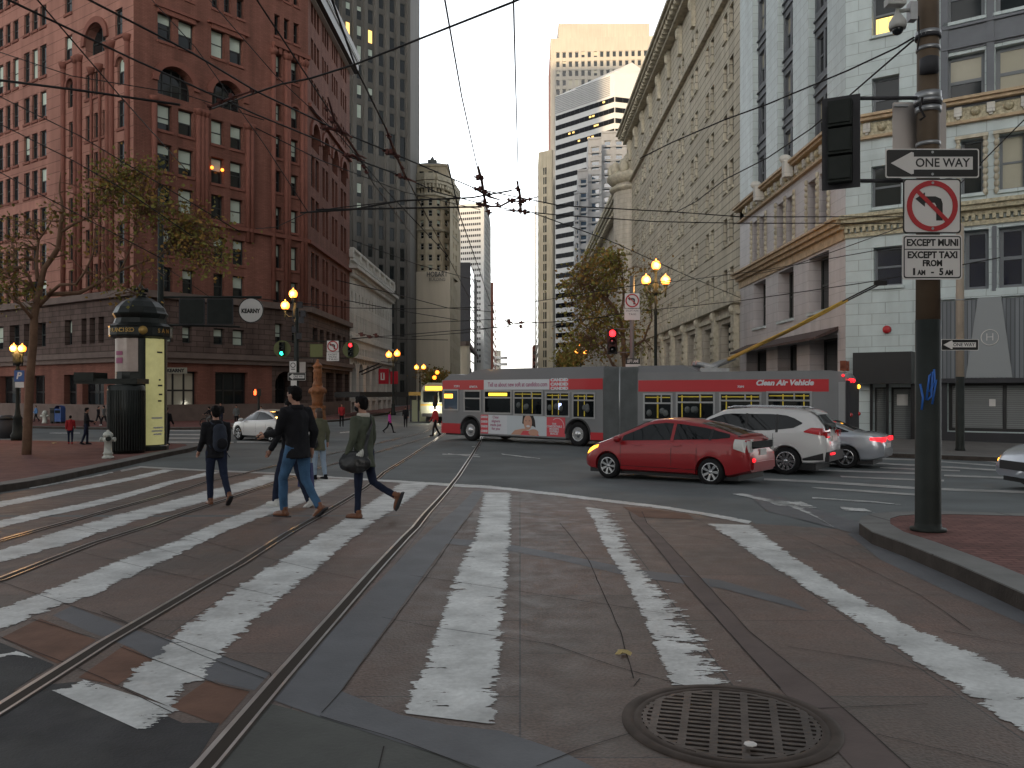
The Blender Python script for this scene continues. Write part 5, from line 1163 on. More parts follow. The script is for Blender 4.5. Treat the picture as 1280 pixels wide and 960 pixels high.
def signal(root, px, py, d, wpx, hpx, lit, rz=0, n=3, front=True, backplate=None, name='signal_head'):
    k = d/F; w, h = wpx*k, hpx*k; c = W(px, py, d); m = Matrix.Translation(c) @ Matrix.Rotation(rz, 4, 'Z'); cell = h/n
    mb = MB(); mb.box(-w/2, w/2, 0, w*.5, -h/2, h/2, m=m)
    hd = mb.build(name, M['poledark'], root, world=True)
    for i in range(n):
        z = h/2-cell*(i+.5); r_ = min(w, cell)*.40; mm = m @ Matrix.Translation((0, 0, z)) @ Matrix.Rotation(R(90), 4, 'X')
        mb = MB(); mb.lathe([(.001, r_*.25), (r_*.6, r_*.18), (r_, 0), (r_, -.01)], (0, 0, 0), 18, m=mm)
        mt = M['redlamp'] if (i == 0 and lit == 'r') else M['greenlamp'] if (i == n-1 and lit == 'g') else M['glass']
        mb.build('lens', mt, hd, world=True)
        mb = MB(); mb.lathe([(r_*1.05, -.01), (r_*1.12, r_*1.5), (r_*1.06, r_*1.5), (r_*1.0, 0)], (0, 0, 0), 16, m=mm, a0=R(-20), a1=R(200)); mb.build('visor', M['poledark'], hd, world=True)
    if backplate:
        s = Sign(hd, d+.02); s.ring(px, py, 0, backplate, M['olive'], -.06-w*.25, .02, name='backplate')
    return hd
# ---- foreground pole with signs
dP = GD(663, .15); base = W(1160, 663, dP)
tp_ = thing('traffic_pole', 'thick dark pole on the right brick island carrying the large signs, signal and camera', 'pole', (base.x, base.y, zg(dP)+.15))
mb = MB(); k = dP/F; zt = H+(HZ-400)*k; mb.lathe([(.19, 0), (.19, .03), (.145, .04), (.136, .1), (.133, zt-base.z)], (base.x, base.y, base.z), 24); mb.build('base_shaft', M['poledark'], tp_, world=True)
mb = MB(); mb.lathe([(.128, zt-base.z), (.118, 4.4), (.112, 7.5)], (base.x, base.y, base.z), 24); mb.build('shaft', M['pole'], tp_, world=True)
mb = MB()
for y, r_, h_ in ((44, .135, .03), (62, .128, .02), (122, .14, .05), (128, .15, .02), (138, .137, .03), (181, .13, .02)):
    z = H+(HZ-y)*k; mb.lathe([(r_-.03, -h_), (r_, -h_), (r_, h_), (r_-.03, h_)], (base.x, base.y, z), 20)
mb.build('strap', M['steel'], tp_, world=True)
mb = MB()
for y in (44, 122, 128): mb.lathe([(.09, -.02), (.137, -.02), (.137, .02), (.09, .02)], (base.x, base.y, H+(HZ-y-3)*k), 16)
z = H+(HZ-84)*k; mb.lathe([(.05, .0), (.10, .02), (.10, .18), (.06, .2)], (base.x-.03, base.y-.09, z-.12), 14)
mb.build('clamp', M['soot'], tp_, world=True)
mb = MB()
for (dx, dz0, dz1) in ((.13, 60, 88),): mb.tube([W(1163+5, 70, dP-.1), W(1169, 85, dP-.1), W(1167, 100, dP-.1)], .012, 6)
mb.tube([W(1148, 20, dP-.12), W(1149, 50, dP-.125), W(1147, 62, dP-.12)], .008, 6); mb.tube([W(1153, 122, dP-.14), W(1150, 135, dP-.15), W(1156, 146, dP-.15), W(1150, 150, dP-.15)], .014, 6)
mb.build('cable', M['wire'], tp_, world=True)
mb = MB()
for pts in (((1148, 512), (1149, 497), (1147, 480)), ((1152, 500), (1155, 470), (1158, 465), (1157, 495), (1153, 500)), ((1155, 490), (1161, 478), (1160, 462)), ((1158, 505), (1163, 475))): 
    P = []
    for x, y in pts:
        a = math.asin(max(-.95, min(.95, (x-1160)*k/.134))); P.append(Vector((base.x+.135*math.sin(a), base.y-.135*math.cos(a), H+(HZ-y)*k)))
    mb.tube(P, .012, 5)
mb.build('graffiti', M['graffiti'], tp_, world=True)
# sign boards
sg = thing('one_way_sign', 'large black and white ONE WAY sign with left arrow on the foreground pole', 'street sign', W(1165, 205, dP-.16))
s = Sign(sg, dP-.16); oneway(s, 1106.5, 186, 1223.5, 222.5)
for o in sg.children: pass
s.ring(1165, 190.5, 0, 1.6, M['steel'], .012, name='bolt'); s.ring(1165, 218, 0, 1.6, M['steel'], .012, name='bolt')
sg = thing('no_left_turn_sign', 'large square no left turn sign with red ring under the ONE WAY sign', 'street sign', W(1165, 258, dP-.16))
s = Sign(sg, dP-.16); noleft(s, 1128.5, 223.5, 1201, 292)
s.ring(1165, 229, 0, 1.6, M['steel'], .017, name='bolt'); s.ring(1165, 286, 0, 1.6, M['steel'], .017, name='bolt')
sg = thing('exception_sign', 'white EXCEPT MUNI EXCEPT TAXI sign below the large no left turn sign', 'street sign', W(1165, 320, dP-.16))
s = Sign(sg, dP-.16); s.rect(1127.5, 293.5, 1202.5, 349.5, M['signwhite'], 0, .005, r=4, name='edge'); s.rect(1129.2, 295.2, 1200.8, 347.8, M['signblack'], .005, .002, r=3, name='border'); s.rect(1130.6, 296.6, 1199.4, 346.4, M['signwhite'], .007, .002, r=2.5)
s.rect(1129.5, 311.2, 1200.5, 312.4, M['signblack'], .009, .002, name='divider')
for t, cx, cy, hh, ww in (('EXCEPT MUNI', 1165, 303.8, 8.4, 64), ('EXCEPT TAXI', 1165, 319.2, 8.4, 62), ('FROM', 1165, 329.5, 7.6, 24), ('1', 1142, 340.2, 8.4, 2.6), ('AM', 1151, 341.2, 6, 10), ('-', 1165, 340, 8, 3.5), ('5', 1176, 340.2, 8.4, 5), ('AM', 1185.5, 341.2, 6, 10)): s.text(t, cx, cy, hh, M['signblack'], .011, wpx=ww, bold=.0035)
sg = thing('blank_sign', 'blank aluminium sign back lit orange behind the foreground pole', 'street sign', W(1148, 158, dP+.16))
s = Sign(sg, dP+.17); s.rect(1115.5, 128, 1182.5, 192, M['signback'], 0, .006, r=3); s.rect(1117, 131, 1134, 134, M['steel'], .008, .02, name='rail')
mb = MB(); mb.tube([W(1180, 225, dP-.05), W(1199, 219, dP-.1)], .012, 6); mb.build('bracket', M['steel'], tp_, world=True)
# the signal on arms, seen from behind/side
sgl = thing('traffic_signal', 'large dark traffic signal head on two arms left of the foreground pole', 'traffic signal', W(1050, 178, dP))
mb = MB(); mb.tube([W(1060, 123, dP-.1), W(1146, 122.5, dP-.05)], .022, 8); mb.tube([W(1060, 226, dP-.1), W(1120, 226, dP-.05), W(1146, 226, dP)], .022, 8); mb.build('arm', M['soot'], sgl, world=True)
m = Matrix.Translation(W(1051, 178, dP-.1)) @ Matrix.Rotation(R(-28), 4, 'Z'); hh = 114*k
mb = MB(); mb.prism([(-.2, -hh/2), (.2, -hh/2), (.2, hh/2), (-.2, hh/2)], lambda u, v, o: m @ Vector((u, o, v)), 0, .025); mb.build('backplate', M['soot'], sgl, world=True)
mb = MB(); mb.box(-.14, .14, .025, .2, -hh/2+.05, hh/2-.05, m=m)
hd = mb.build('signal_head', M['poledark'], sgl, world=True)
mb = MB()
for i in range(3):
    zc = hh/2-.05-(i+.5)*(hh-.1)/3; mb.box(-.125, .125, -.12, -.005, zc-.15, zc+.13, m=m); mb.box(-.11, .11, -.14, -.12, zc-.12, zc+.10, m=m)
mb.build('door_panel', M['poledark'], hd, world=True)
for i in range(3):
    zc = hh/2-.05-(i+.5)*(hh-.1)/3; mb = MB(); mm = m @ Matrix.Translation((0, .2, zc)) @ Matrix.Rotation(R(-90), 4, 'X') @ Matrix.Rotation(R(180), 4, 'Z')
    mb.lathe([(.115, 0), (.125, .24), (.115, .24), (.105, 0)], (0, 0, 0), 16, m=mm, a0=0, a1=math.pi); mb.build('visor', M['poledark'], hd, world=True)
# camera
cm = thing('security_camera', 'beige dome security camera hanging from a bracket at the top of the foreground pole', 'camera', W(1122, 30, dP-.1))
mb = MB(); c = W(1122, 33, dP-.12); mb.lathe([(.085, -.03), (.095, 0), (.09, .05), (.06, .1), (.03, .14), (.02, .2)], c, 20); mb.build('housing', M['camwhite'], cm, world=True)
mb = MB(); mb.sphere(c+Vector((0, 0, -.035)), .062, 10); mb.build('dome', M['glass'], cm, world=True)
mb = MB(); mb.tube([c+Vector((0, 0, .18)), W(1124, 14, dP-.1), W(1140, 12, dP-.1)], .022, 8); mb.build('bracket', M['camwhite'], cm, world=True)
mb = MB(); q = W(1139, 15, dP-.1); mb.box(q.x-.03, q.x+.05, q.y-.05, q.y+.05, q.z-.1, q.z+.1); mb.build('mounting_plate', M['steel'], cm, world=True)
mb = MB(); q = W(1119, 4, dP-.15); mb.box(q.x-.1, q.x+.1, q.y-.06, q.y+.06, q.z-.03, q.z+.05); mb.build('bullet_camera', M['camwhite'], cm, world=True)
# ---- pole by the corner shop with small one way sign
d2 = GD(563, .15); q = W(1200, 563, d2); pl = thing('shop_pole', 'cream pole with dark foot on the pavement before the corner shop', 'pole', (q.x, q.y, zg(d2)+.15))
k = d2/F; zm = H+(HZ-471)*k; zb_ = zg(d2)+.15
mb = MB(); mb.lathe([(.17, 0), (.16, .05), (.145, .1), (.14, zm-zb_)], (q.x, q.y, zb_), 16); mb.build('base_shaft', M['poledark'], pl, world=True)
mb = MB(); mb.lathe([(.135, zm-zb_), (.125, H+(HZ-285)*k-zb_), (.09, H+(HZ-280)*k-zb_)], (q.x, q.y, zb_), 16); mb.build('shaft', M['polecream'], pl, world=True)
mb = MB()
for y in (335, 375, 425, 436): mb.lathe([(.13, -.02), (.145, -.02), (.145, .02), (.13, .02)], (q.x, q.y, H+(HZ-y)*k), 14)
mb.build('strap', M['steel'], pl, world=True)
sg = thing('one_way_sign', 'small ONE WAY sign on the cream pole before the corner shop', 'street sign', W(1200, 431, d2-.18)); oneway(Sign(sg, d2-.18), 1176.5, 424, 1223, 438)
# ---- pole and frame on the left with two sign backs
d3 = 33.5; p3 = G(201, 556, .15); d3 = p3.y; k = d3/F
pl = thing('gantry_pole', 'tall dark pole behind the round kiosk with a framed arm reaching right', 'pole', p3)
mb = MB(); mb.tube([p3, W(201, 236, d3)], [.15, .10], 12); mb.build('shaft', M['poledark'], pl, world=True)
mb = MB(); mb.tube([W(203, 371.5, d3), W(327, 371.5, d3)], .045, 8); mb.tube([W(203, 406, d3), W(300, 408.5, d3)], .04, 8); mb.tube([W(201, 330, d3), W(262, 371, d3)], .012, 5); mb.build('arm', M['poledark'], pl, world=True)
s = Sign(pl, d3-.1)
for x0, x1 in ((223.5, 256), (258.5, 291.5)): s.rect(x0, 373, x1, 406, M['soot'], -.03, .03, r=2, name='sign_back'); s.rect(x0+1.5, 374.5, x1-1.5, 404.5, M['poledark'], .0, .008, r=2, name='sign_panel')
sg = thing('kearny_disc', 'round white KEARNY street name disc at the end of the left frame arm', 'street sign', W(314, 388, d3-.15)); s = Sign(sg, d3-.15)
s.ring(314, 388, 0, 15.8, M['signblack'], 0, .03, name='rim'); s.ring(314, 388, 0, 14.6, M['signwhite'], .03, .008, name='face'); s.text('KEARNY', 314, 389, 5.2, M['signblack'], .042, wpx=23.5, bold=.012)
sg = thing('street_name_sign', 'flat cream KEARNY street name plate beside the lit kiosk', 'street sign', W(220, 463, d3+1)); s = Sign(sg, d3+1)
s.rect(206, 459.5, 234, 467, mat('name_plate', (.36, .33, .26), .5), 0, .02); s.text('KEARNY', 220, 463.3, 4.2, M['signblack'], .022, wpx=22, bold=.01); mb = MB(); mb.tube([W(203, 463, d3+.6), W(208, 463, d3+1)], .02, 6); mb.build('bracket', M['poledark'], sg, world=True)
# ---- round poster kiosk
pk_ = G(176, 562, .15); dk = pk_.y; k = dk/F; rz0 = zg(dk)+.15; Hk = lambda y: H+(HZ-y)*k-rz0
ks = thing('poster_kiosk', 'dark green round poster kiosk with domed roof and a glowing yellow poster panel', 'kiosk', (pk_.x, pk_.y, rz0))
rk = 30.5*k
mb = MB(); mb.lathe([(rk*1.06, 0), (rk*1.06, .14), (rk*.98, .2), (rk*.94, Hk(425))], (0, 0, 0), 16, smooth=False); mb.build('drum', M['darkmetal'], ks)
mb = MB(); mb.lathe([(rk*.98, Hk(425)), (rk*1.18, Hk(422)), (rk*1.2, Hk(420)), (rk*1.2, Hk(411)), (rk*1.22, Hk(409)), (rk*1.02, Hk(405)), (rk*.96, Hk(399)), (rk*1.04, Hk(395)), (rk*1.06, Hk(393))], (0, 0, 0), 16, smooth=False); mb.build('frieze', M['darkmetal'], ks)
mb = MB(); mb.lathe([(rk*1.06, Hk(393)), (rk*1.0, Hk(390)), (rk*.93, Hk(385)), (rk*.7, Hk(378)), (rk*.42, Hk(373)), (rk*.22, Hk(370.5)), (rk*.2, Hk(369))], (0, 0, 0), 12, smooth=False); mb.build('dome', M['darkmetal'], ks)
mb = MB(); mb.lathe([(rk*.2, Hk(369)), (rk*.26, Hk(367.5)), (rk*.12, Hk(366)), (rk*.2, Hk(364)), (rk*.24, Hk(362)), (rk*.1, Hk(359)), (.01, Hk(353))], (0, 0, 0), 12)
for i in range(8): an = i*math.pi/4; mb.sphere((rk*.24*math.cos(an), rk*.24*math.sin(an), Hk(362.5)), rk*.08, 5)
mb.build('finial', M['darkmetal'], ks)
def curved(a0, a1, z0, z1, r_, m, name, th=.03, parent=None):
    mb = MB(); n = 10
    for i in range(n):
        p, q = lerp(a0, a1, i/n), lerp(a0, a1, (i+1)/n); P = []
        for z in (z0, z1):
            for an, rr in ((p, r_), (q, r_), (q, r_+th), (p, r_+th)): P.append((rr*math.cos(an), rr*math.sin(an), z))
        mb.hexa([P[0], P[1], P[2], P[3], P[4], P[5], P[6], P[7]])
    return mb.build(name, m, parent or ks)
fr_ = math.atan2(-pk_.y, -pk_.x)  # direction to the viewer
def ang(px): return fr_+math.asin(max(-.98, min(.98, (px-176)*k/(rk*1.0))))
lp = curved(ang(181.5), ang(202.5), Hk(555), Hk(423), rk*.97, M['kiosklit'], 'lit_poster')
pp = curved(ang(147.5), ang(173), Hk(465), Hk(423), rk*.97, M['kioskposter'], 'poster')
curved(ang(149), ang(156), Hk(445), Hk(440), rk*1.0+.012, M['magenta'], 'poster_block', .006, pp); curved(ang(149), ang(156), Hk(455), Hk(448), rk*1.0+.012, M['magenta'], 'poster_block', .006, pp)
curved(ang(174), ang(181), Hk(560), Hk(423), rk*.98, M['darkmetal'], 'post'); curved(ang(203), ang(206), Hk(560), Hk(423), rk*.98, M['darkmetal'], 'post')
for y, x0, x1 in ((440, 194, 200), (474, 196, 198), (481, 195, 200), (492, 196, 200), (500, 195, 199), (521, 188, 200), (533, 190, 201), (537, 188, 200), (541, 190, 199)): curved(ang(x0), ang(x1), Hk(y+2), Hk(y), rk*1.0+.012, M['soot'] if y < 520 else M['signwhite'], 'poster_lettering', .004, lp)
mb = MB(); mb.lathe([(.02, 0), (.02, .02)], (0, 0, 0), 18)
m_ = Matrix.Translation((rk*1.2*math.cos(ang(178)), rk*1.2*math.sin(ang(178)), Hk(415))) @ Matrix.Rotation(fr_+math.pi/2, 4, 'Z'); mb = MB(); mb.lathe([(.001, .04), (.14, .04), (.15, 0)], (0, 0, 0), 18, m=m_ @ Matrix.Rotation(R(90), 4, 'X')); mb.build('gold_medallion', M['goldpaint'], ks)
def arctext(t, px0, px1, r_):
    for i, ch in enumerate(t):
        if ch == ' ': continue
        an = ang(lerp(px0, px1, (i+.5)/len(t))); m_ = Matrix.Translation((r_*math.cos(an), r_*math.sin(an), Hk(415))) @ Matrix.Rotation(an+math.pi/2, 4, 'Z')
        c_ = mk_text(ch, .2, M['goldpaint'], ks, Matrix(), name='letter', bold=.004); c_.matrix_local = m_
arctext('FRANCISCO', 146.5, 169, rk*1.205); arctext('SAN', 191, 203, rk*1.205)
# lower dark drum of the public toilet beside kiosk
pq = G(158, 566, .15); tl = thing('toilet_booth', 'low dark slatted round booth left of the glowing kiosk panel', 'booth', (pq.x, pq.y, zg(pq.y)+.15)); k2 = pq.y/F
mb = MB(); rq = 21.5*k2; mb.lathe([(rq, 0), (rq, H+(HZ-483)*k2-zg(pq.y)-.15), (rq*.9, H+(HZ-481)*k2-zg(pq.y)-.15), (.01, H+(HZ-481)*k2-zg(pq.y)-.15)], (0, 0, 0), 28); mb.build('drum', M['darkmetal'], tl)
for i in range(28): an = 2*math.pi*i/28; mb = MB(); 
mb = MB()
for i in range(44): an = 2*math.pi*i/44; mb.box(-.02, .02, -.015, .015, .1, 2.1, m=Matrix.Translation((rq*math.cos(an), rq*math.sin(an), 0)) @ Matrix.Rotation(an, 4, 'Z'))
mb.build('slats', M['darkmetal'], tl)
mb = MB(); a = W(101, 471, pq.y); c = W(178, 478, pq.y); mb.box(a.x, c.x, a.y-.4, a.y+.5, c.z-.05, c.z+.12); mb.box(a.x, a.x+.65, a.y-.45, a.y+.5, a.z-.14, a.z+.14); tag(mb.build('canopy', M['darkmetal'], tl, world=True))
# ---- hydrant
ph = G(135, 573, .15); kh = ph.y/F; hy = thing('fire_hydrant', 'white fire hydrant at the kerb before the dark booth', 'hydrant', (ph.x, ph.y, zg(ph.y)+.15))
mb = MB(); mb.lathe([(.17, 0), (.17, .05), (.13, .07), (.12, .12), (.15, .15), (.115, .2), (.105, .5), (.13, .52), (.145, .56), (.14, .6), (.12, .62), (.12, .66), (.15, .68), (.14, .74), (.09, .8), (.04, .82), (.04, .86), (.001, .87)], (0, 0, 0), 18); mb.build('body', M['hydrant'], hy)
for s_ in (-1, 1): mb = MB(); mb.tube([(0, 0, .58), (s_*.2, 0, .58)], [.06, .06], 10); mb.tube([(s_*.17, 0, .58), (s_*.22, 0, .58)], .075, 6); mb.build('side_nozzle', M['hydrant'], hy)
mb = MB(); mb.tube([(.05, -.05, .6), (.09, -.18, .6)], [.075, .075], 10); mb.build('front_nozzle', M['poledark'], hy)
mk_text('12', .14, M['signblack'], hy, Matrix.Translation((.06, -.112, .36)), bold=.004)
# ---- lamps
def globe_lamp(name, label, px_post, py_base, globes, d, wpx, grp, post_m='poledark', ypost=None, lit=True, h_=.15):
    k = d/F; q = W(px_post, 500, d); z0 = zg(d)+h_; t = thing(name, label, 'street lamp', (q.x, q.y, z0), 0, grp)
    ys = max(g[1] for g in globes); zt = H+(HZ-ys)*k-.25
    mb = MB(); mb.lathe([(.26, 0), (.26, .25), (.2, .35), (.16, .9), (.19, .95), (.12, 1.1), (.085, 1.4), (.07, (zt-z0)*.8), (.1, (zt-z0)*.82), (.06, (zt-z0)*.85), (.06, zt-z0)], (0, 0, 0), 14); mb.lathe([(.06, zt-z0-.5), (.16, zt-z0-.35), (.1, zt-z0-.2), (.18, zt-z0), (.09, zt-z0+.12), (.05, zt-z0+.4)], (0, 0, 0), 12); mb.build('post', M[post_m], t)
    for gx, gy in globes:
        c = W(gx, gy, d); r_ = wpx/2*k
        mb = MB()
        if abs(gx-px_post) > 2:
            mb.tube([(q.x, q.y, zt-.3), (lerp(q.x, c.x, .6), c.y, zt-.38), (c.x, c.y, c.z-r_*1.9), (c.x, c.y, c.z-r_*.9)], [.045, .04, .04, .05], 8); mb.lathe([(.02, -.5), (.05, -.3), (.035, -.1), (.09, 0)], (c.x, c.y, c.z-r_*.9-.1), 8)
        else: mb.tube([(q.x, q.y, zt), (c.x, c.y, c.z-r_*.9)], .045, 8)
        mb.lathe([(.04, -.12), (r_*.55, 0), (r_*.6, .05)], (c.x, c.y, c.z-r_), 10); mb.build('arm', M[post_m], t, world=True)
        mb = MB(); mb.sphere(c, r_, 12, (1, 1, 1.06)); mb.lathe([(r_*.25, r_*.98), (r_*.12, r_*1.25), (.01, r_*1.5)], c, 8); g = mb.build('globe', M['globe'], t, world=True)
        ld = bpy.data.lights.new('lamp_light', 'POINT'); ld.energy = 55 if d < 50 else 30; ld.color = (1, .52, .16); ld.shadow_soft_size = .25; lo = bpy.data.objects.new('lamp_light', ld); COL.objects.link(lo); lo.parent = t; lo.matrix_local = MTX[t.name] @ Matrix.Translation(c+Vector((0, -r_*1.5, 0)))
    return t
globe_lamp('street_lamp', 'three globe lamp post glowing orange above the middle of the bus', 819.5, 0, [(820, 331.5), (807.5, 350.5), (832, 350.5)], 41, 11.5, 'ornate globe street lamps')
globe_lamp('street_lamp', 'globe lamp post above the green signal before the red brick building', 369, 0, [(366.5, 367.5), (356.5, 382)], 46, 10.5, 'ornate globe street lamps')
globe_lamp('street_lamp', 'twin globe lamp post beside the red banner on the far left pavement', 491.5, 0, [(486, 443.5), (496.5, 442)], 80, 7.5, 'ornate globe street lamps')
globe_lamp('street_lamp', 'small twin globe lamp beyond the tram stop', 525, 0, [(520.5, 459.3), (529.5, 459)], 100, 5.5, 'ornate globe street lamps')
globe_lamp('street_lamp', 'small three globe lamp under the right tree crown', 726, 0, [(726, 431.5), (720.5, 439.5), (731.5, 440)], 95, 5, 'ornate globe street lamps')
globe_lamp('street_lamp', 'twin globe lamp with blue parking sign at the far left edge', 22, 0, [(17.3, 435.5), (27.8, 435.8)], 36, 9, 'ornate globe street lamps')
for (x, y, d_) in ((546.5, 465.5, 110), (543, 472, 110)):
    c = W(x, y, d_); mb = MB(); mb.sphere(c, .26, 8); mb.tube([c, (c.x, c.y, zg(d_))], .05, 6)
    t = thing('distant_lamp', 'tiny yellow street light in the dark foliage, %s of two' % ('upper' if y < 470 else 'lower'), 'street lamp', (c.x, c.y, zg(d_)))
    mb = MB(); mb.sphere(c, .27, 8); mb.build('globe', M['globe'], t, world=True); mb = MB(); mb.tube([c, (c.x, c.y, zg(d_))], .05, 6); mb.build('post', M['poledark'], t, world=True)
s = Sign(thing('parking_sign', 'blue parking sign with a white P under the far left twin globes', 'street sign', W(24, 473, 35.8)), 35.7)
s.rect(18, 463, 30.5, 477, M['signblue'], 0, .02); s.text('P', 24.3, 470, 8.5, M['signwhite'], .022, bold=.012, shear=.2); s.rect(19, 477.5, 30, 484.5, M['signwhite'], 0, .02, name='small_plate')
# ---- signals cluster on the left pole
dS = 44.; k = dS/F; q = W(371, 530, dS); ps_ = thing('signal_pole', 'dark pole with signal arms in front of the red brick building', 'pole', (q.x, q.y, zg(dS)+.15))
mb = MB(); mb.tube([(q.x, q.y, zg(dS)+.1), W(371, 385, dS)], [.13, .09], 10); mb.build('shaft', M['poledark'], ps_, world=True)
mb = MB()
for y in (426.5, 447.5): mb.tube([W(352, y, dS), W(440, y, dS)], .03, 6)
mb.build('arm', M['poledark'], ps_, world=True)
mb = MB()
for (x, y) in ((375, 381), (379, 392), (377, 400), (368, 412), (374, 420)): c = W(x, y, dS-.1); mb.box(c.x-.12, c.x+.12, c.y-.1, c.y+.1, c.z-.16, c.z+.16)
mb.tube([W(366, 370, dS), W(366, 400, dS-.1), W(372, 412, dS)], .03, 6); mb.tube([W(378, 383, dS), W(400, 384, dS)], .02, 6)
mb.build('equipment_box', M['soot'], ps_, world=True)
t = thing('traffic_signal', 'green traffic signal with round olive backplate left of the signal pole', 'traffic signal', W(352.5, 436, dS-.2)); signal(t, 352, 436, dS-.2, 6.5, 17, 'g', backplate=10.8)
t = thing('traffic_signal', 'red traffic signal with round olive backplate at the right end of the arm', 'traffic signal', W(438.5, 437, dS-.2)); signal(t, 438, 437, dS-.2, 6.5, 17, 'r', backplate=10.4)
t = thing('blank_sign', 'blank olive square sign back between the signals', 'street sign', W(396, 437, dS-.15)); s = Sign(t, dS-.15); s.rect(387.5, 430, 403.5, 446.5, M['olive'], 0, .02, r=1); s.rect(388.3, 430.8, 402.7, 445.7, mat('olive_face', (.15, .16, .07), .6), .021, .004, r=1, name='face')
t = thing('no_left_turn_sign', 'small no left turn sign beside the red signal on the left arm', 'street sign', W(415.5, 438, dS-.15)); s = Sign(t, dS-.15); noleft(s, 408.3, 425.5, 423.8, 440); s.rect(408.3, 440.2, 423.8, 451.3, M['signwhite'], 0, .01, name='text_plate')
s.text('EXCEPT', 416, 443.3, 2.2, M['signblack'], .013, wpx=11); s.text('MUNI', 416, 446.3, 2.2, M['signblack'], .013, wpx=9); s.text('TAXI', 416, 449.3, 2.2, M['signblack'], .013, wpx=11)
t = thing('one_way_sign', 'small ONE WAY sign low on the left signal pole', 'street sign', W(371, 471, dS-.2)); oneway(Sign(t, dS-.2), 360, 466, 382, 475.5)
t = thing('no_turn_sign', 'small white arrow sign above the left pole ONE WAY sign', 'street sign', W(367, 459, dS-.2)); s = Sign(t, dS-.2); s.rect(362, 451.5, 370.5, 465.5, M['signwhite'], 0, .01); s.ring(366.3, 456.5, 2.4, 3.2, M['signblack'], .011); s.rect(364, 461, 369, 462, M['signblack'], .011, .003, name='text_line'); s.rect(363.5, 475.8, 371, 482, M['signwhite'], 0, .01, name='lower_plate')
t = thing('walk_sign_back', 'plain pale sign plate right of the left signal pole', 'street sign', W(378, 459, dS-.1)); s = Sign(t, dS-.1); s.rect(374.5, 452.5, 382, 465.5, M['signback'], 0, .01)
dd = 50.; t = thing('pedestrian_signal', 'pedestrian signal showing an orange hand before the ground floor windows', 'pedestrian signal', W(320, 491, dd)); c = W(320.5, 490.5, dd); mb = MB(); mb.box(c.x-.22, c.x+.22, c.y, c.y+.2, c.z-.22, c.z+.22); mb.build('housing', M['poledark'], t, world=True); mb = MB(); mb.tube([c+Vector((.1, .1, 0)), (c.x+.1, c.y+.1, zg(dd)+.1)], .07, 8); mb.build('post', M['poledark'], t, world=True)
s = Sign(t, dd-.01); hand = s.poly([(317.5, 493.8), (317.2, 489), (318, 488.6), (318.3, 487), (319, 487), (319.3, 486.5), (320, 486.8), (320.3, 489), (321, 489.6), (320.2, 493.8)], mat('orange_hand', (.8, .1, .03), .4, emit=(1, .09, .02), es=3), .02, name='hand_symbol')
# ---- mid signal and signs on the right
dM = 34.; k = dM/F
q = W(790, 500, dM); pl = thing('sign_pole', 'grey pole rising behind the bus below the three globe lamp', 'pole', (q.x, q.y, zg(dM)+.1)); 
d4 = 40.; q = W(790, 500, d4); MTX.pop(pl.name); pl.location = (q.x, q.y, zg(d4)+.1); MTX[pl.name] = Matrix.Translation(Vector(pl.location)).inverted()
mb = MB(); mb.tube([(q.x, q.y, zg(d4)+.1), W(790, 345, d4)], .11, 10); mb.build('shaft', M['polegrey'], pl, world=True); mb = MB(); mb.tube([W(768, 411, d4-.1), W(790, 411.5, d4)], .03, 6); mb.tube([W(770, 440.5, d4-.1), W(790, 440.5, d4)], .03, 6); mb.build('arm', M['polegrey'], pl, world=True)
t = thing('traffic_signal', 'bright red traffic signal hanging left of the grey pole above the bus joint', 'traffic signal', W(765.5, 426, d4-.2)); signal(t, 765.5, 427, d4-.2, 12, 31, 'r')
rl = bpy.data.lights.new('red_light', 'POINT'); rl.energy = 9; rl.color = (1, .03, .03); rl.shadow_soft_size = .15; lo = bpy.data.objects.new('red_light', rl); COL.objects.link(lo); lo.parent = t; lo.matrix_local = MTX[t.name] @ Matrix.Translation(W(765.5, 418, d4-.9))
t = thing('no_left_turn_sign', 'no left turn sign on the grey pole left of the three globe lamp', 'street sign', W(790.5, 376, d4-.15)); s = Sign(t, d4-.15); noleft(s, 780.5, 366, 800, 385.5); s.rect(780.5, 386, 800, 400, M['signwhite'], 0, .01, name='text_plate')
s.text('EXCEPT MUNI', 790.3, 388.5, 2.4, M['signblack'], .012, wpx=15); s.text('TAXI', 790.3, 393, 2.4, M['signblack'], .012, wpx=9)
t = thing('lane_sign', 'small black and white LEFT LANE sign just above the bus joint', 'street sign', W(791, 453, d4-.15)); s = Sign(t, d4-.15); s.rect(782, 448, 800, 455, M['signblack'], 0, .02); s.text('LEFT LANE', 791, 451.6, 3.6, M['signwhite'], .022, wpx=14, bold=.006); s.rect(782, 455.3, 800, 463, M['signwhite'], 0, .02, name='lower_plate')
# ---- ornate fountain column
df = GD(537, .1); q = W(397, 537, df); k = df/F; z0 = zg(df)+.1
ft = thing('fountain_column', 'ornate rust coloured cast fountain column with lion heads beside the signal pole', 'fountain', (q.x, q.y, z0)); Z_ = lambda y: H+(HZ-y)*k-z0
mb = MB(); mb.lathe([(12.5*k, 0), (12.5*k, Z_(528)), (11*k, Z_(525)), (9.5*k, Z_(512)), (10.5*k, Z_(510)), (10.5*k, Z_(507))], (0, 0, 0), 12, smooth=False); mb.build('pedestal', M['bronze'], ft)
mb = MB(); mb.lathe([(7.5*k, Z_(508)), (6.8*k, Z_(502)), (8*k, Z_(495)), (10*k, Z_(489)), (10.5*k, Z_(486)), (7*k, Z_(484)), (6.2*k, Z_(482))], (0, 0, 0), 16)
for i in range(8): an = i*math.pi/4+.3; mb.sphere((9*k*math.cos(an), 9*k*math.sin(an), Z_(489)), 2.4*k, 7, (1, 1, 1.4))
mb.build('basin', M['bronze'], ft)
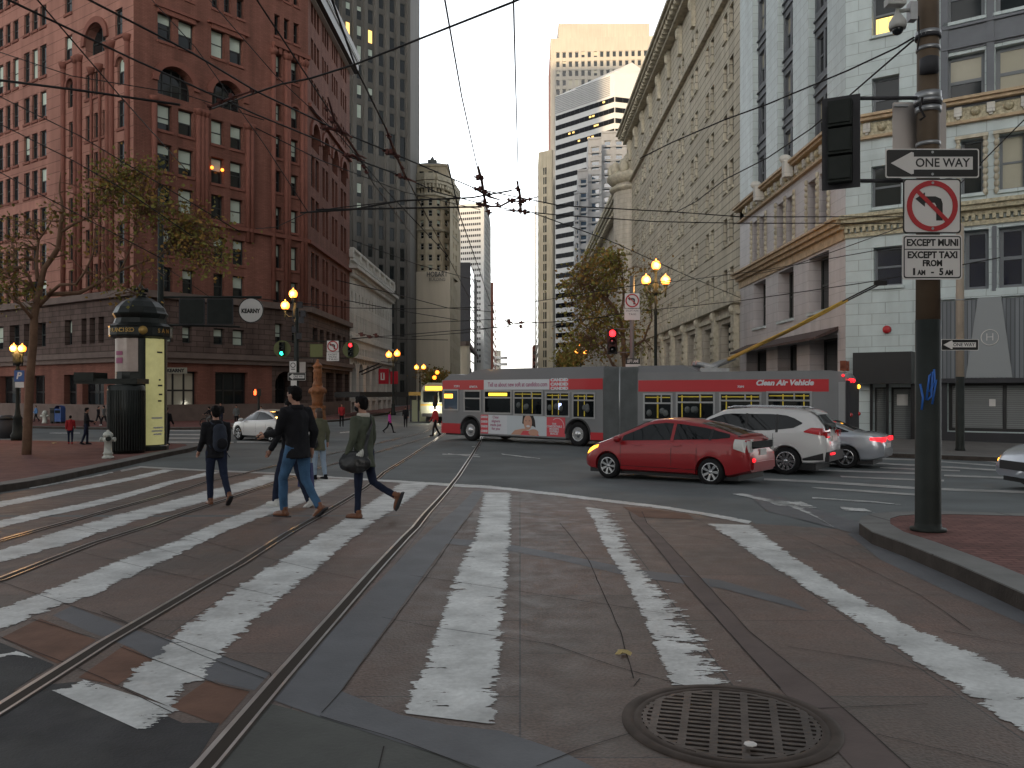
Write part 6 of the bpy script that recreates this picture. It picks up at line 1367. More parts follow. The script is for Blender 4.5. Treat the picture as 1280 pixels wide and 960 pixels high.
mb = MB(); mb.lathe([(5.6*k, Z_(484)), (6.4*k, Z_(481)), (5.2*k, Z_(478)), (5*k, Z_(466)), (6*k, Z_(464)), (5*k, Z_(462)), (4.8*k, Z_(460)), (6.8*k, Z_(458)), (5*k, Z_(456)), (3*k, Z_(454)), (1.6*k, Z_(452.5)), (1.8*k, Z_(451)), (.01, Z_(448.5))], (0, 0, 0), 18)
for i in range(12): an = i*math.pi/6; mb.tube([(5.1*k*math.cos(an), 5.1*k*math.sin(an), Z_(477)), (5*k*math.cos(an), 5*k*math.sin(an), Z_(467))], .5*k, 5)
mb.build('fluted_shaft', M['bronze'], ft)
# ---- litter bin, postboxes, bollards
pb = G(8, 548, .15); t = thing('litter_bin', 'dark round litter bin at the left edge beyond the tree', 'litter bin', (pb.x, pb.y, zg(pb.y)+.15)); kb = pb.y/F
mb = MB(); mb.lathe([(8.5*kb, 0), (8.8*kb, 24*kb)], (0, 0, 0), 20); mb.build('drum', M['soot'], t); mb = MB(); mb.lathe([(9.6*kb, 24*kb), (9.8*kb, 26*kb), (6*kb, 29*kb), (.01, 29.5*kb)], (0, 0, 0), 20); mb.build('lid', M['black'], t)
for i, (x, w, m, nm, lb) in enumerate(((68, 5, 'black', 'newspaper_box', 'narrow black newspaper box left of the blue mailbox'), (75, 8, 'signblue', 'mailbox', 'dark blue mailbox on the far pavement'), (56, 3, 'clothwhite', 'far_hydrant', 'tiny pale hydrant on the far pavement left of the mailbox'))):
    dd = GD(529, .15); q = W(x, 529, dd); kk = dd/F; z0 = zg(dd)+.15; t = thing(nm, lb, ('newspaper box', 'mailbox', 'hydrant')[i], (q.x, q.y, z0)); w_ = w*kk
    if nm == 'far_hydrant':
        mb = MB(); mb.lathe([(.2, 0), (.15, .1), (.14, .6), (.2, .65), (.1, .85), (.01, .9)], (0, 0, 0), 12); mb.build('body', M['hydrant'], t); mb = MB(); mb.tube([(-.3, 0, .5), (.3, 0, .5)], .08, 8); mb.build('side_nozzle', M['hydrant'], t); continue
    mb = MB(); mb.box(-w_/2, w_/2, -.3, .3, .12, 1.0)
    if nm == 'mailbox': mb.lathe([(w_/2, -.3), (w_/2, .3)], (0, 0, 1.0), 14, m=Matrix.Rotation(R(90), 4, 'X'), a0=0, a1=math.pi)
    else: mb.box(-w_/2-.03, w_/2+.03, -.33, .33, 1.0, 1.06)
    mb.build('body', M[m], t); mb = MB(); mb.box(-w_*.4, w_*.4, -.33, -.3, .7, .9); mb.build('door', M['glass'], t)
    for sx in (-1, 1): mb = MB(); mb.box(sx*w_*.4-.04, sx*w_*.4+.04, -.25, .25, 0, .12); mb.build('foot', M['black'], t)
# banner + awning on the bank
dB = 96.; t = thing('red_banner', 'red hanging banner with a white 1 on the white bank', 'banner', W(482, 470, dB)); s = Sign(t, dB); s.rect(473.5, 461, 486, 480, M['postred'], 0, .15); s.rect(486.3, 464, 496, 480, M['postred'], -1, .15, name='side_panel'); s.rect(476, 466, 481, 475, M['signwhite'], .151, .02, name='emblem'); s.text('1', 478.5, 470.5, 7, M['postred'], .175, bold=.03)
mb = MB(); mb.tube([W(445, 467, dB+2), W(474, 454.5, dB)], .08, 6); mb.tube([W(450, 469, dB+2), W(478, 457, dB)], .08, 6); mb.build('flagpole', M['black'], t, world=True)
t = thing('entrance_canopy', 'long black canopy over the pavement at the foot of the bank', 'canopy', W(450, 500, 78)); mb = MB(); P_ = [W(418, 494, 76), W(487, 499, 92)]
mb.hexa([(P_[0].x, P_[0].y, 2.2-1), (P_[0].x+2.3, P_[0].y, 1.2), (P_[1].x+2.3, P_[1].y, 1.2), (P_[1].x, P_[1].y, 1.2), (P_[0].x, P_[0].y, 1.7), (P_[0].x+2.3, P_[0].y, 1.7), (P_[1].x+2.3, P_[1].y, 1.7), (P_[1].x, P_[1].y, 1.7)]); mb.build('roof', M['black'], t, world=True)
for y in (P_[0].y+.3, P_[1].y-.3): mb = MB(); mb.tube([(P_[0].x+2.0 if y < 80 else P_[1].x+2.0, y, -.55), (P_[0].x+2.0 if y < 80 else P_[1].x+2.0, y, 1.2)], .06, 6); mb.build('post', M['black'], t, world=True)
# tram shelter
dsh = 66.; kk = dsh/F; q = W(522, 536, dsh); t = thing('tram_shelter', 'glass tram shelter with a yellow roof edge on the narrow boarding island', 'shelter', (q.x, q.y, zg(dsh)))
c0, c1 = W(512.5, 490, dsh), W(534.5, 494, dsh); mb = MB(); mb.box(c0.x, c1.x, dsh-.8, dsh+2.5, c1.z-.02, c0.z); mb.build('roof', M['busyellow'], t, world=True)
for x in (513.5, 523, 533.5):
    c = W(x, 500, dsh); mb = MB(); mb.box(c.x-.05, c.x+.05, dsh-.05, dsh+.05, zg(dsh), c1.z); mb.build('post', M['soot'], t, world=True)
for x0, x1 in ((515, 522), (524.5, 532)):
    a, c = W(x0, 533, dsh), W(x1, 500, dsh); mb = MB(); mb.box(a.x, c.x, dsh-.02, dsh+.01, a.z, c.z); mb.build('glass_panel', mat('shelter_glass', (.3, .31, .2), .2), t, world=True)
# ================================================================ vehicles
def heading(v): return math.atan2(v[1], v[0])
class Car:
    def __init__(s, name, label, cat, loc, hd, spec, paint, lit_tail=False, group=None, h=0):
        s.t = thing(name, label, cat, (loc[0], loc[1], zg(loc[1])+h), heading(hd), group); s.sp = spec; P = spec
        xs = sorted(set([P['L']/2-P['L']*i/44 for i in range(45)])); s.half = P['L']/2
        secs = [s.section(x) for x in xs]; n = len(secs[0]); mb = MB()
        for q in secs: mb.v += [Vector(p) for p in q]
        for i in range(len(secs)-1):
            for j in range(n): mb.f.append([i*n+j, i*n+(j+1) % n, (i+1)*n+(j+1) % n, (i+1)*n+j]); mb.sm.append(True)
        mb.f.append(list(range(n))); mb.sm.append(False); mb.f.append([(len(secs)-1)*n+j for j in reversed(range(n))]); mb.sm.append(False)
        body = mb.build('body', M[paint], s.t)
        cut = MB(); Rw = P['rw']
        for wx in P['wheels']:
            for sy in (-1, 1): cut.tube([(wx, sy*(P['W']-.26), Rw*.98), (wx, sy*(P['W']+.3), Rw*.98)], Rw*1.16, 28)
        co = cut.build('cut', M[paint], None); co.parent = s.t
        bpy.context.view_layer.update()
        md = body.modifiers.new('b', 'BOOLEAN'); md.operation = 'DIFFERENCE'; md.object = co; md.solver = 'EXACT'
        me = bpy.data.meshes.new_from_object(body.evaluated_get(bpy.context.evaluated_depsgraph_get())); body.modifiers.clear(); body.data = me; me.name = 'body'; bpy.data.objects.remove(co)
        try: me.set_sharp_from_angle(angle=R(40))
        except Exception: pass
        s.body = body
        for wx in P['wheels']:
            for sy in (-1, 1): s.wheel(wx, sy*(P['W']-.12), Rw, sy)
        mb = MB(); mb.box(-s.half*.88, s.half*.88, -P['W']*.8, P['W']*.8, .14, P['z0']+.1); mb.build('underbody', M['plastic'], s.t)
    def section(s, x):
        P = s.sp; zt = interp(P['top'], x); zb = min(interp(P['belt'], x), zt-.03); w = interp(P['hw'], x); t = max(0, min(1, (zt-zb)/.38))
        z0 = interp(P['low'], x); wr = w*lerp(.88, P.get('roofw', .70), t); zs = z0+(zb-z0)*.45; ztop = zt-.10*t-.02*(1-t)
        hf = [(0, z0), (w*.82, z0), (w*.955, z0+.05), (w*.985, z0+.16), (w, zs), (w*.99, zb-.10*min(1, (zb-z0)/.5)), (w*.955, zb), (lerp(w*.955, wr*1.03, .5), lerp(zb, ztop, .5)), (wr*1.03, ztop), (wr*.95, lerp(ztop, zt, .65)), (wr*.78, zt-.008), (wr*.4, zt+.004)]
        top = [(0, zt+.008)]
        return [(x, y, z) for y, z in hf]+[(x, 0, top[0][1])]+[(x, -y, z) for y, z in reversed(hf[1:])]
    def sidey(s, x, z):
        q = s.section(x)[1:12]
        for a, b_ in zip(q, q[1:]):
            if a[2] <= z <= b_[2]+1e-6: return lerp(a[1], b_[1], (z-a[2])/max(1e-6, b_[2]-a[2]))
        return q[-1][1] if z > q[-1][2] else q[0][1]
    def side(s, name, xs, lo, hi, m, sides=(-1, 1), off=.006, nz=5, parent=None):
        for sy in sides:
            mb = MB(); n = 14
            for i in range(n+1):
                x = lerp(xs[0], xs[1], i/n); a, b_ = interp(lo, x), interp(hi, x)
                for j in range(nz+1): z = lerp(a, b_, j/nz); mb.v.append(Vector((x, sy*(s.sidey(x, z)+off), z)))
            for i in range(n):
                for j in range(nz): k = i*(nz+1)+j; mb.f.append([k, k+1, k+nz+2, k+nz+1]); mb.sm.append(True)
            mb.build(name, M[m], parent or s.t)
    def strip(s, name, x0, x1, m, frac=.92, off=.008, parent=None, ya=None):
        """glass running across the car that follows the top line"""
        mb = MB(); n = 10; ny = 8
        for i in range(n+1):
            x = lerp(x0, x1, i/n); q = s.section(x); zt = interp(s.sp['top'], x); e = .02; sl = (interp(s.sp['top'], x+e)-interp(s.sp['top'], x-e))/(2*e); nn = Vector((-sl, 0, 1)).normalized()
            ymax = q[9][1]*frac
            for j in range(ny+1):
                y = lerp(-ymax, ymax, j/ny); z = zt+.004-abs(y/ymax)**3*.02; mb.v.append(Vector((x, y, z))+nn*off)
        for i in range(n):
            for j in range(ny): k = i*(ny+1)+j; mb.f.append([k, k+1, k+ny+2, k+ny+1]); mb.sm.append(True)
        return mb.build(name, M[m], parent or s.t)
    def wheel(s, x, y, r, sy):
        m = Matrix.Translation((x, y, r)) @ Matrix.Rotation(R(90*sy), 4, 'X') @ Matrix.Rotation(R(180), 4, 'Z'); mb = MB()
        mb.lathe([(r*.66, -.09), (r*.9, -.1), (r*.98, -.07), (r, 0), (r*.98, .07), (r*.9, .1), (r*.66, .09), (r*.66, -.09)], (0, 0, 0), 26, m=m); w = mb.build('wheel', M['tyre'], s.t)
        mb = MB(); o = -.085
        mb.lathe([(r*.60, o), (r*.68, o-.006), (r*.68, o+.05), (r*.60, o+.05), (r*.60, o)], (0, 0, 0), 24, m=m); mb.lathe([(.001, o+.01), (r*.14, o+.01), (r*.15, o+.05)], (0, 0, 0), 12, m=m)
        for i in range(s.sp.get('spokes', 5)):
            mm = m @ Matrix.Rotation(2*math.pi*i/s.sp.get('spokes', 5), 4, 'Z'); a = r*.085
            mb.hexa([mm @ Vector(q) for q in ((r*.08, -a*.7, o+.012), (r*.64, -a*1.3, o+.004), (r*.64, a*1.3, o+.004), (r*.08, a*.7, o+.012), (r*.08, -a*.7, o+.04), (r*.64, -a*1.3, o+.03), (r*.64, a*1.3, o+.03), (r*.08, a*.7, o+.04))])
        mb.build('rim', M['alloy'], w)
        mb = MB(); mb.lathe([(.001, -.02), (r*.66, -.02)], (0, 0, 0), 20, m=m, smooth=False); mb.build('brake_disc', M['plastic'], w)
# hatchback
hb = dict(L=4.45, W=.865, rw=.315, wheels=(1.36, -1.34), z0=.2, roofw=.70, spokes=7,
 top=[(-2.225, .78), (-2.20, .98), (-2.05, 1.09), (-1.95, 1.14), (-1.5, 1.28), (-1.0, 1.40), (-.5, 1.47), (-.1, 1.49), (.2, 1.465), (.5, 1.38), (1.0, 1.16), (1.35, 1.0), (1.7, .88), (2.0, .76), (2.15, .66), (2.225, .52)],
 belt=[(-2.225, .70), (-2.1, 1.0), (-1.6, 1.03), (-1, 1.0), (0, .95), (1.0, .90), (1.35, .86), (1.8, .76), (2.225, .45)],
 hw=[(-2.225, .72), (-2.15, .79), (-1.9, .85), (-1.2, .865), (1.2, .865), (1.7, .83), (2.0, .73), (2.15, .6), (2.225, .45)], low=[(-2.225, .34), (-1.8, .22), (1.9, .2), (2.225, .28)])
hdv = Vector((-.785, .62)); rp = G(890, 606); rear = Vector((4.32, 18.9)); fr = rear+hdv.normalized()*2.7; ctr = (rear+fr)/2+Vector((hdv.y, -hdv.x)).normalized()*.75
c1 = Car('hatchback_car', 'dark red hatchback in the crossing in front of the white car', 'car', ctr, hdv, hb, 'redcar')
c1.side('side_window', (-1.95, 1.22), [(-1.95, 1.115), (-1.5, 1.06), (0, .985), (1.22, .935)], [(-1.95, 1.13), (-1.7, 1.18), (-1.2, 1.29), (-.5, 1.375), (-.1, 1.39), (.3, 1.34), (.8, 1.13), (1.22, .96)], 'carglass', off=.008)
c1.side('pillar', (-.42, -.34), [(-.42, .96), (-.34, .96)], [(-.42, 1.40), (-.34, 1.40)], 'redcar', off=.012); c1.side('pillar', (.98, 1.03), [(.9, .94), (1.1, .94)], [(.9, 1.1), (1.1, 1.04)], 'redcar', off=.012)
c1.side('pillar', (-1.36, -1.30), [(-1.4, 1.03), (-1.2, 1.03)], [(-1.36, 1.27), (-1.3, 1.28)], 'black', off=.012)
c1.strip('windscreen', .36, 1.26, 'carglass'); c1.strip('rear_window', -1.92, -.98, 'carglass', .9); c1.strip('roof_spoiler', -2.0, -1.93, 'redcar', .95, .02)
def backpane(c, x, y0, y1, z0, z1, m, name, th=.012):
    mb = MB(); mb.box(x-th, x+.05, y0, y1, z0, z1); return mb.build(name, M[m], c.t)
backpane(c1, -2.222, -.58, .58, .86, 1.02, 'carglass', 'lower_rear_window')
for sy in (-1, 1):
    c1.side('tail_light', (-2.15, -1.90), [(-2.15, .78), (-1.9, .86)], [(-2.15, 1.05), (-1.9, 1.07)], 'lens', (sy,), .012); backpane(c1, -2.205, sy*.60-.10, sy*.60+.10, .78, 1.03, 'lens', 'tail_light_lens')
    c1.side('head_light', (1.66, 2.1), [(1.66, .76), (2.1, .56)], [(1.66, .82), (1.9, .76), (2.1, .66)], 'amberlamp', (sy,), .006)
    mb = MB(); mb.sphere((1.02, sy*.95, .98), .12, 8, (.8, 1, .7)); mb.build('mirror', M['redcar'], c1.t)
    c1.side('door_handle', (-.62, -.42), [(-.62, .87), (-.42, .87)], [(-.62, .90), (-.42, .90)], 'redcar', (sy,), .03); c1.side('door_handle', (.42, .62), [(.42, .84), (.62, .84)], [(.42, .87), (.62, .87)], 'redcar', (sy,), .03)
    for x in (.98, -.38, -1.02): c1.side('door_seam', (x, x+.012), [(x, .35), (x+.02, .35)], [(x, .92), (x+.02, .92)], 'black', (sy,), .002)
    c1.side('sill_seam', (-1.0, 1.0), [(-1, .34), (1, .34)], [(-1, .352), (1, .352)], 'black', (sy,), .002)
backpane(c1, -2.228, -.17, .17, .70, .83, 'signwhite', 'number_plate', .02); backpane(c1, -2.225, -.6, .6, .40, .56, 'redcar', 'bumper', .05)
mb = MB(); mb.sphere((-2.235, .52, .60), .05, 8); mb.build('reflection_lamp', M['taillit'], c1.t)
# white sport utility car
sv = dict(L=4.65, W=.92, rw=.365, wheels=(1.40, -1.32), z0=.26, roofw=.74, spokes=10,
 top=[(-2.325, .95), (-2.28, 1.15), (-2.22, 1.3), (-2.0, 1.58), (-1.85, 1.66), (-1.2, 1.71), (-.3, 1.73), (.4, 1.68), (.9, 1.45), (1.35, 1.14), (1.8, 1.06), (2.2, .95), (2.325, .7)],
 belt=[(-2.325, .88), (-2.2, 1.16), (-1.6, 1.17), (-.9, 1.10), (0, 1.06), (1.2, 1.02), (1.8, .95), (2.325, .6)],
 hw=[(-2.325, .78), (-2.2, .87), (-1.8, .91), (-1, .92), (1.3, .92), (1.9, .87), (2.2, .74), (2.325, .6)], low=[(-2.325, .36), (-2, .3), (2, .28), (2.325, .35)])
h2 = Vector((-.84, .54)).normalized(); rw_ = Vector(((983-VX)/F*GD(593), GD(593))); ctr2 = rw_+h2*1.32+Vector((h2.y, -h2.x))*.80
c2 = Car('sport_utility_car', 'white sport utility car with dark side windows behind the red hatchback', 'car', ctr2, h2, sv, 'whitecar')
c2.side('side_window', (-1.72, 1.2), [(-1.72, 1.33), (-1.5, 1.22), (-.9, 1.15), (1.2, 1.07)], [(-1.72, 1.36), (-1.4, 1.53), (-1.0, 1.57), (.3, 1.57), (.75, 1.42), (1.2, 1.14)], 'carglass', off=.008)
c2.side('pillar', (-.30, -.24), [(-.3, 1.1), (-.2, 1.1)], [(-.3, 1.585), (-.2, 1.585)], 'black', off=.012)
c2.side('pillar', (-1.12, -1.05), [(-1.2, 1.1), (-1, 1.1)], [(-1.2, 1.55), (-1, 1.58)], 'black', off=.012)
c2.strip('windscreen', .50, 1.33, 'carglass'); c2.strip('rear_window', -2.27, -2.0, 'carglass', .92, .02); c2.strip('roof_spoiler', -2.03, -1.80, 'whitecar', .97, .03)
for sy in (-1, 1):
    c2.side('tail_light', (-2.3, -1.78), [(-2.3, 1.03), (-1.78, 1.12)], [(-2.3, 1.22), (-1.95, 1.24), (-1.78, 1.15)], 'taillamp', (sy,), .014)
    backpane(c2, -2.315, sy*.64-.16, sy*.64+.12, .98, 1.14, 'taillamp', 'tail_light_lens', .02)
    c2.side('wheel_arch_trim', (-2.25, -1.75), [(-2.25, .42), (-1.75, .40)], [(-2.25, .60), (-1.75, .45)], 'plastic', (sy,), .01); c2.side('sill_trim', (-.88, .95), [(-.88, .33), (.95, .33)], [(-.88, .44), (.95, .44)], 'plastic', (sy,), .01)
    c2.side('door_handle', (-.75, -.55), [(-.75, .99), (-.55, .99)], [(-.75, 1.02), (-.55, 1.02)], 'alloy', (sy,), .03)
    c2.side('door_seam', (-.27, -.258), [(-.3, .45), (-.2, .45)], [(-.3, 1.05), (-.2, 1.05)], 'black', (sy,), .002); c2.side('door_seam', (-1.0, -.988), [(-1.1, .75), (-.9, .75)], [(-1.1, 1.08), (-.9, 1.08)], 'black', (sy,), .002)
    mb = MB(); mb.tube([(-1.7, sy*.62, 1.71), (-1.5, sy*.63, 1.75), (.1, sy*.63, 1.77), (.3, sy*.62, 1.72)], .02, 8); mb.build('roof_rail', M['alloy'], c2.t)
backpane(c2, -2.33, -.9*.88, .9*.88, .38, .62, 'plastic', 'bumper', .06); backpane(c2, -2.33, -.25, .25, .88, 1.02, 'signwhite', 'number_plate', .03); mb = MB(); mb.box(-2.43, -2.35, .3, .7, .55, .6); mb.build('reflector', M['taillit'], c2.t)
# silver sedan
sd = dict(L=4.7, W=.9, rw=.33, wheels=(1.42, -1.36), z0=.2, roofw=.70, spokes=6,
 top=[(-2.35, .72), (-2.3, .92), (-2.1, 1.0), (-1.6, 1.04), (-1.3, 1.14), (-.8, 1.36), (-.2, 1.44), (.2, 1.42), (.7, 1.25), (1.15, 1.0), (1.7, .92), (2.1, .8), (2.35, .58)],
 belt=[(-2.35, .66), (-2.1, .94), (-1.5, .98), (-.9, .97), (0, .93), (1.1, .9), (1.8, .82), (2.35, .5)],
 hw=[(-2.35, .72), (-2.2, .82), (-1.8, .88), (-1, .9), (1.3, .9), (1.9, .85), (2.2, .72), (2.35, .55)], low=[(-2.35, .34), (-2, .24), (2, .2), (2.35, .28)])
def sedan(name, label, loc, hd, paint, tail='taillamp', ang=None):
    c = Car(name, label, 'car', loc, hd, sd, paint)
    c.side('side_window', (-1.42, 1.05), [(-1.42, 1.04), (-1.0, 1.0), (0, .965), (1.05, .93)], [(-1.42, 1.06), (-1.0, 1.20), (-.5, 1.32), (0, 1.345), (.35, 1.28), (.75, 1.1), (1.05, .96)], 'carglass', off=.008)
    c.side('pillar', (-.20, -.13), [(-.3, .97), (0, .97)], [(-.3, 1.34), (0, 1.36)], 'black', off=.012); c.strip('windscreen', .40, 1.1, 'carglass'); c.strip('rear_window', -1.5, -.75, 'carglass')
    for sy in (-1, 1):
        c.side('tail_light', (-2.33, -2.0), [(-2.33, .78), (-2.0, .82)], [(-2.33, .90), (-2.0, .90)], tail, (sy,), .012); backpane(c, -2.335, sy*.60-.13, sy*.60+.12, .78, .90, tail, 'tail_light_lens', .02)
        c.side('head_light', (1.85, 2.25), [(1.85, .68), (2.25, .56)], [(1.85, .78), (2.25, .64)], 'lens', (sy,), .01)
        mb = MB(); mb.sphere((.95, sy*.98, .96), .12, 8, (.8, 1, .7)); mb.build('mirror', M[paint], c.t)
        for x in (.85, -.16, -1.0): c.side('door_seam', (x, x+.012), [(x, .35), (x+.02, .35)], [(x, .92), (x+.02, .92)], 'black', (sy,), .002)
    backpane(c, -2.352, -.25, .25, .60, .72, 'signwhite', 'number_plate', .02); mb = MB(); mb.box(2.30, 2.36, -.4, .4, .42, .6); mb.build('grille', M['plastic'], c.t)
    return c
h3 = Vector((-.84, .54)).normalized(); dS3 = 24.6
sedan('sedan_car', 'silver sedan with lit red tail light, behind the white sport utility car', (W(1012, 500, dS3).x, dS3+.5), h3, 'silvercar', 'taillit')
h4 = Vector((-.74, .67)).normalized(); q = G(320, 552); ctr4 = Vector((q.x+.45, q.y+.8))
sedan('sedan_car', 'white sedan half hidden behind the man in the black jacket, on the left side street', ctr4, h4, 'whitecar')
q = G(1262, 616); h5 = Vector((-.97, -.05)).normalized()
c5 = sedan('sedan_car', 'silver car entering at the right edge with amber indicator lit', (q.x+2.85, q.y+.9), h5, 'silvercar')
for sy in (-1, 1): c5.side('indicator', (1.8, 2.2), [(1.8, .60), (2.2, .55)], [(1.8, .68), (2.2, .62)], 'amberlamp', (sy,), .02)
# ---------------------------------------------------------------- articulated trolleybus
b0 = Vector((2.34, 34.1)); dr = Vector((2.34+2.26, 34.1-38.2)).normalized()
fpx = 552.5; kk = (fpx-VX)/F; t_ = (b0.x-kk*b0.y)/(dr.x-kk*dr.y); F0 = b0-dr*t_
kj = (754-VX)/F; tj = -(b0.x-kj*b0.y)/(dr.x-kj*dr.y); J0 = b0+dr*tj
FB1 = Face(fpx, F0.y, 754, J0.y); FB1.p0 = F0; FB1.p1 = J0; FB1.L = (J0-F0).length; FB1.u = (J0-F0)/FB1.L; FB1.n = Vector((FB1.u.y, -FB1.u.x))
dj2 = J0.y-1.0; FB2 = Face(797, dj2, 1057, dj2*.886)
bus = thing('trolleybus', 'long grey and red articulated trolleybus turning across the street', 'bus', (F0.x, F0.y, zg(F0.y)), 0)
WB = 2.5; zr = zg(34); sk = zr+.30
def busprism(f, poly, o0, o1, name, m, parent=bus):
    mb = MB(); mb.prism(poly, lambda u, v, o: f.pt(u, v, o), o0, o1); return mb.build(name, M[m], parent, world=True)
def arcnotch(uc, zc, r, n=10): return [(uc+r*math.cos(math.pi*(i/n)), zc+r*math.sin(math.pi*(i/n))) for i in range(n+1)]
ZF = FB1.Z
roofz = zr+3.24; u1, u2 = FB1.U(588), FB1.U(722); rwb = .50; zc = zr+rwb
low = [(0.12, sk), (u1-.62, sk)]+[(a, z) for a, z in reversed(arcnotch(u1, zc, .62)) if z > sk]+[(u1+.62, sk), (u2-.62, sk)]+[(a, z) for a, z in reversed(arcnotch(u2, zc, .62)) if z > sk]+[(u2+.62, sk), (FB1.L, sk)]
zstr1, zstr0 = ZF(640, 474.5), ZF(640, 488)
busprism(FB1, low+[(FB1.L, zstr1+.02), (0.0, zstr1+.02), (0, sk+.5)], -WB, 0, 'front_body', 'busgrey')
uf = FB1.U(603)
rl = [(0.0, zstr1+.02), (FB1.L, zstr1+.02), (FB1.L, roofz), (uf, roofz), (uf-.5, roofz-.05), (uf-1.2, roofz-.25), (.5, zstr1+.30), (.15, zstr1+.12)]
busprism(FB1, rl, -WB+.1, -.1, 'roof_fairing', 'busroof')
# window openings as framed dark panes with lit interior pieces
def buswin(f, x0, x1, y0, y1, xr, rail, slid, parent=bus, m='carglass', yel=True):
    a, c = f.U(x0), f.U(x1); z1, z0 = f.Z(xr, y0), f.Z(xr, y1); t = .07
    mb = MB(); f.box(mb, a, a+t, z0, z1, .0, .03); f.box(mb, c-t, c, z0, z1, .0, .03); f.box(mb, a+t, c-t, z0, z0+t, .0, .03); f.box(mb, a+t, c-t, z1-t, z1, .0, .03)
    zr_ = lerp(z0, z1, rail)
    if rail: f.box(mb, a+t, c-t, zr_-.03, zr_+.03, 0, .028)
    if slid: u = lerp(a, c, .62); f.box(mb, u-.025, u+.025, zr_+.03, z1-t, 0, .027)
    w = mb.build('window', M['busframe'], parent, world=True)
    mb = MB(); f.box(mb, a+.02, c-.02, z0+.02, z1-.02, .001, .012); mb.build('pane', M[m], w, world=True)
    if yel:
        mb = MB(); rnd = random.Random(int(x0))
        for i in range(2): u = lerp(a+.15, c-.15, rnd.random()); f.box(mb, u, u+.045, z0+.1, z1-.1, .0125, .0145)
        f.box(mb, a+.1, c-.1, z1-.18, z1-.14, .0125, .014)
        mb.build('handrail', M['seat'], w, world=True)
        mb = MB()
        for i in range(3):
            u = lerp(a+.2, c-.25, rnd.random()); z = zr_-.25-rnd.random()*.15; mb.sphere(f.pt(u, z, .006), .11, 6, (1, 1, 1.2)); 
        mb.build('seat_back', M['clothgrey'], w, world=True)
    return w
wins_ = [(554.5, 573.5, 486.5, 513, 0, 0), (580, 601.5, 487.5, 515, .62, 0), (605, 640, 487.5, 517.5, .68, 0), (642, 679, 488, 519.5, .70, 1), (682, 712.5, 489.5, 521.5, .70, 1), (715.5, 744.5, 490.5, 523.5, .70, 1)]
bw = []
for x0, x1, y0, y1, rr, sl_ in wins_: bw.append(buswin(FB1, x0, x1, y0, y1, (x0+x1)/2, rr, sl_, yel=sl_ == 1, m='glassblue' if x0 < 560 else 'carglass'))
mb = MB(); FB1.box(mb, FB1.U(611), FB1.U(634), FB1.Z(622, 494.8), FB1.Z(622, 491.2), .0125, .016); mb.build('destination_display', mat('amber_display', (.8, .5, .05), .4, emit=(1, .62, .04), es=1.6, brick=(.12, .3, .03, .05, .3)), bw[2], world=True)
mb = MB(); FB1.box(mb, FB1.U(698.5), FB1.U(702), FB1.Z(700, 512), FB1.Z(700, 504), .0125, .015); mb.build('phone_screen', mat('screen_glow', (.5, .6, 1), .4, emit=(.5, .6, 1), es=1.3), bw[4], world=True)
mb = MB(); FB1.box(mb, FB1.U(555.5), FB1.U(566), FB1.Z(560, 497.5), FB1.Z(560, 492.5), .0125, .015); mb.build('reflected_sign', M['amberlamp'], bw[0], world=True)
# stripes and adverts
def pan(f, x0, x1, xr, ya, yb, m, name, o=.012, parent=bus, slant=0):
    a, c = f.U(x0), f.U(x1); z1, z0 = f.Z(xr, ya), f.Z(xr, yb); mb = MB(); f.box(mb, a, c, z0, z1, .0, o); return mb.build(name, M[m] if isinstance(m, str) else m, parent, world=True)
pan(FB1, 553.5, 605, 640, 474.5, 487, 'busred', 'red_stripe'); pan(FB1, 605, 687, 640, 474.5, 487, 'buswhite', 'advert_strip'); pan(FB1, 687, 711.5, 640, 474.5, 487, 'buspink', 'advert_block', .013); pan(FB1, 711.5, 753.5, 640, 474.5, 487, 'busred', 'red_stripe')
def ftext(f, t, px, xr, py, hpx, m, o, wpx=None, bold=.004, parent=bus, **k):
    u = f.U(px); z = f.Z(xr, py); kk = f.D(px)/F; return mk_text(t, hpx*kk/.72, M[m], parent, f.mtx(u, z, o), bold=bold, width=(abs(f.U(px+wpx/2)-f.U(px-wpx/2)) if wpx else None), **k)
ftext(FB1, 'Tell us about new soft at candidco.com', 646, 640, 480.8, 5.6, 'magenta', .016, 74)
for y in (475.6, 480.8, 485.8): ftext(FB1, 'CANDID', 699.3, 640, y, 3.6, 'buswhite', .016, 22, bold=.012)
ftext(FB1, '7291', 571, 640, 482.5, 2.6, 'buswhite', .016, 7); ftext(FB1, 'SFMTA', 592, 640, 483.3, 2.6, 'buswhite', .016, 10)
za, zb_ = FB1.Z(650, 519.5), FB1.Z(650, 548)
def lowpan(x0, x1, m, name, o=.012): 
    a, c = FB1.U(x0), FB1.U(x1); mb = MB(); FB1.box(mb, a, c, sk+.06, za, 0, o); return mb.build(name, M[m], bus, world=True)
ad = lowpan(601, 610.5, 'buspink', 'advert_block'); lowpan(610.5, 634, 'buswhite', 'advert_panel'); lowpan(634, 683.5, 'adblue', 'advert_panel'); lowpan(683.5, 706.5, 'buspink', 'advert_block')
zmid = lambda t: lerp(sk+.06, za, t)
for i in range(4): mk_text('CANDID', .13, M['buswhite'], bus, FB1.mtx((FB1.U(601)+FB1.U(610.5))/2, zmid(.13+.25*i), .018), bold=.008, width=FB1.U(610)-FB1.U(601.5))
for i, t in enumerate(('Clear', 'aligners', 'made just', 'for you')): mk_text(t, .17, M['magenta'], bus, FB1.mtx(FB1.U(620), zmid(.88-.2*i), .016), bold=.002)
for i, t in enumerate(('THE', 'COMFORTABLE', 'MODERN', 'INVISIBLE', 'BRACES')): mk_text(t, .12, M['buswhite'], bus, FB1.mtx(FB1.U(693), zmid(.62-.12*i), .018), bold=.003)
mb = MB(); rr_ = FB1.U(702)-FB1.U(694); cxp = FB1.U(697)
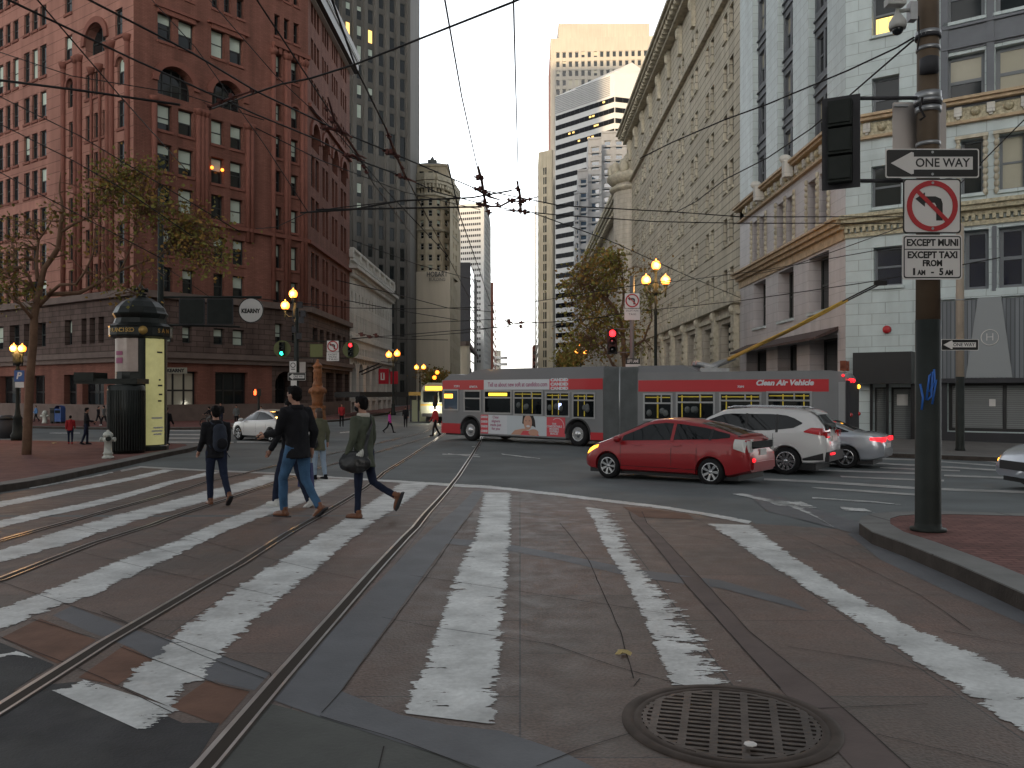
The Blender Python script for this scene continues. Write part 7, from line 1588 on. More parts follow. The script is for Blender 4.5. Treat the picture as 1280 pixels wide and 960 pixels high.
for i in range(16):
    a0, a1 = R(-10+140*i/16), R(-10+140*(i+1)/16)
    mb.hexa([FB1.pt(cxp+r*math.cos(a), zmid(.5)+r*math.sin(a), o) for o in (.013, .018) for r, a in ((rr_, a0), (rr_+.02, a0), (rr_+.02, a1), (rr_, a1))])
mb.build('advert_arc', M['buswhite'], bus, world=True)
def disc(f, u, z, ru, rz_, o, m, name, th=.003, parent=bus, n=20, poly=None):
    mb = MB(); P = poly or [(u+ru*math.cos(2*math.pi*i/n), z+rz_*math.sin(2*math.pi*i/n)) for i in range(n)]; mb.prism(P, lambda a, b_, oo: f.pt(a, b_, oo), o, o+th); return mb.build(name, M[m], parent, world=True)
uf_ = FB1.U(660.5); fc = zmid(.66); S_ = .95
hp = [(-.31, .40), (.30, .42), (.40, .1), (.44, -.22), (.30, -.16), (-.18, -.1), (-.36, -.05), (-.33, .2)]
disc(FB1, 0, 0, 0, 0, .013, 'hairblack', 'portrait_hair', poly=[(uf_+x*S_, min(za, fc+y*S_)) for x, y in hp]); disc(FB1, uf_-.02, fc, .25*S_, .34*S_, .0165, 'adface', 'portrait_face')
disc(FB1, 0, 0, 0, 0, .0125, 'adface', 'portrait_shoulder', poly=[(uf_-1.0, sk+.07), (uf_-.78, zmid(.24)), (uf_-.35, zmid(.33)), (uf_-.1, zmid(.36)), (uf_-.05, sk+.07)]); disc(FB1, 0, 0, 0, 0, .0135, 'buspink', 'portrait_top', poly=[(uf_-.45, sk+.07), (uf_-.3, zmid(.22)), (uf_+.2, zmid(.26)), (uf_+.5, zmid(.12)), (uf_+.62, sk+.07)]); disc(FB1, uf_+.3, zmid(.16), .28, .14, .017, 'adface', 'portrait_hand')
disc(FB1, uf_-.0, fc-.16, .11, .045, .020, 'buswhite', 'portrait_smile'); disc(FB1, uf_-.12, fc+.07, .04, .014, .020, 'hairblack', 'portrait_eye'); disc(FB1, uf_+.08, fc+.07, .04, .014, .020, 'hairblack', 'portrait_eye')
# red corner skirt panels
a, c = 0.06, u1-.64; mb = MB(); FB1.box(mb, a, c, sk, ZF(565, 529), 0, .012); mb.build('red_skirt', M['busred'], bus, world=True); mb = MB(); FB1.box(mb, u2+.66, FB1.L, sk, ZF(730, 540), 0, .012); mb.build('red_skirt', M['busred'], bus, world=True)
def buswheel(f, u, zc_, parent=bus):
    for o_, sgn in ((-.14, 1), (-WB+.14, -1)):
        m = f.mtx(u, zc_, o_) @ Matrix.Rotation(R(90 if sgn > 0 else -90), 4, 'X'); mb = MB()
        mb.lathe([(.28, -.13), (.44, -.14), (.49, -.1), (.50, 0), (.49, .1), (.44, .14), (.28, .13), (.28, -.13)], (0, 0, 0), 28, m=m); w = mb.build('wheel', M['tyre'], parent, world=True)
        mb = MB(); mb.lathe([(.30, .125), (.27, .14), (.25, .06), (.17, .04), (.15, .12), (.10, .15), (.001, .15)], (0, 0, 0), 22, m=m)
        for i in range(8): an = i*math.pi/4; mb.sphere(m @ Vector((.20*math.cos(an), .20*math.sin(an), .06)), .025, 5)
        mb.build('rim', M['alloy'], w, world=True)
        mb = MB(); mb.lathe([(.001, -.02), (.3, -.02)], (0, 0, 0), 16, m=m); mb.build('hub', M['plastic'], w, world=True)
buswheel(FB1, u1, zr-.02+rwb); buswheel(FB1, u2, zr+rwb)
for uu in (u1, u2):
    mb = MB(); n = 14
    for i in range(n):
        a0, a1 = math.pi*i/n, math.pi*(i+1)/n
        mb.hexa([FB1.pt(uu+r*math.cos(a), zc+r*math.sin(a), o) for o in (-.02, .03) for r, a in ((.60, a0), (.66, a0), (.66, a1), (.60, a1))])
    mb.build('wheel_arch', M['plastic'], bus, world=True)
    mb = MB(); FB1.box(mb, uu-.6, uu+.6, zc-.1, zc+.6, -.9, -.85); mb.build('wheel_well', M['plastic'], bus, world=True)
mb = MB(); FB1.box(mb, .05, FB1.L-.05, zr+.22, sk+.05, -WB+.2, -.2); mb.build('chassis', M['plastic'], bus, world=True)
# front end
fm = Matrix(((FB1.n.x, 0, 0, 0), (FB1.n.y, 0, 0, 0), (0, 0, 1, 0), (0, 0, 0, 1)))
mb = MB(); FB1.box(mb, -.06, 0, zr+1.2, zstr0+.1, -WB+.15, -.12); mb.build('windscreen', M['carglass'], bus, world=True)
mb = MB(); FB1.box(mb, -.1, 0.02, zr+.3, zr+.85, -WB+.05, -.05); mb.build('bumper', M['busred'], bus, world=True)
for o_ in (-.5, -WB+.5): mb = MB(); mb.sphere(FB1.pt(-.1, zr+.75, o_), .1, 8); mb.build('headlight', M['headlamp'], bus, world=True)
mb = MB(); mb.tube([FB1.pt(0, zstr0, 0), FB1.pt(-.25, zstr0-.1, .2), FB1.pt(-.25, zstr0-.3, .22)], .025, 6); FB1.box(mb, -.3, -.2, zstr0-.75, zstr0-.25, .1, .32); mb.build('mirror', M['plastic'], bus, world=True)
# accordion: pleats between the two halves
mb = MB(); n = 22
A0, A1 = FB1.p1, FB2.p0
B0 = FB1.p1-FB1.n*WB; B1 = FB2.p0-FB2.n*WB
for i in range(n):
    for (t0, t1, off0, off1) in ((i/n, (i+.5)/n, 0, .07), ((i+.5)/n, (i+1)/n, .07, 0)):
        a0, a1 = A0.lerp(A1, t0), A0.lerp(A1, t1); b0_, b1_ = B0.lerp(B1, t0), B0.lerp(B1, t1); nn = (FB1.n+FB2.n).normalized()
        a0 = a0+nn*(off0-.06); a1 = a1+nn*(off1-.06); zt0, zt1 = roofz-.12+off0, roofz-.12+off1
        mb.quad((a0.x, a0.y, sk+.05), (a1.x, a1.y, sk+.05), (a1.x, a1.y, zt1), (a0.x, a0.y, zt0)); mb.quad((a0.x, a0.y, zt0), (a1.x, a1.y, zt1), (b1_.x, b1_.y, zt1), (b0_.x, b0_.y, zt0)); mb.quad((b0_.x, b0_.y, sk), (b1_.x, b1_.y, sk), (b1_.x, b1_.y, zt1), (b0_.x, b0_.y, zt0))
ac = mb.build('accordion', M['rubber'], bus, world=True)
mb = MB(); p = A0.lerp(A1, .5)+(FB1.n+FB2.n).normalized()*.03; mb.tube([(p.x, p.y, sk), (p.x, p.y, roofz-.05)], .04, 6); mb.build('hoop', M['busframe'], ac, world=True)
# rear section
Z2 = FB2.Z; L2_ = FB2.L; zr2 = zg(FB2.p0.y); sk2 = zr2+.32; zs1, zs0 = Z2(797, 475.5), Z2(797, 489.5); zrf = Z2(900, 464.5)
u3 = L2_*.36; low2 = [(0, sk2), (u3-.62, sk2)]+[(a, z) for a, z in reversed(arcnotch(u3, zr2+.5, .62)) if z > sk2]+[(u3+.62, sk2), (L2_, sk2+.1)]
busprism(FB2, low2+[(L2_, zrf-.25), (L2_-.15, zrf-.05), (L2_-.5, zrf), (0, zrf)], -WB, 0, 'rear_body', 'busgrey'); buswheel(FB2, u3, zr2+.5)
ur = FB2.U(853); ue = FB2.U(872); busprism(FB2, [(0, zrf-.02), (0, roofz-.02), (ur, roofz-.02), (ue, zrf+.03), (ue, zrf-.02)], -WB+.1, -.08, 'roof_fairing', 'busroof')
pan(FB2, 798, 1036, 797, 475.5, 489.5, 'busred', 'red_stripe')
for x0, x1, y0, y1 in ((804, 841, 491.5, 526), (845, 894, 490.5, 525), (899, 952, 490.5, 519), (958, 1015, 489, 512)): buswin(FB2, x0, x1, y0, y1, (x0+x1)/2, .64 if x0 < 900 else .5, 1)
ftext(FB2, 'Clean Air Vehicle', 981, 981, 478.6, 6.6, 'buswhite', .018, 72, bold=.012, shear=.25); ftext(FB2, '7291', 926, 926, 483.5, 2.4, 'buswhite', .018, 8)
mb = MB(); FB2.box(mb, L2_*.97, L2_-.02, sk2+.4, zrf-.4, 0, .02); mb.build('corner_trim', M['busframe'], bus, world=True)
mb = MB(); FB2.box(mb, .1, L2_-.05, zr2+.22, sk2+.05, -WB+.2, -.2); mb.build('chassis', M['plastic'], bus, world=True)
# rear face
mb = MB(); FB2.box(mb, L2_, L2_+.12, sk2+.15, zrf-.35, -WB+.1, -.1); mb.build('rear_panel', M['soot'], bus, world=True)
for (o_, z, m, nm) in ((-.3, zrf-.35, 'taillit', 'marker_light'), (-.9, zrf-.35, 'taillit', 'marker_light'), (-WB+.35, zrf-.55, 'amberlamp', 'indicator_light'), (-.25, sk2+1.1, 'taillamp', 'tail_light'), (-WB+.25, sk2+1.1, 'taillamp', 'tail_light')):
    mb = MB(); mb.sphere(FB2.pt(L2_+.12, z, o_), .08, 8); mb.build(nm, M[m], bus, world=True)
mb = MB(); mb.sphere(FB2.pt(L2_*.99, Z2(1036, 469.5), .03), .05, 6); mb.build('marker_light', M['taillit'], bus, world=True)
mb = MB(); FB2.box(mb, L2_-.3, L2_-.1, zrf, zrf+.35, -1.0, -.8); FB2.box(mb, L2_-.3, L2_-.1, zrf, zrf+.35, -1.6, -1.4); FB2.box(mb, L2_-.28, L2_-.12, zrf+.1, zrf+.2, -1.6, -.8); mb.build('pole_hook', mat('rusty_hook', (.22, .07, .04), .6), bus, world=True)
# trolley poles : base on the roof, rising to the wires at upper right
mb = MB(); pb_ = FB2.pt(FB2.U(875), zrf, -1.25); mb.box(pb_.x-.5, pb_.x+.6, pb_.y-.6, pb_.y+.6, pb_.z-.02, pb_.z+.15); 
for s_ in (-.3, .3): mb.tube([(pb_.x-.6, pb_.y+s_, pb_.z+.35), (pb_.x, pb_.y+s_, pb_.z+.2), (pb_.x+.9, pb_.y+s_, pb_.z+.55)], [.09, .12, .08], 8); mb.box(pb_.x-.3, pb_.x+.2, pb_.y+s_-.1, pb_.y+s_+.1, pb_.z+.1, pb_.z+.3)
mb.build('pole_base', M['steel'], bus, world=True)
for dy, dx in ((0, 0), (.0, 5)):
    a = Vector((pb_.x+.6, pb_.y+(-.3 if dx else .3), pb_.z+.45)); e = W(1097+dx, 354.5, 24.3+(.6 if dx else 0)); m1 = a.lerp(e, .82)
    mb = MB(); mb.tube([a, a.lerp(e, .5)+Vector((0, 0, -.05)), m1], [.055, .045, .035], 8); tp2 = mb.build('trolley_pole', M['poleyellow'], bus, world=True)
    mb = MB(); mb.tube([m1, e], .022, 6); mb.box(e.x-.1, e.x+.15, e.y-.04, e.y+.04, e.z-.05, e.z+.08); mb.build('pole_tip', M['wire'], tp2, world=True)
# ---------------------------------------------------------------- tram beyond the bus
dT = 62.; q0, q1 = W(536, 540, dT), W(560, 540, dT); zt0 = zg(dT)
tr = thing('street_tram', 'old tram with glowing headlight and amber route sign half hidden by the bus front', 'tram', ((q0.x+q1.x)/2, dT, zt0)); w_ = 1.3
pr = [(-w_, .5), (w_, .5), (w_, 2.2), (w_*.92, 2.7), (w_*.6, 3.0), (-w_*.6, 3.0), (-w_*.92, 2.7), (-w_, 2.2)]
mb = MB(); mb.prism(pr, lambda u, v, o: Vector((u, o, v)), 0, 14); mb.build('body', mat('tram_cream_green', (.28, .28, .22), .5), tr)
mb = MB(); mb.box(-w_*.85, -.05, -.04, 0, 1.55, 2.35); mb.box(.05, w_*.85, -.04, 0, 1.55, 2.35); mb.build('windscreen', M['carglass'], tr)
mb = MB(); mb.box(-.95, .95, -.06, 0, 2.45, 2.72); mb.build('route_sign', M['amberlamp'], tr)
mb = MB(); mb.box(-w_*.9, w_*.9, -.2, 0, .5, .75); mb.build('bumper', M['plastic'], tr)
mb = MB(); mb.lathe([(.001, .06), (.2, .05), (.22, 0)], (0, 0, 0), 16, m=Matrix.Translation((-.25, 0, 1.15)) @ Matrix.Rotation(R(90), 4, 'X')); mb.build('headlight', M['headlamp'], tr)
mb = MB(); mb.box(-w_*1.01, w_*1.01, -.03, 14, 1.3, 1.42); mb.build('stripe', M['busyellow'], tr)
for yy in (2, 11): mb = MB(); mb.box(-1.1, 1.1, yy, yy+2, .12, .55); mb.build('bogie', M['plastic'], tr)
tl_ = bpy.data.lights.new('headlight_beam', 'POINT'); tl_.energy = 60; tl_.color = (1, .95, .75); tl_.shadow_soft_size = .2; lo = bpy.data.objects.new('headlight_beam', tl_); COL.objects.link(lo); lo.parent = tr; lo.location = (-.25, -.5, 1.15)
# ================================================================ trees
def tree(name, label, base, limbs, leafzones, d, nleaf, leafsize, seed, twigs=240, twl=1.0):
    """limbs: list of (photo points, radii, depth offsets); leafzones: (px, py, rx, ry, depth spread, weight)"""
    rnd = random.Random(seed); t = thing(name, label, 'tree', (base.x, base.y, base.z)); mb = MB(); nodes = []
    for k_, (pts, rad, dep) in enumerate(limbs):
        P = [W(x, y, d+o) for (x, y), o in zip(pts, dep)]
        if k_ == 0: P[0] = Vector(base)-Vector((0, 0, .1))
        Q = []; Rr = []
        for i in range(len(P)-1):
            n = max(2, int((P[i+1]-P[i]).length/.35))
            for j in range(n):
                f_ = j/n; q = P[i].lerp(P[i+1], f_); w = .05*(1 if k_ else .4); q += Vector((noise.noise(q*.9+Vector((seed, 0, 0))), noise.noise(q*.9+Vector((0, seed, 0))), 0))*w*2; Q.append(q); Rr.append(lerp(rad[i], rad[i+1], f_))
        Q.append(P[-1]); Rr.append(rad[-1]); mb.tube(Q, Rr, 9)
        nodes += [(q, r_) for q, r_ in zip(Q, Rr) if r_ < rad[0]*.99 or k_]
    mb.build('trunk', M['bark'], t, world=True)
    tw = MB(); tips = []
    for i in range(twigs):
        q, r_ = rnd.choice(nodes); z = rnd.choices(leafzones, [z[5] for z in leafzones])[0]
        tgt = W(z[0]+rnd.uniform(-1, 1)*z[2], z[1]+rnd.uniform(-1, 1)*z[3], d+rnd.uniform(-1, 1)*z[4]); best = min(nodes, key=lambda n_: (n_[0]-tgt).length+rnd.random()*.3); q = best[0]; v = tgt-q
        if v.length > twl*2.6: v = v.normalized()*twl*2.6
        mid = q+v*.5+Vector((rnd.uniform(-.15, .15), rnd.uniform(-.15, .15), rnd.uniform(0, .25)))*v.length; e = q+v
        tw.tube([q, mid, e], [min(.028, best[1]*.6), .014, .006], 4, cap=False); tips += [e, mid, mid.lerp(e, .5)]
        if rnd.random() < .5:
            e2 = e+Vector((rnd.uniform(-.5, .5), rnd.uniform(-.5, .5), rnd.uniform(-.2, .5))); tw.tube([mid, e2], [.01, .004], 4, cap=False); tips.append(e2)
    tw.build('branches', M['bark'], t, world=True)
    for mm, frac in (('leafa', .6), ('leafb', .4)):
        lf = MB()
        cl = [(W(z[0]+rnd.gauss(0, .45)*z[2], z[1]+rnd.gauss(0, .45)*z[3], d+rnd.gauss(0, .5)*z[4]), rnd.uniform(.25, .6)) for z in leafzones for _ in range(max(1, int(z[5]*9*frac)))]
        for i in range(int(nleaf*frac)):
            if rnd.random() < .35: c = rnd.choice(tips); s_ = .22
            else: c, s_ = rnd.choice(cl)
            p = c+Vector((rnd.gauss(0, s_), rnd.gauss(0, s_), rnd.gauss(0, s_*.75))); a = Vector((rnd.uniform(-1, 1), rnd.uniform(-1, 1), rnd.uniform(-1, .4))).normalized(); b_ = a.orthogonal().normalized(); b_ = Matrix.Rotation(rnd.uniform(0, 6.28), 3, a) @ b_; c2_ = a.cross(b_); L_ = leafsize*rnd.uniform(.6, 1.3)
            n0 = len(lf.v); lf.v += [p, p+b_*L_*.45+c2_*L_*.42, p+b_*L_*1.0, p+b_*L_*.45-c2_*L_*.42]; lf.f += [[n0, n0+1, n0+2], [n0, n0+2, n0+3]]; lf.sm += [False, False]
            lf.v[-2] += a*L_*.15
        lf.build('crown', M[mm], t, world=True, fix=False)
    return t
b1 = G(33, 568, .15)
tree('plane_tree', 'street tree with sparse brown leaves on the left brick island before the kiosk', b1, [
 ([(33, 568), (36, 500), (40, 440), (44, 395), (50, 360)], [.15, .135, .13, .12, .10], [0, 0, 0, 0, 0]),
 ([(50, 362), (56, 335), (72, 310), (77, 288), (79, 265), (74, 240), (76, 215)], [.10, .085, .08, .07, .05, .03, .015], [0, 0, -.2, -.3, -.4, -.4, -.4]),
 ([(46, 385), (62, 368), (100, 366), (122, 355), (150, 338), (170, 330), (195, 322), (210, 312)], [.09, .08, .065, .055, .045, .035, .022, .012], [0, .1, .3, .5, .6, .7, .8, .8]),
 ([(60, 368), (75, 356), (95, 355), (105, 340), (112, 318), (118, 300)], [.06, .05, .04, .035, .025, .012], [0, -.2, -.5, -.7, -.8, -.9]),
 ([(44, 400), (38, 392), (28, 380), (15, 374)], [.07, .055, .045, .02], [0, -.2, -.5, -.8]),
 ([(48, 350), (46, 325), (49, 300), (58, 288), (68, 270)], [.06, .05, .04, .025, .012], [0, .3, .5, .6, .6]),
 ([(44, 362), (36, 345), (20, 322)], [.05, .04, .015], [0, -.3, -.4]),
 ([(78, 290), (95, 280), (115, 270), (130, 255), (142, 225)], [.05, .04, .03, .02, .01], [-.3, -.2, 0, .1, .2]),
 ([(150, 338), (158, 318), (170, 295), (178, 268)], [.04, .03, .02, .01], [.6, .5, .4, .4]),
 ([(170, 330), (178, 345), (176, 360), (172, 368)], [.035, .03, .02, .012], [.7, .6, .6, .6])],
 [(150, 225, 26, 26, .8, 2.4), (170, 245, 32, 20, .8, 2.2), (230, 275, 32, 17, .8, 2.2), (255, 300, 24, 26, .7, 2.3), (270, 325, 13, 24, .5, 1.0), (190, 215, 14, 10, .5, .8), (120, 240, 22, 20, .7, .8), (85, 262, 30, 14, .7, .5), (8, 318, 14, 22, .6, 1.1), (5, 352, 12, 18, .6, .9), (30, 370, 16, 9, .5, .8), (150, 362, 22, 8, .5, .5), (25, 285, 30, 14, .6, .4), (210, 330, 30, 18, .7, .7), (100, 300, 50, 30, .9, .5), (160, 290, 50, 30, .9, .8)], b1.y, 4200, .12, 3, twigs=420)
d6 = 52.; b2 = Vector((*W(782, 500, d6).xy, zg(d6)+.1))
tree('plane_tree', 'street tree with olive and brown leaves behind the red signal and the bus joint', b2, [
 ([(782, 545), (782, 470), (780, 440), (778, 415), (776, 398)], [.2, .18, .16, .14, .12], [0, 0, 0, 0, 0]),
 ([(778, 402), (770, 388), (758, 374), (745, 368), (735, 355), (728, 340)], [.13, .12, .11, .08, .05, .02], [0, -.3, -.5, -.6, -.8, -1]),
 ([(782, 450), (792, 432), (805, 425), (815, 400), (813, 380)], [.1, .09, .07, .05, .02], [0, .4, .7, .9, 1]), ([(780, 425), (765, 410), (748, 400), (735, 388)], [.06, .05, .04, .02], [0, 1, 1.4, 1.6]),
 ([(782, 470), (765, 455), (756, 435), (745, 425)], [.1, .08, .05, .02], [0, -.5, -.8, -1]), ([(776, 398), (780, 375), (778, 350), (770, 330)], [.09, .07, .05, .02], [0, .2, .4, .5])],
 [(755, 325, 28, 14, 2, 3), (740, 350, 26, 20, 2.2, 3), (765, 350, 22, 18, 2, 2.6), (735, 385, 32, 22, 2.4, 3), (760, 400, 24, 16, 2, 1.8), (745, 430, 30, 16, 2.2, 2.4), (720, 440, 20, 12, 2, 1.6), (712, 420, 12, 18, 1.6, .8), (712, 365, 12, 16, 1.5, .8), (792, 400, 14, 24, 1.5, .9), (812, 360, 8, 30, 1.0, .9), (805, 440, 24, 8, 1, .4)], d6, 5200, .19, 8, twigs=460, twl=1.6)
for i, (px, d_, z, lb) in enumerate(((548, 130, (548, 478, 16, 17, 3, 5), 'far dark green street tree behind the tram, under the tan tower'), (712, 110, (712, 450, 14, 10, 3, 4), 'far brown street tree low behind the bus, left of the red signal'))):
    b_ = Vector((*W(px, 500, d_).xy, zg(d_))); tree('plane_tree', lb, b_, [([(px, 520), (px, 495), (px+1, 480)], [.25, .2, .1], [0, 0, 0]), ([(px, 495), (px-7, 482), (px-10, 470)], [.14, .1, .03], [0, .5, 1]), ([(px, 490), (px+7, 478), (px+9, 466)], [.12, .08, .03], [0, -.5, -1])], [z], d_, 2600, .34, 20+i, twigs=60, twl=2)
# ================================================================ overhead wires
def dw(y, hh=6.0): return max(6.5, min(110, (hh-H)*F/max(4, HZ-y)))
wires = [
 ([(96, -8), (240, 66), (320, 114), (427, 165), (492, 192), (595, 236), (650, 247), (700, 257), (845, 265), (925, 271), (1130, 271)], .013, 'upper trolley wire crossing from the top left corner to the right signs'),
 ([(-6, -8), (162, 72), (320, 143), (400, 176), (437, 196), (505, 221), (545, 240), (612, 257), (650, 264), (700, 269), (820, 277), (925, 279), (1130, 279)], .013, 'lower trolley wire running parallel below the upper one to the right signs'),
 ([(-10, 99), (100, 113), (225, 131)], .022, 'thick span wire from the left edge across the arched windows'),
 ([(-10, 116), (100, 170), (200, 230), (300, 290)], .011, 'thin wire slanting down the left brick facade, upper of three'),
 ([(-10, 150), (90, 200), (160, 240), (240, 295)], .011, 'thin wire slanting down the left brick facade, middle of three'),
 ([(-10, 210), (60, 248), (120, 280), (200, 322)], .010, 'thin wire slanting down the left brick facade, lowest of three'),
 ([(665, -8), (640, 3), (445, 80), (388, 98), (352, 105), (320, 116), (262, 137)], .013, 'span wire climbing from the left crossing switch to the top edge'),
 ([(316, -8), (387, 100), (427, 162), (447, 195), (467, 230), (520, 300)], .011, 'wire dropping steeply from the top left past the first switch'),
 ([(408, -20), (445, 85), (482, 160), (505, 215), (520, 245), (575, 350), (600, 400), (622, 440)], .012, 'wire dropping steeply from the cornice corner through the second switch'),
 ([(554, -12), (577, 120), (600, 225)], .011, 'near vertical wire hanging from the top edge left of centre'),
 ([(641.5, -12), (645, 120), (648, 232), (651, 320)], .010, 'near vertical wire hanging from the top edge at centre'),
 ([(375, 266), (440, 262), (500, 251), (590, 247), (640, 238)], .016, 'thick horizontal wire before the grey tower, upper of two'),
 ([(395, 262), (470, 261), (600, 258.5)], .016, 'thick horizontal wire before the grey tower, lower of two'),
 ([(320, 286), (345, 284), (385, 265), (420, 260), (492, 252)], .011, 'wire with an insulator in front of the left corner bay'),
 ([(845, 265), (870, 252), (905, 225), (960, 197), (1015, 160), (1060, 121), (1142, 50)], .011, 'guy wire rising right to the foreground pole, lower of two'),
 ([(800, 198), (840, 178), (905, 150), (960, 130), (1060, 88), (1120, 60), (1142, 47)], .011, 'guy wire rising right to the foreground pole, upper of two'),
 ([(900, 353), (985, 334), (1040, 315), (1118, 287), (1130, 283)], .010, 'thin wire with a turnbuckle in front of the corner building'),
 ([(820, 355), (960, 337), (1095, 313), (1130, 308)], .009, 'thin wire just below the turnbuckle wire'),
 ([(690, 408), (740, 398), (790, 390), (925, 376), (1090, 352), (1250, 322)], .010, 'long low wire crossing from mid street to the corner building'),
 ([(1280, 150), (1200, 230), (1150, 290)], .010, 'short wire crossing the gilded frieze behind the signs'),
 ([(515, 421), (580, 416), (640, 405), (700, 402), (760, 396)], .012, 'low wire passing the small crossing switch in the sky gap'),
 ([(320, 373), (440, 385), (520, 386), (600, 384)], .010, 'low wire in front of the white bank, near its cornice'),
 ([(420, 350), (500, 369), (560, 385), (640, 392)], .010, 'low wire slanting right before the blank cream wall, upper'),
 ([(430, 375), (510, 390), (572, 400)], .009, 'low wire slanting right before the blank cream wall, lower'),
 ([(440, 423), (500, 419), (560, 414), (640, 408)], .010, 'low wire level with the foot of the blank cream wall'),
 ([(437, 424), (470, 421), (500, 424), (560, 425)], .010, 'low wire just above the red signal on the left'),
 ([(515, 404), (560, 402), (640, 398)], .009, 'fine wire across the blank cream wall'),
 ([(610, 382), (650, 380), (700, 372), (760, 362), (840, 350)], .010, 'fine wire crossing the sky gap below the main switches'),
 ([(560, 205), (575, 270), (600, 340), (620, 400)], .008, 'fine wire falling through the sky gap beside the striped tower'),
 ([(-10, 62), (90, 95), (230, 118), (330, 150)], .009, 'fine wire crossing the upper left facade towards the second crossing'),
 ([(40, -8), (150, 120), (235, 215)], .009, 'fine steep wire over the left brick wing'),
 ([(255, -8), (345, 95), (425, 170), (480, 235), (560, 320)], .009, 'fine wire from the top edge slanting past both brick facades'),
 ([(320, 160), (400, 200), (505, 240), (600, 262)], .009, 'fine wire just under the lower trolley wire'),
 ([(440, 300), (520, 330), (600, 352)], .009, 'fine wire before the grey tower and the blank wall top'),
 ([(655, 262), (760, 300), (860, 345), (925, 372)], .009, 'fine wire descending right from the sky gap crossing'),
 ([(318, 440), (430, 447), (505, 455)], .009, 'fine wire level with the red banner'),
 ([(190, 0), (245, 60), (330, 180), (385, 265)], .009, 'fine diagonal wire before the corner bay'),
]
for pts, r_, lb in wires:
    P = [W(x, y, dw(y) if 'near vertical' not in lb else dw(y, 6.2)) for x, y in pts]
    if 'foreground pole' in lb: P[-1] = W(*pts[-1], dP)
    if 'thick' in lb or 'slanting down' in lb or 'fine diagonal' in lb or 'facade' in lb: P = [W(x, y, 15) for x, y in pts]
    c0_ = sum(P, Vector())/len(P); k_ = sum(p.y for p in P)/len(P)
    mb = MB(); mb.tube(P, max(r_, .00045*k_), 6); o = mb.build('overhead_wire', M['wire'], None); tag(o, lb, 'wire', 'overhead wires')
def fitting(pts, r_, name, label, knots):
    P = [W(x, y, dw(y)-.05) for x, y in pts]; t = thing(name, label, 'wire switch', P[0], 0, 'overhead wire fittings'); r_ *= .6; mb = MB(); mb.tube(P, [r_*.5]+[r_]*(len(P)-2)+[r_*.5], 6); mb.build('bar', M['fittings'], t, world=True)
    mb = MB(); rnd = random.Random(int(pts[0][0]))
    for x, y in knots:
        c = W(x, y, dw(y)-.06); s_ = rnd.uniform(.8, 1.4)*.0021*c.y
        mb.box(c.x-s_*.7, c.x+s_*.7, c.y-.06, c.y+.06, c.z-s_, c.z+s_); mb.tube([c+Vector((-s_*1.6, 0, s_*.4)), c+Vector((s_*1.6, 0, -s_*.5))], s_*.4, 6)
    mb.build('insulator', M['fittings'], t, world=True)
fitting([(598, 208), (602, 225), (606, 250), (611, 270)], .05, 'wire_crossing', 'left wire crossing with insulators in the sky gap beside the tan tower', [(597, 222), (603, 222), (600, 236), (607, 240), (606, 252), (610, 258), (611, 265)])
fitting([(590, 234), (600, 239), (612, 246), (625, 250)], .045, 'wire_frog', 'upper trolley wire junction bar at the left sky gap crossing', [(594, 236), (612, 243)])
fitting([(595, 254), (608, 258), (625, 258), (640, 250), (652, 247)], .04, 'wire_frog', 'lower trolley wire junction bar joining the two sky gap crossings', [(600, 256), (622, 255), (640, 251)])
fitting([(646, 226), (649, 238), (651, 255), (651, 268)], .05, 'wire_crossing', 'right wire crossing with insulators in the middle of the sky gap', [(647, 236), (650, 247), (650, 255), (651, 263)])
fitting([(634, 250), (650, 252), (672, 246)], .04, 'wire_frog', 'upper junction bar at the right sky gap crossing', [(636, 250), (654, 251), (662, 249)]); fitting([(632, 263), (650, 264), (662, 266)], .04, 'wire_frog', 'lower junction bar at the right sky gap crossing', [(642, 263), (656, 265)])
fitting([(410, 122), (418, 150), (432, 170), (448, 194), (458, 198)], .04, 'wire_crossing', 'double wire crossing before the second brick facade, larger left one', [(408, 136), (415, 150), (421, 160), (428, 166), (434, 195), (448, 198), (455, 208), (458, 215)])
fitting([(483, 160), (490, 182), (500, 205), (508, 226)], .04, 'wire_crossing', 'double wire crossing before the grey tower, right one', [(486, 170), (489, 190), (496, 196), (503, 210), (506, 222)])
fitting([(400, 160), (412, 160), (432, 166), (440, 172)], .05, 'wire_frog', 'dark junction bar on the upper wire before the second brick facade', [(404, 160), (425, 164)]); fitting([(428, 194), (440, 194), (456, 201)], .05, 'wire_frog', 'dark junction bar on the lower wire before the second brick facade', [(432, 194), (448, 197)])
fitting([(478, 188), (490, 192), (500, 195)], .05, 'wire_frog', 'dark junction bar on the upper wire before the grey tower', [(484, 190)]); fitting([(494, 219), (506, 222), (520, 228)], .05, 'wire_frog', 'dark junction bar on the lower wire before the grey tower', [(500, 220)])
fitting([(255, 128), (262, 134), (290, 122), (318, 113)], .03, 'wire_crossing', 'pale wire crossing over the arched windows of the red brick facade', [(262, 134), (275, 126), (290, 121), (315, 114)])
fitting([(630, 410), (640, 405), (660, 402), (680, 404)], .06, 'wire_crossing', 'small far wire crossing low in the sky gap', [(636, 402), (652, 403), (651, 408)])
fitting([(445, 420), (455, 418), (470, 422), (480, 420)], .05, 'wire_crossing', 'small far wire crossing in front of the white bank', [(452, 418), (462, 421), (470, 419)])
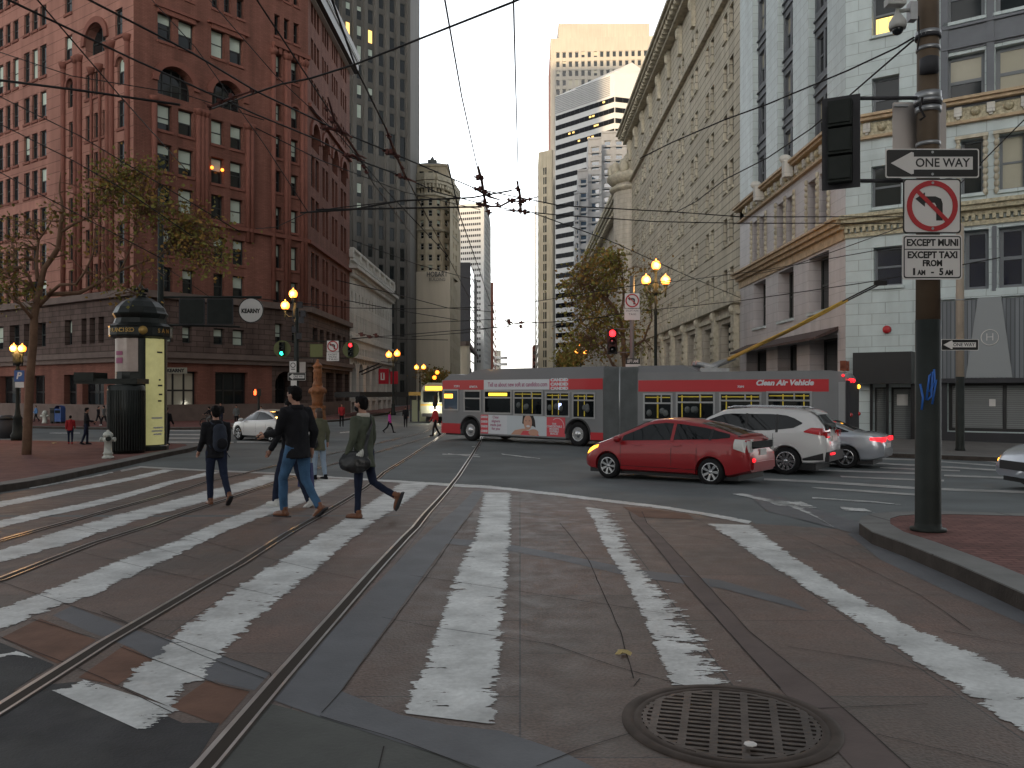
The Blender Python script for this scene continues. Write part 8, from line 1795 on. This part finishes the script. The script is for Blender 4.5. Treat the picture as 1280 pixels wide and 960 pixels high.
# ================================================================ people
def person(label, px, py, hpx, face, legs, arms, cl, hair='hair', skin='skin', name='person', voxel=.014, h_=0, torso=0, extra=None, group=None, long=.0, sleeve=1.0, headturn=0, fem=False, zlift=0):
    g = G(px, py, h_); d = g.y; h = hpx/F*d; s = h/1.78; t = thing(name, label, 'person', (g.x, g.y, g.z+zlift), math.atan2(-face[0], face[1]), group)
    def leg(sx, a, k, ab=.02):
        hip = Vector((sx*.095, 0, 0)); kn = hip+.45*Vector((sx*ab, math.sin(R(a)), -math.cos(R(a)))); an = kn+.43*Vector((0, math.sin(R(a-k)), -math.cos(R(a-k)))); return hip, kn, an
    Lg = [leg(-1, *legs[0]), leg(1, *legs[1])]
    fp = [legs[0][0]-legs[0][1], legs[1][0]-legs[1][1]]
    pitch = [max(-70, min(12, f_*1.05)) if f_ < -14 else (max(0, f_)*.5) for f_ in fp]
    low_ = min(l[2].z-(.09 if p > -20 else .09+.0) for l, p in zip(Lg, pitch)); pz = -low_
    up = Vector((0, 0, pz)); Lg = [[q+up for q in l] for l in Lg]
    ln = R(torso); def_ = lambda x, y, z: Vector((x, y*math.cos(ln)+(z-pz)*math.sin(ln), pz+(z-pz)*math.cos(ln)-y*math.sin(ln)))
    base = pz; sh = .19 if not fem else .165
    T = lambda x, y, z: def_(x, y, base+z)
    def arm(sx, sp, el, ab, inw=0):
        S_ = T(sx*sh, 0, .50); E = S_+.29*Vector((sx*math.sin(R(ab)), math.sin(R(sp))*math.cos(R(ab)), -math.cos(R(sp))*math.cos(R(ab)))); Wr = E+.25*Vector((-sx*math.sin(R(inw))+sx*.05, math.sin(R(sp+el)), -math.cos(R(sp+el)))); return S_, E, Wr
    Ar = [arm(-1, *arms[0]), arm(1, *arms[1])]
    sc_ = lambda mb: [v.__imul__(s) for v in mb.v] and mb
    def rings(mb, L_, n=14): # list of (center, rx, ry)
        i0 = len(mb.v)
        for c, rx, ry in L_:
            for k in range(n): a = 2*math.pi*k/n; mb.v.append(Vector((c.x+rx*math.cos(a), c.y+ry*math.sin(a), c.z)))
        for i in range(len(L_)-1):
            for k in range(n): mb.f.append([i0+i*n+k, i0+i*n+(k+1) % n, i0+(i+1)*n+(k+1) % n, i0+(i+1)*n+k]); mb.sm.append(True)
        mb.f.append([i0+k for k in reversed(range(n))]); mb.sm.append(False); mb.f.append([i0+(len(L_)-1)*n+k for k in range(n)]); mb.sm.append(False)
    # body : head, neck, torso, limbs, hands with fingers
    mb = MB(); hc = T(0, .025, .735); tr_ = Matrix.Rotation(R(headturn), 3, 'Z'); hd = lambda x, y, z: hc+tr_ @ Vector((x, y, z))
    hs_ = 12; 
    for cz, rx, ry, oy in ((0, .074, .094, 0), ): mb.sphere(hc, 1, 12, (.074, .095, .105))
    mb.sphere(hd(0, .035, -.062), 1, 8, (.050, .052, .055)); mb.tube([hd(0, .088, .012), hd(0, .112, -.022)], [.009, .016], 6); mb.tube([hd(-.022, .082, -.052), hd(.022, .082, -.052)], .011, 6)
    for sx in (-1, 1): mb.sphere(hd(sx*.075, -.005, -.008), 1, 6, (.012, .022, .034)); mb.sphere(hd(sx*.028, .078, .018), .017, 6)
    mb.tube([T(0, -.012, .50), T(0, .0, .60), hd(0, -.005, -.06)], [.07, .055, .055], 10)
    rings(mb, [(T(0, 0, -.06), .13, .09), (T(0, 0, .05), .13, .09), (T(0, .01, .2), .12, .085), (T(0, .01, .36), .14, .095), (T(0, 0, .46), .15, .085), (T(0, -.005, .52), .09, .06)])
    for l in Lg: mb.tube([l[0], l[1], l[2]-Vector((0, 0, .02))], [.075, .05, .035], 10)
    for i, (S_, E, Wr) in enumerate(Ar):
        mb.tube([S_-Vector(((-1, 1)[i]*.05, 0, -.02)), S_, E, Wr], [.05, .05, .038, .027], 10); dv = (Wr-E).normalized(); sd_ = dv.cross(Vector((1, 0, 0))).normalized(); nr = dv.cross(sd_)
        pc = Wr+dv*.045; mb.tube([Wr, pc, Wr+dv*.09], [.026, .036, .034], 8)
        for k in range(4):
            o_ = sd_*(-.03+.02*k); L_ = (.062, .074, .07, .055)[k]; r_ = .0095; a0 = Wr+dv*.08+o_; a1 = a0+dv*L_*.55; a2 = a1+(dv*.75-nr*.6*(1 if i else -1)).normalized()*L_*.5; mb.tube([a0, a1, a2], [r_, r_, r_*.85], 6)
        tb = Wr+dv*.03-sd_*.028; mb.tube([tb, tb+(dv*.7-sd_*.7).normalized()*.045, tb+(dv*.95-sd_*.3).normalized()*.08], [.012, .011, .009], 6)
    sc_(mb); body = fuse(mb, 'body', M[skin], t, voxel=min(voxel, .010)*s if voxel < .02 else voxel, smooth=2)
    # hair
    mb = MB(); mb.sphere(hd(0, -.016, .028), 1, 12, (.086, .100, .098)); mb.sphere(hd(0, -.04, -.02), 1, 10, (.076, .072, .085))
    mb.sphere(hd(0, .045, .085), 1, 8, (.055, .05, .035))
    if fem: mb.sphere(hd(0, -.05, -.08), 1, 10, (.085, .06, .13))
    cutp = hd(0, .07, 0); sc_(mb); hr = fuse(mb, 'hair', M[cl.get('hairm', hair)], t, voxel=.010*s if voxel < .02 else voxel*.8, smooth=2, disp=(.008*s, 34))
    # trousers
    mb = MB(); lw_ = cl.get('legw', 1.0)
    rings(mb, [(T(0, 0, -.13), .10, .08), (T(0, -.005, -.08), .152, .108), (T(0, -.01, .0), .15, .108), (T(0, 0, .08), .13, .09)])
    for l, p in zip(Lg, pitch):
        hip, kn, an = l; dn = (an-kn).normalized(); mb.tube([hip+Vector((0, 0, .04)), hip.lerp(kn, .3), kn, kn.lerp(an, .35), an-dn*.0], [.098, .092*lw_, .068*lw_, .062*lw_, .052*lw_], 12)
    sc_(mb); fuse(mb, 'trousers', M[cl['legs']], t, voxel=voxel*s, smooth=3, disp=(.011*s, 9))
    # coat
    mb = MB(); b_ = cl.get('bulk', 1.0); hem = -.10-long
    rings(mb, [(T(0, .01, hem), .186*b_, .165*b_), (T(0, .005, hem*.4), .175*b_, .142*b_), (T(0, .005, .12), .165*b_, .122*b_), (T(0, .01, .30), .182*b_, .13*b_), (T(0, .0, .42), .198*b_*(.9 if fem else 1), .118*b_), (T(0, -.01, .50), .155, .095), (T(0, -.01, .55), .085, .075)])
    for i, (S_, E, Wr) in enumerate(Ar): mb.tube([S_-Vector(((-1, 1)[i]*.07, 0, .0)), S_+Vector((0, 0, .005)), S_.lerp(E, .5), E, E.lerp(Wr, .5), E.lerp(Wr, .97)], [.075, .078*b_, .07*b_, .058*b_, .05*b_, .043*b_], 12)
    sc_(mb); fuse(mb, 'coat', M[cl['coat']], t, voxel=voxel*s, smooth=3, disp=(.016*s, 8))
    mb = MB(); col_r = [(.088, .0), (.10, .03), (.092, .07), (.068, .06), (.07, 0), (.088, 0)]; mb.lathe([(a*1.0, z) for a, z in col_r], T(0, -.005, .525), 16); sc_(mb); mb.build('collar', M[cl.get('collar', cl['coat'])], t)
    # shoes
    for i, (l, p) in enumerate(zip(Lg, pitch)):
        an = l[2]; m = Matrix.Translation(an) @ Matrix.Rotation(R(p), 4, 'X'); mb = MB()
        mb.tube([m @ Vector((0, -.075, -.045)), m @ Vector((0, .0, -.045)), m @ Vector((0, .10, -.052)), m @ Vector((0, .165, -.06)), m @ Vector((0, .195, -.064))], [.036, .044, .044, .036, .02], 10); mb.tube([m @ Vector((0, -.02, -.05)), m @ Vector((0, -.015, .05))], [.045, .048], 10)
        sc_(mb); sh_ = fuse(mb, 'shoe', M[cl['shoe']], t, voxel=.010*s if voxel < .02 else voxel*.7, smooth=1)
        mb = MB(); mb.prism([(-.034, -.105), (.034, -.105), (.046, .06), (.042, .16), (.0, .205), (-.042, .16), (-.046, .06)], lambda u, v, o: m @ Vector((u, v, -.094+o)), 0, .02); sc_(mb); mb.build('sole', M[cl.get('sole', 'soot')], sh_)
    t['s'] = s; del t['s']
    return t, s, T, Ar, sc_, hd
def seg(mb, pts, w, th): # flat strap
    P = [Vector(p) for p in pts]; prev = None
    for i, p in enumerate(P):
        dv = (P[min(i+1, len(P)-1)]-P[max(0, i-1)]).normalized(); n_ = Vector((p.x, p.y, 0)); n_ = n_.normalized() if n_.length > 1e-3 else Vector((0, 1, 0)); sd_ = dv.cross(n_).normalized(); cur = [p+sd_*w/2, p-sd_*w/2, p-sd_*w/2+n_*th, p+sd_*w/2+n_*th]
        if prev: mb.add(prev+cur, [[0, 1, 5, 4], [1, 2, 6, 5], [2, 3, 7, 6], [3, 0, 4, 7]])
        prev = cur
# man with a backpack, walking away to the left
t, s, T, Ar, sc_, hd = person('man in black jacket, navy trousers and brown shoes with a dark backpack, leftmost walker', 270, 631, 121, (-.62, .78), ((3, 6), (-16, 22)), ((8, 30, 8), (2, 35, 7)), dict(coat='clothblack', legs='clothnavy', shoe='leather', bulk=1.06), headturn=0)
mb = MB()
for (x, y, z, rx, ry, rz) in ((0, -.21, .28, .135, .10, .20), (0, -.23, .16, .14, .105, .15), (0, -.20, .42, .12, .085, .11)): mb.sphere(T(x, y, z), 1, 10, (rx, ry, rz))
sc_(mb); bp = fuse(mb, 'backpack', M['pack'], None, voxel=.014*s, smooth=4, disp=(.008, 12)); bp.parent = None; bp.matrix_world = MTX[t.name].inverted(); tag(bp, 'dark navy backpack worn by the man in black jacket on the left of the crossing', 'backpack')
mb = MB()
for sx in (-1, 1): mb.tube([s*T(sx*.08, -.14, .50), s*T(sx*.11, -.02, .555), s*T(sx*.12, .13, .42), s*T(sx*.14, .10, .2), s*T(sx*.14, -.13, .10)], .014, 6)
mb.tube([s*T(.14, -.12, .03), s*T(.19, -.1, -.06), s*T(.22, -.1, -.10)], .006, 5); mb.build('strap', M['pack'], bp)
mb = MB(); mb.sphere(s*T(0, -.33, .17), 1, 8, (.10*s, .03*s, .10*s)); mb.build('front_pocket', M['clothblack'], bp)
# tall man in black jacket
t, s, T, Ar, sc_, hd = person('tall man in black jacket, blue jeans and brown boots holding a phone on the crossing', 372, 646, 163, (-.86, .51), ((22, 24), (-6, 30)), ((18, 60, 9), (-20, 32, 10)), dict(coat='clothblack', legs='denim', shoe='leather', bulk=1.06, legw=1.0), headturn=10, torso=3, long=.03)
w_ = Ar[0][2]*s; ph_ = MB(); ph_.box(-.04, .04, -.006, .006, -.07, .07, m=Matrix.Translation(w_+Vector((0, .10*s, -.02))) @ Matrix.Rotation(R(60), 4, 'X')); o = ph_.build('mobile_phone', M['black'], None); o.matrix_world = MTX[t.name].inverted(); tag(o, 'black phone in the left hand of the tall man in black jacket', 'phone')
# man behind him with white shoes, carrying bags
t, s, T, Ar, sc_, hd = person('bearded man in dark coat and white shoes, mostly hidden behind the tall man', 364, 634, 136, (-.86, .51), ((24, 14), (-14, 12)), ((10, 25, 12), (-8, 10, 14)), dict(coat='clothblack', legs='clothnavy', shoe='shoewhite', sole='shoewhite'), skin='skindark')
w_ = Ar[1][2]*s; mb = MB(); c = w_+Vector((.03, 0, -.38)); mb.hexa([c+Vector(q) for q in ((-.04, -.15, -.2), (.04, -.15, -.2), (.04, .15, -.2), (-.04, .15, -.2), (-.02, -.13, .2), (.02, -.13, .2), (.02, .13, .2), (-.02, .13, .2))]); mb.tube([c+Vector((0, -.08, .2)), c+Vector((0, -.05, .36)), c+Vector((0, .05, .36)), c+Vector((0, .08, .2))], .008, 5); o = mb.build('shopping_bag', mat('deep_blue_bag', (.02, .025, .12), .5), None); o.matrix_world = MTX[t.name].inverted(); tag(o, 'deep blue shopping bag hanging behind the legs of the tall man', 'bag')
# woman in olive coat
t, s, T, Ar, sc_, hd = person('woman in olive coat, pale jeans and black shoes, partly hidden behind the tall man', 399, 600, 88, (-.75, .6), ((6, 6), (-4, 6)), ((-5, 15, 10), (-10, 20, 16)), dict(coat='coatolive', legs='denimlight', shoe='clothblack', sole='shoewhite', hairm='hairbrown'), fem=True, long=.12)
mb = MB(); mb.sphere(s*T(-.22, -.06, .0), 1, 10, (.07*s, .16*s, .17*s)); mb.tube([s*T(-.20, -.1, .12), s*T(-.16, 0, .5), s*T(-.18, .12, .12)], .012, 5); o = mb.build('shoulder_bag', M['bagblack'], None); o.matrix_world = MTX[t.name].inverted(); tag(o, 'black shoulder bag at the back of the woman in olive coat', 'bag')
# man in green coat with large black bag
t, s, T, Ar, sc_, hd = person('man in green coat with cream collar, navy trousers and tan shoes, rightmost on the crossing', 455, 648, 150, (-.93, .36), ((5, 4), (-12, 52)), ((4, 18, 10), (-4, 20, 12)), dict(coat='coatgreen', legs='clothnavy', shoe='leather', collar='fleece', bulk=1.02, legw=.88), long=.10, headturn=0, torso=2)
mb = MB()
mb.sphere(hd(0, .045, -.07), 1, 8, (.062, .062, .052)); sc_(mb); mb.build('face_mask', M['clothblack'], t)
mb = MB()
for (x, y, z, rx, ry, rz) in ((-.26, .0, -.12, .10, .27, .13), (-.26, .0, -.16, .11, .25, .12), (-.24, .0, -.04, .07, .22, .10)): mb.sphere(T(x, y, z), 1, 12, (rx, ry, rz))
sc_(mb); bg_ = fuse(mb, 'shoulder_bag', M['bagblack'], None, voxel=.014, smooth=3, disp=(.012, 9)); bg_.matrix_world = MTX[t.name].inverted(); tag(bg_, 'large black leather bag at the hip of the man in green coat', 'bag')
mb = MB(); seg(mb, [s*T(-.25, -.2, -.03), s*T(-.20, -.15, .10), s*T(-.12, -.15, .28), s*T(.02, -.135, .44), s*T(.10, -.06, .545), s*T(.10, .08, .50), s*T(0, .14, .36), s*T(-.16, .14, .1), s*T(-.25, .18, -.03)], .05*s, .012*s); mb.build('strap', M['bagblack'], bg_)
mb = MB()
for i in range(4): mb.sphere(s*T(-.30, -.16+.03*i, .02-.02*i), 1, 6, (.02*s, .02*s, .06*s))
mb.build('gloves', M['clothwhite'], bg_)
# people further away
def far(label, px, py, hpx, face, coat, legs, legp=((18, 8), (-14, 16)), armp=((-15, 20, 8), (15, 20, 8)), shoe='clothblack', hair='hair', h_=.15, fem=False, v=.026, **k): return person(label, px, py, hpx, face, legp, armp, dict(coat=coat, legs=legs, shoe=shoe, hairm=hair), voxel=v, h_=h_, fem=fem, **k)
far('child in a red jacket standing on the left brick island', 88, 555, 35, (-.3, .9), 'clothred', 'clothnavy', ((4, 4), (-3, 4)), shoe='clothred')
far('adult dressed all in black beside the red jacket child', 108, 555.5, 45, (.8, .5), 'clothblack', 'clothnavy', ((6, 6), (-10, 8)), ((10, 60, 10), (15, 60, 10)))
far('dark dressed pedestrian on the far pavement just right of the adult in black', 123, 531, 23, (.9, 0), 'clothblack', 'clothblack'); far('pedestrian with pale shirt beside the left side of the kiosk booth', 130, 532, 25, (-.9, .1), 'clothgrey', 'clothblack', shoe='shoewhite')
far('pedestrian in pale blue sitting low by the far left shop windows', 45, 527, 20, (-.5, -.5), 'clothblue', 'clothblack'); far('dark pedestrian peeking out right behind the kiosk', 208, 556, 46, (.2, 1), 'clothblack', 'clothblack', ((3, 3), (-3, 3)))
far('pedestrian in black above the head of the backpack man', 276, 531, 27, (0, -1), 'clothblack', 'clothnavy', ((3, 3), (-3, 3))); far('pedestrian in grey coat on the far pavement left of the white sedan', 295.5, 532, 25, (.2, -1), 'clothgrey', 'clothblack', ((3, 3), (-3, 3)))
far('person with pale scarf standing behind the white sedan', 326.5, 533, 25, (-.2, -1), 'clothwhite', 'clothblack', ((3, 3), (-3, 3))); far('pedestrian in red top in the stone doorway of the bank side', 427, 533, 28, (.4, -1), 'clothred', 'clothblack', ((3, 3), (-3, 3)))
far('walker in blue with a pink bag crossing beyond the man in green coat', 487, 541, 27, (.9, -.1), 'clothpink', 'clothblack', ((24, 8), (-20, 26)), h_=0, fem=True); 
far('pedestrian in dark red coat carrying a pale bag right before the bus nose', 544, 545, 37, (-.7, -.4), 'clothred', 'clothblack', h_=0, shoe='clothblack')
far('dark pedestrian beside the tram shelter posts', 507, 534, 25, (.1, -1), 'clothblack', 'clothblack', ((3, 3), (-3, 3)))
c = W(540.5, 532, 43.5); mb = MB(); mb.sphere(c, .17, 8, (1, .6, 1.35)); mb.tube([c+Vector((0, 0, .2)), c+Vector((.05, 0, .42))], .02, 5); tag(mb.build('plastic_bag', M['fleece'], None), 'pale plastic bag carried by the pedestrian before the bus nose', 'bag')
# cyclist on the far side
t, s, T, Ar, sc_, hd = far('cyclist in black on a bicycle on the far side of the street', 264.5, 533, 26, (-.9, .1), 'clothblack', 'clothgrey', ((55, 60), (25, 50)), ((45, 20, 8), (45, 20, 8)), torso=18)
g = G(264.5, 535); bk = thing('bicycle', 'small bicycle under the cyclist on the far side of the street', 'bicycle', (g.x, g.y, g.z), math.atan2(.1, -.9)); r_ = .30
for x in (-.48, .48):
    mb = MB(); mb.lathe([(r_, -.02), (r_+.03, 0), (r_, .02), (r_-.03, 0), (r_, -.02)], (0, 0, 0), 20, m=Matrix.Translation((x, 0, r_)) @ Matrix.Rotation(R(90), 4, 'X')); mb.build('wheel', M['tyre'], bk)
mb = MB()
for a, c in (((-.48, 0, .3), (-.15, 0, .3)), ((-.15, 0, .3), (.35, 0, .68)), ((-.15, 0, .3), (-.25, 0, .75)), ((-.25, 0, .68), (.35, 0, .72)), ((.35, 0, .75), (.48, 0, .3)), ((-.25, 0, .7), (-.48, 0, .3)), ((.3, -.2, .8), (.3, .2, .8)), ((.35, 0, .7), (.3, 0, .8))): mb.tube([a, c], .02, 6)
mb.build('frame', M['black'], bk)
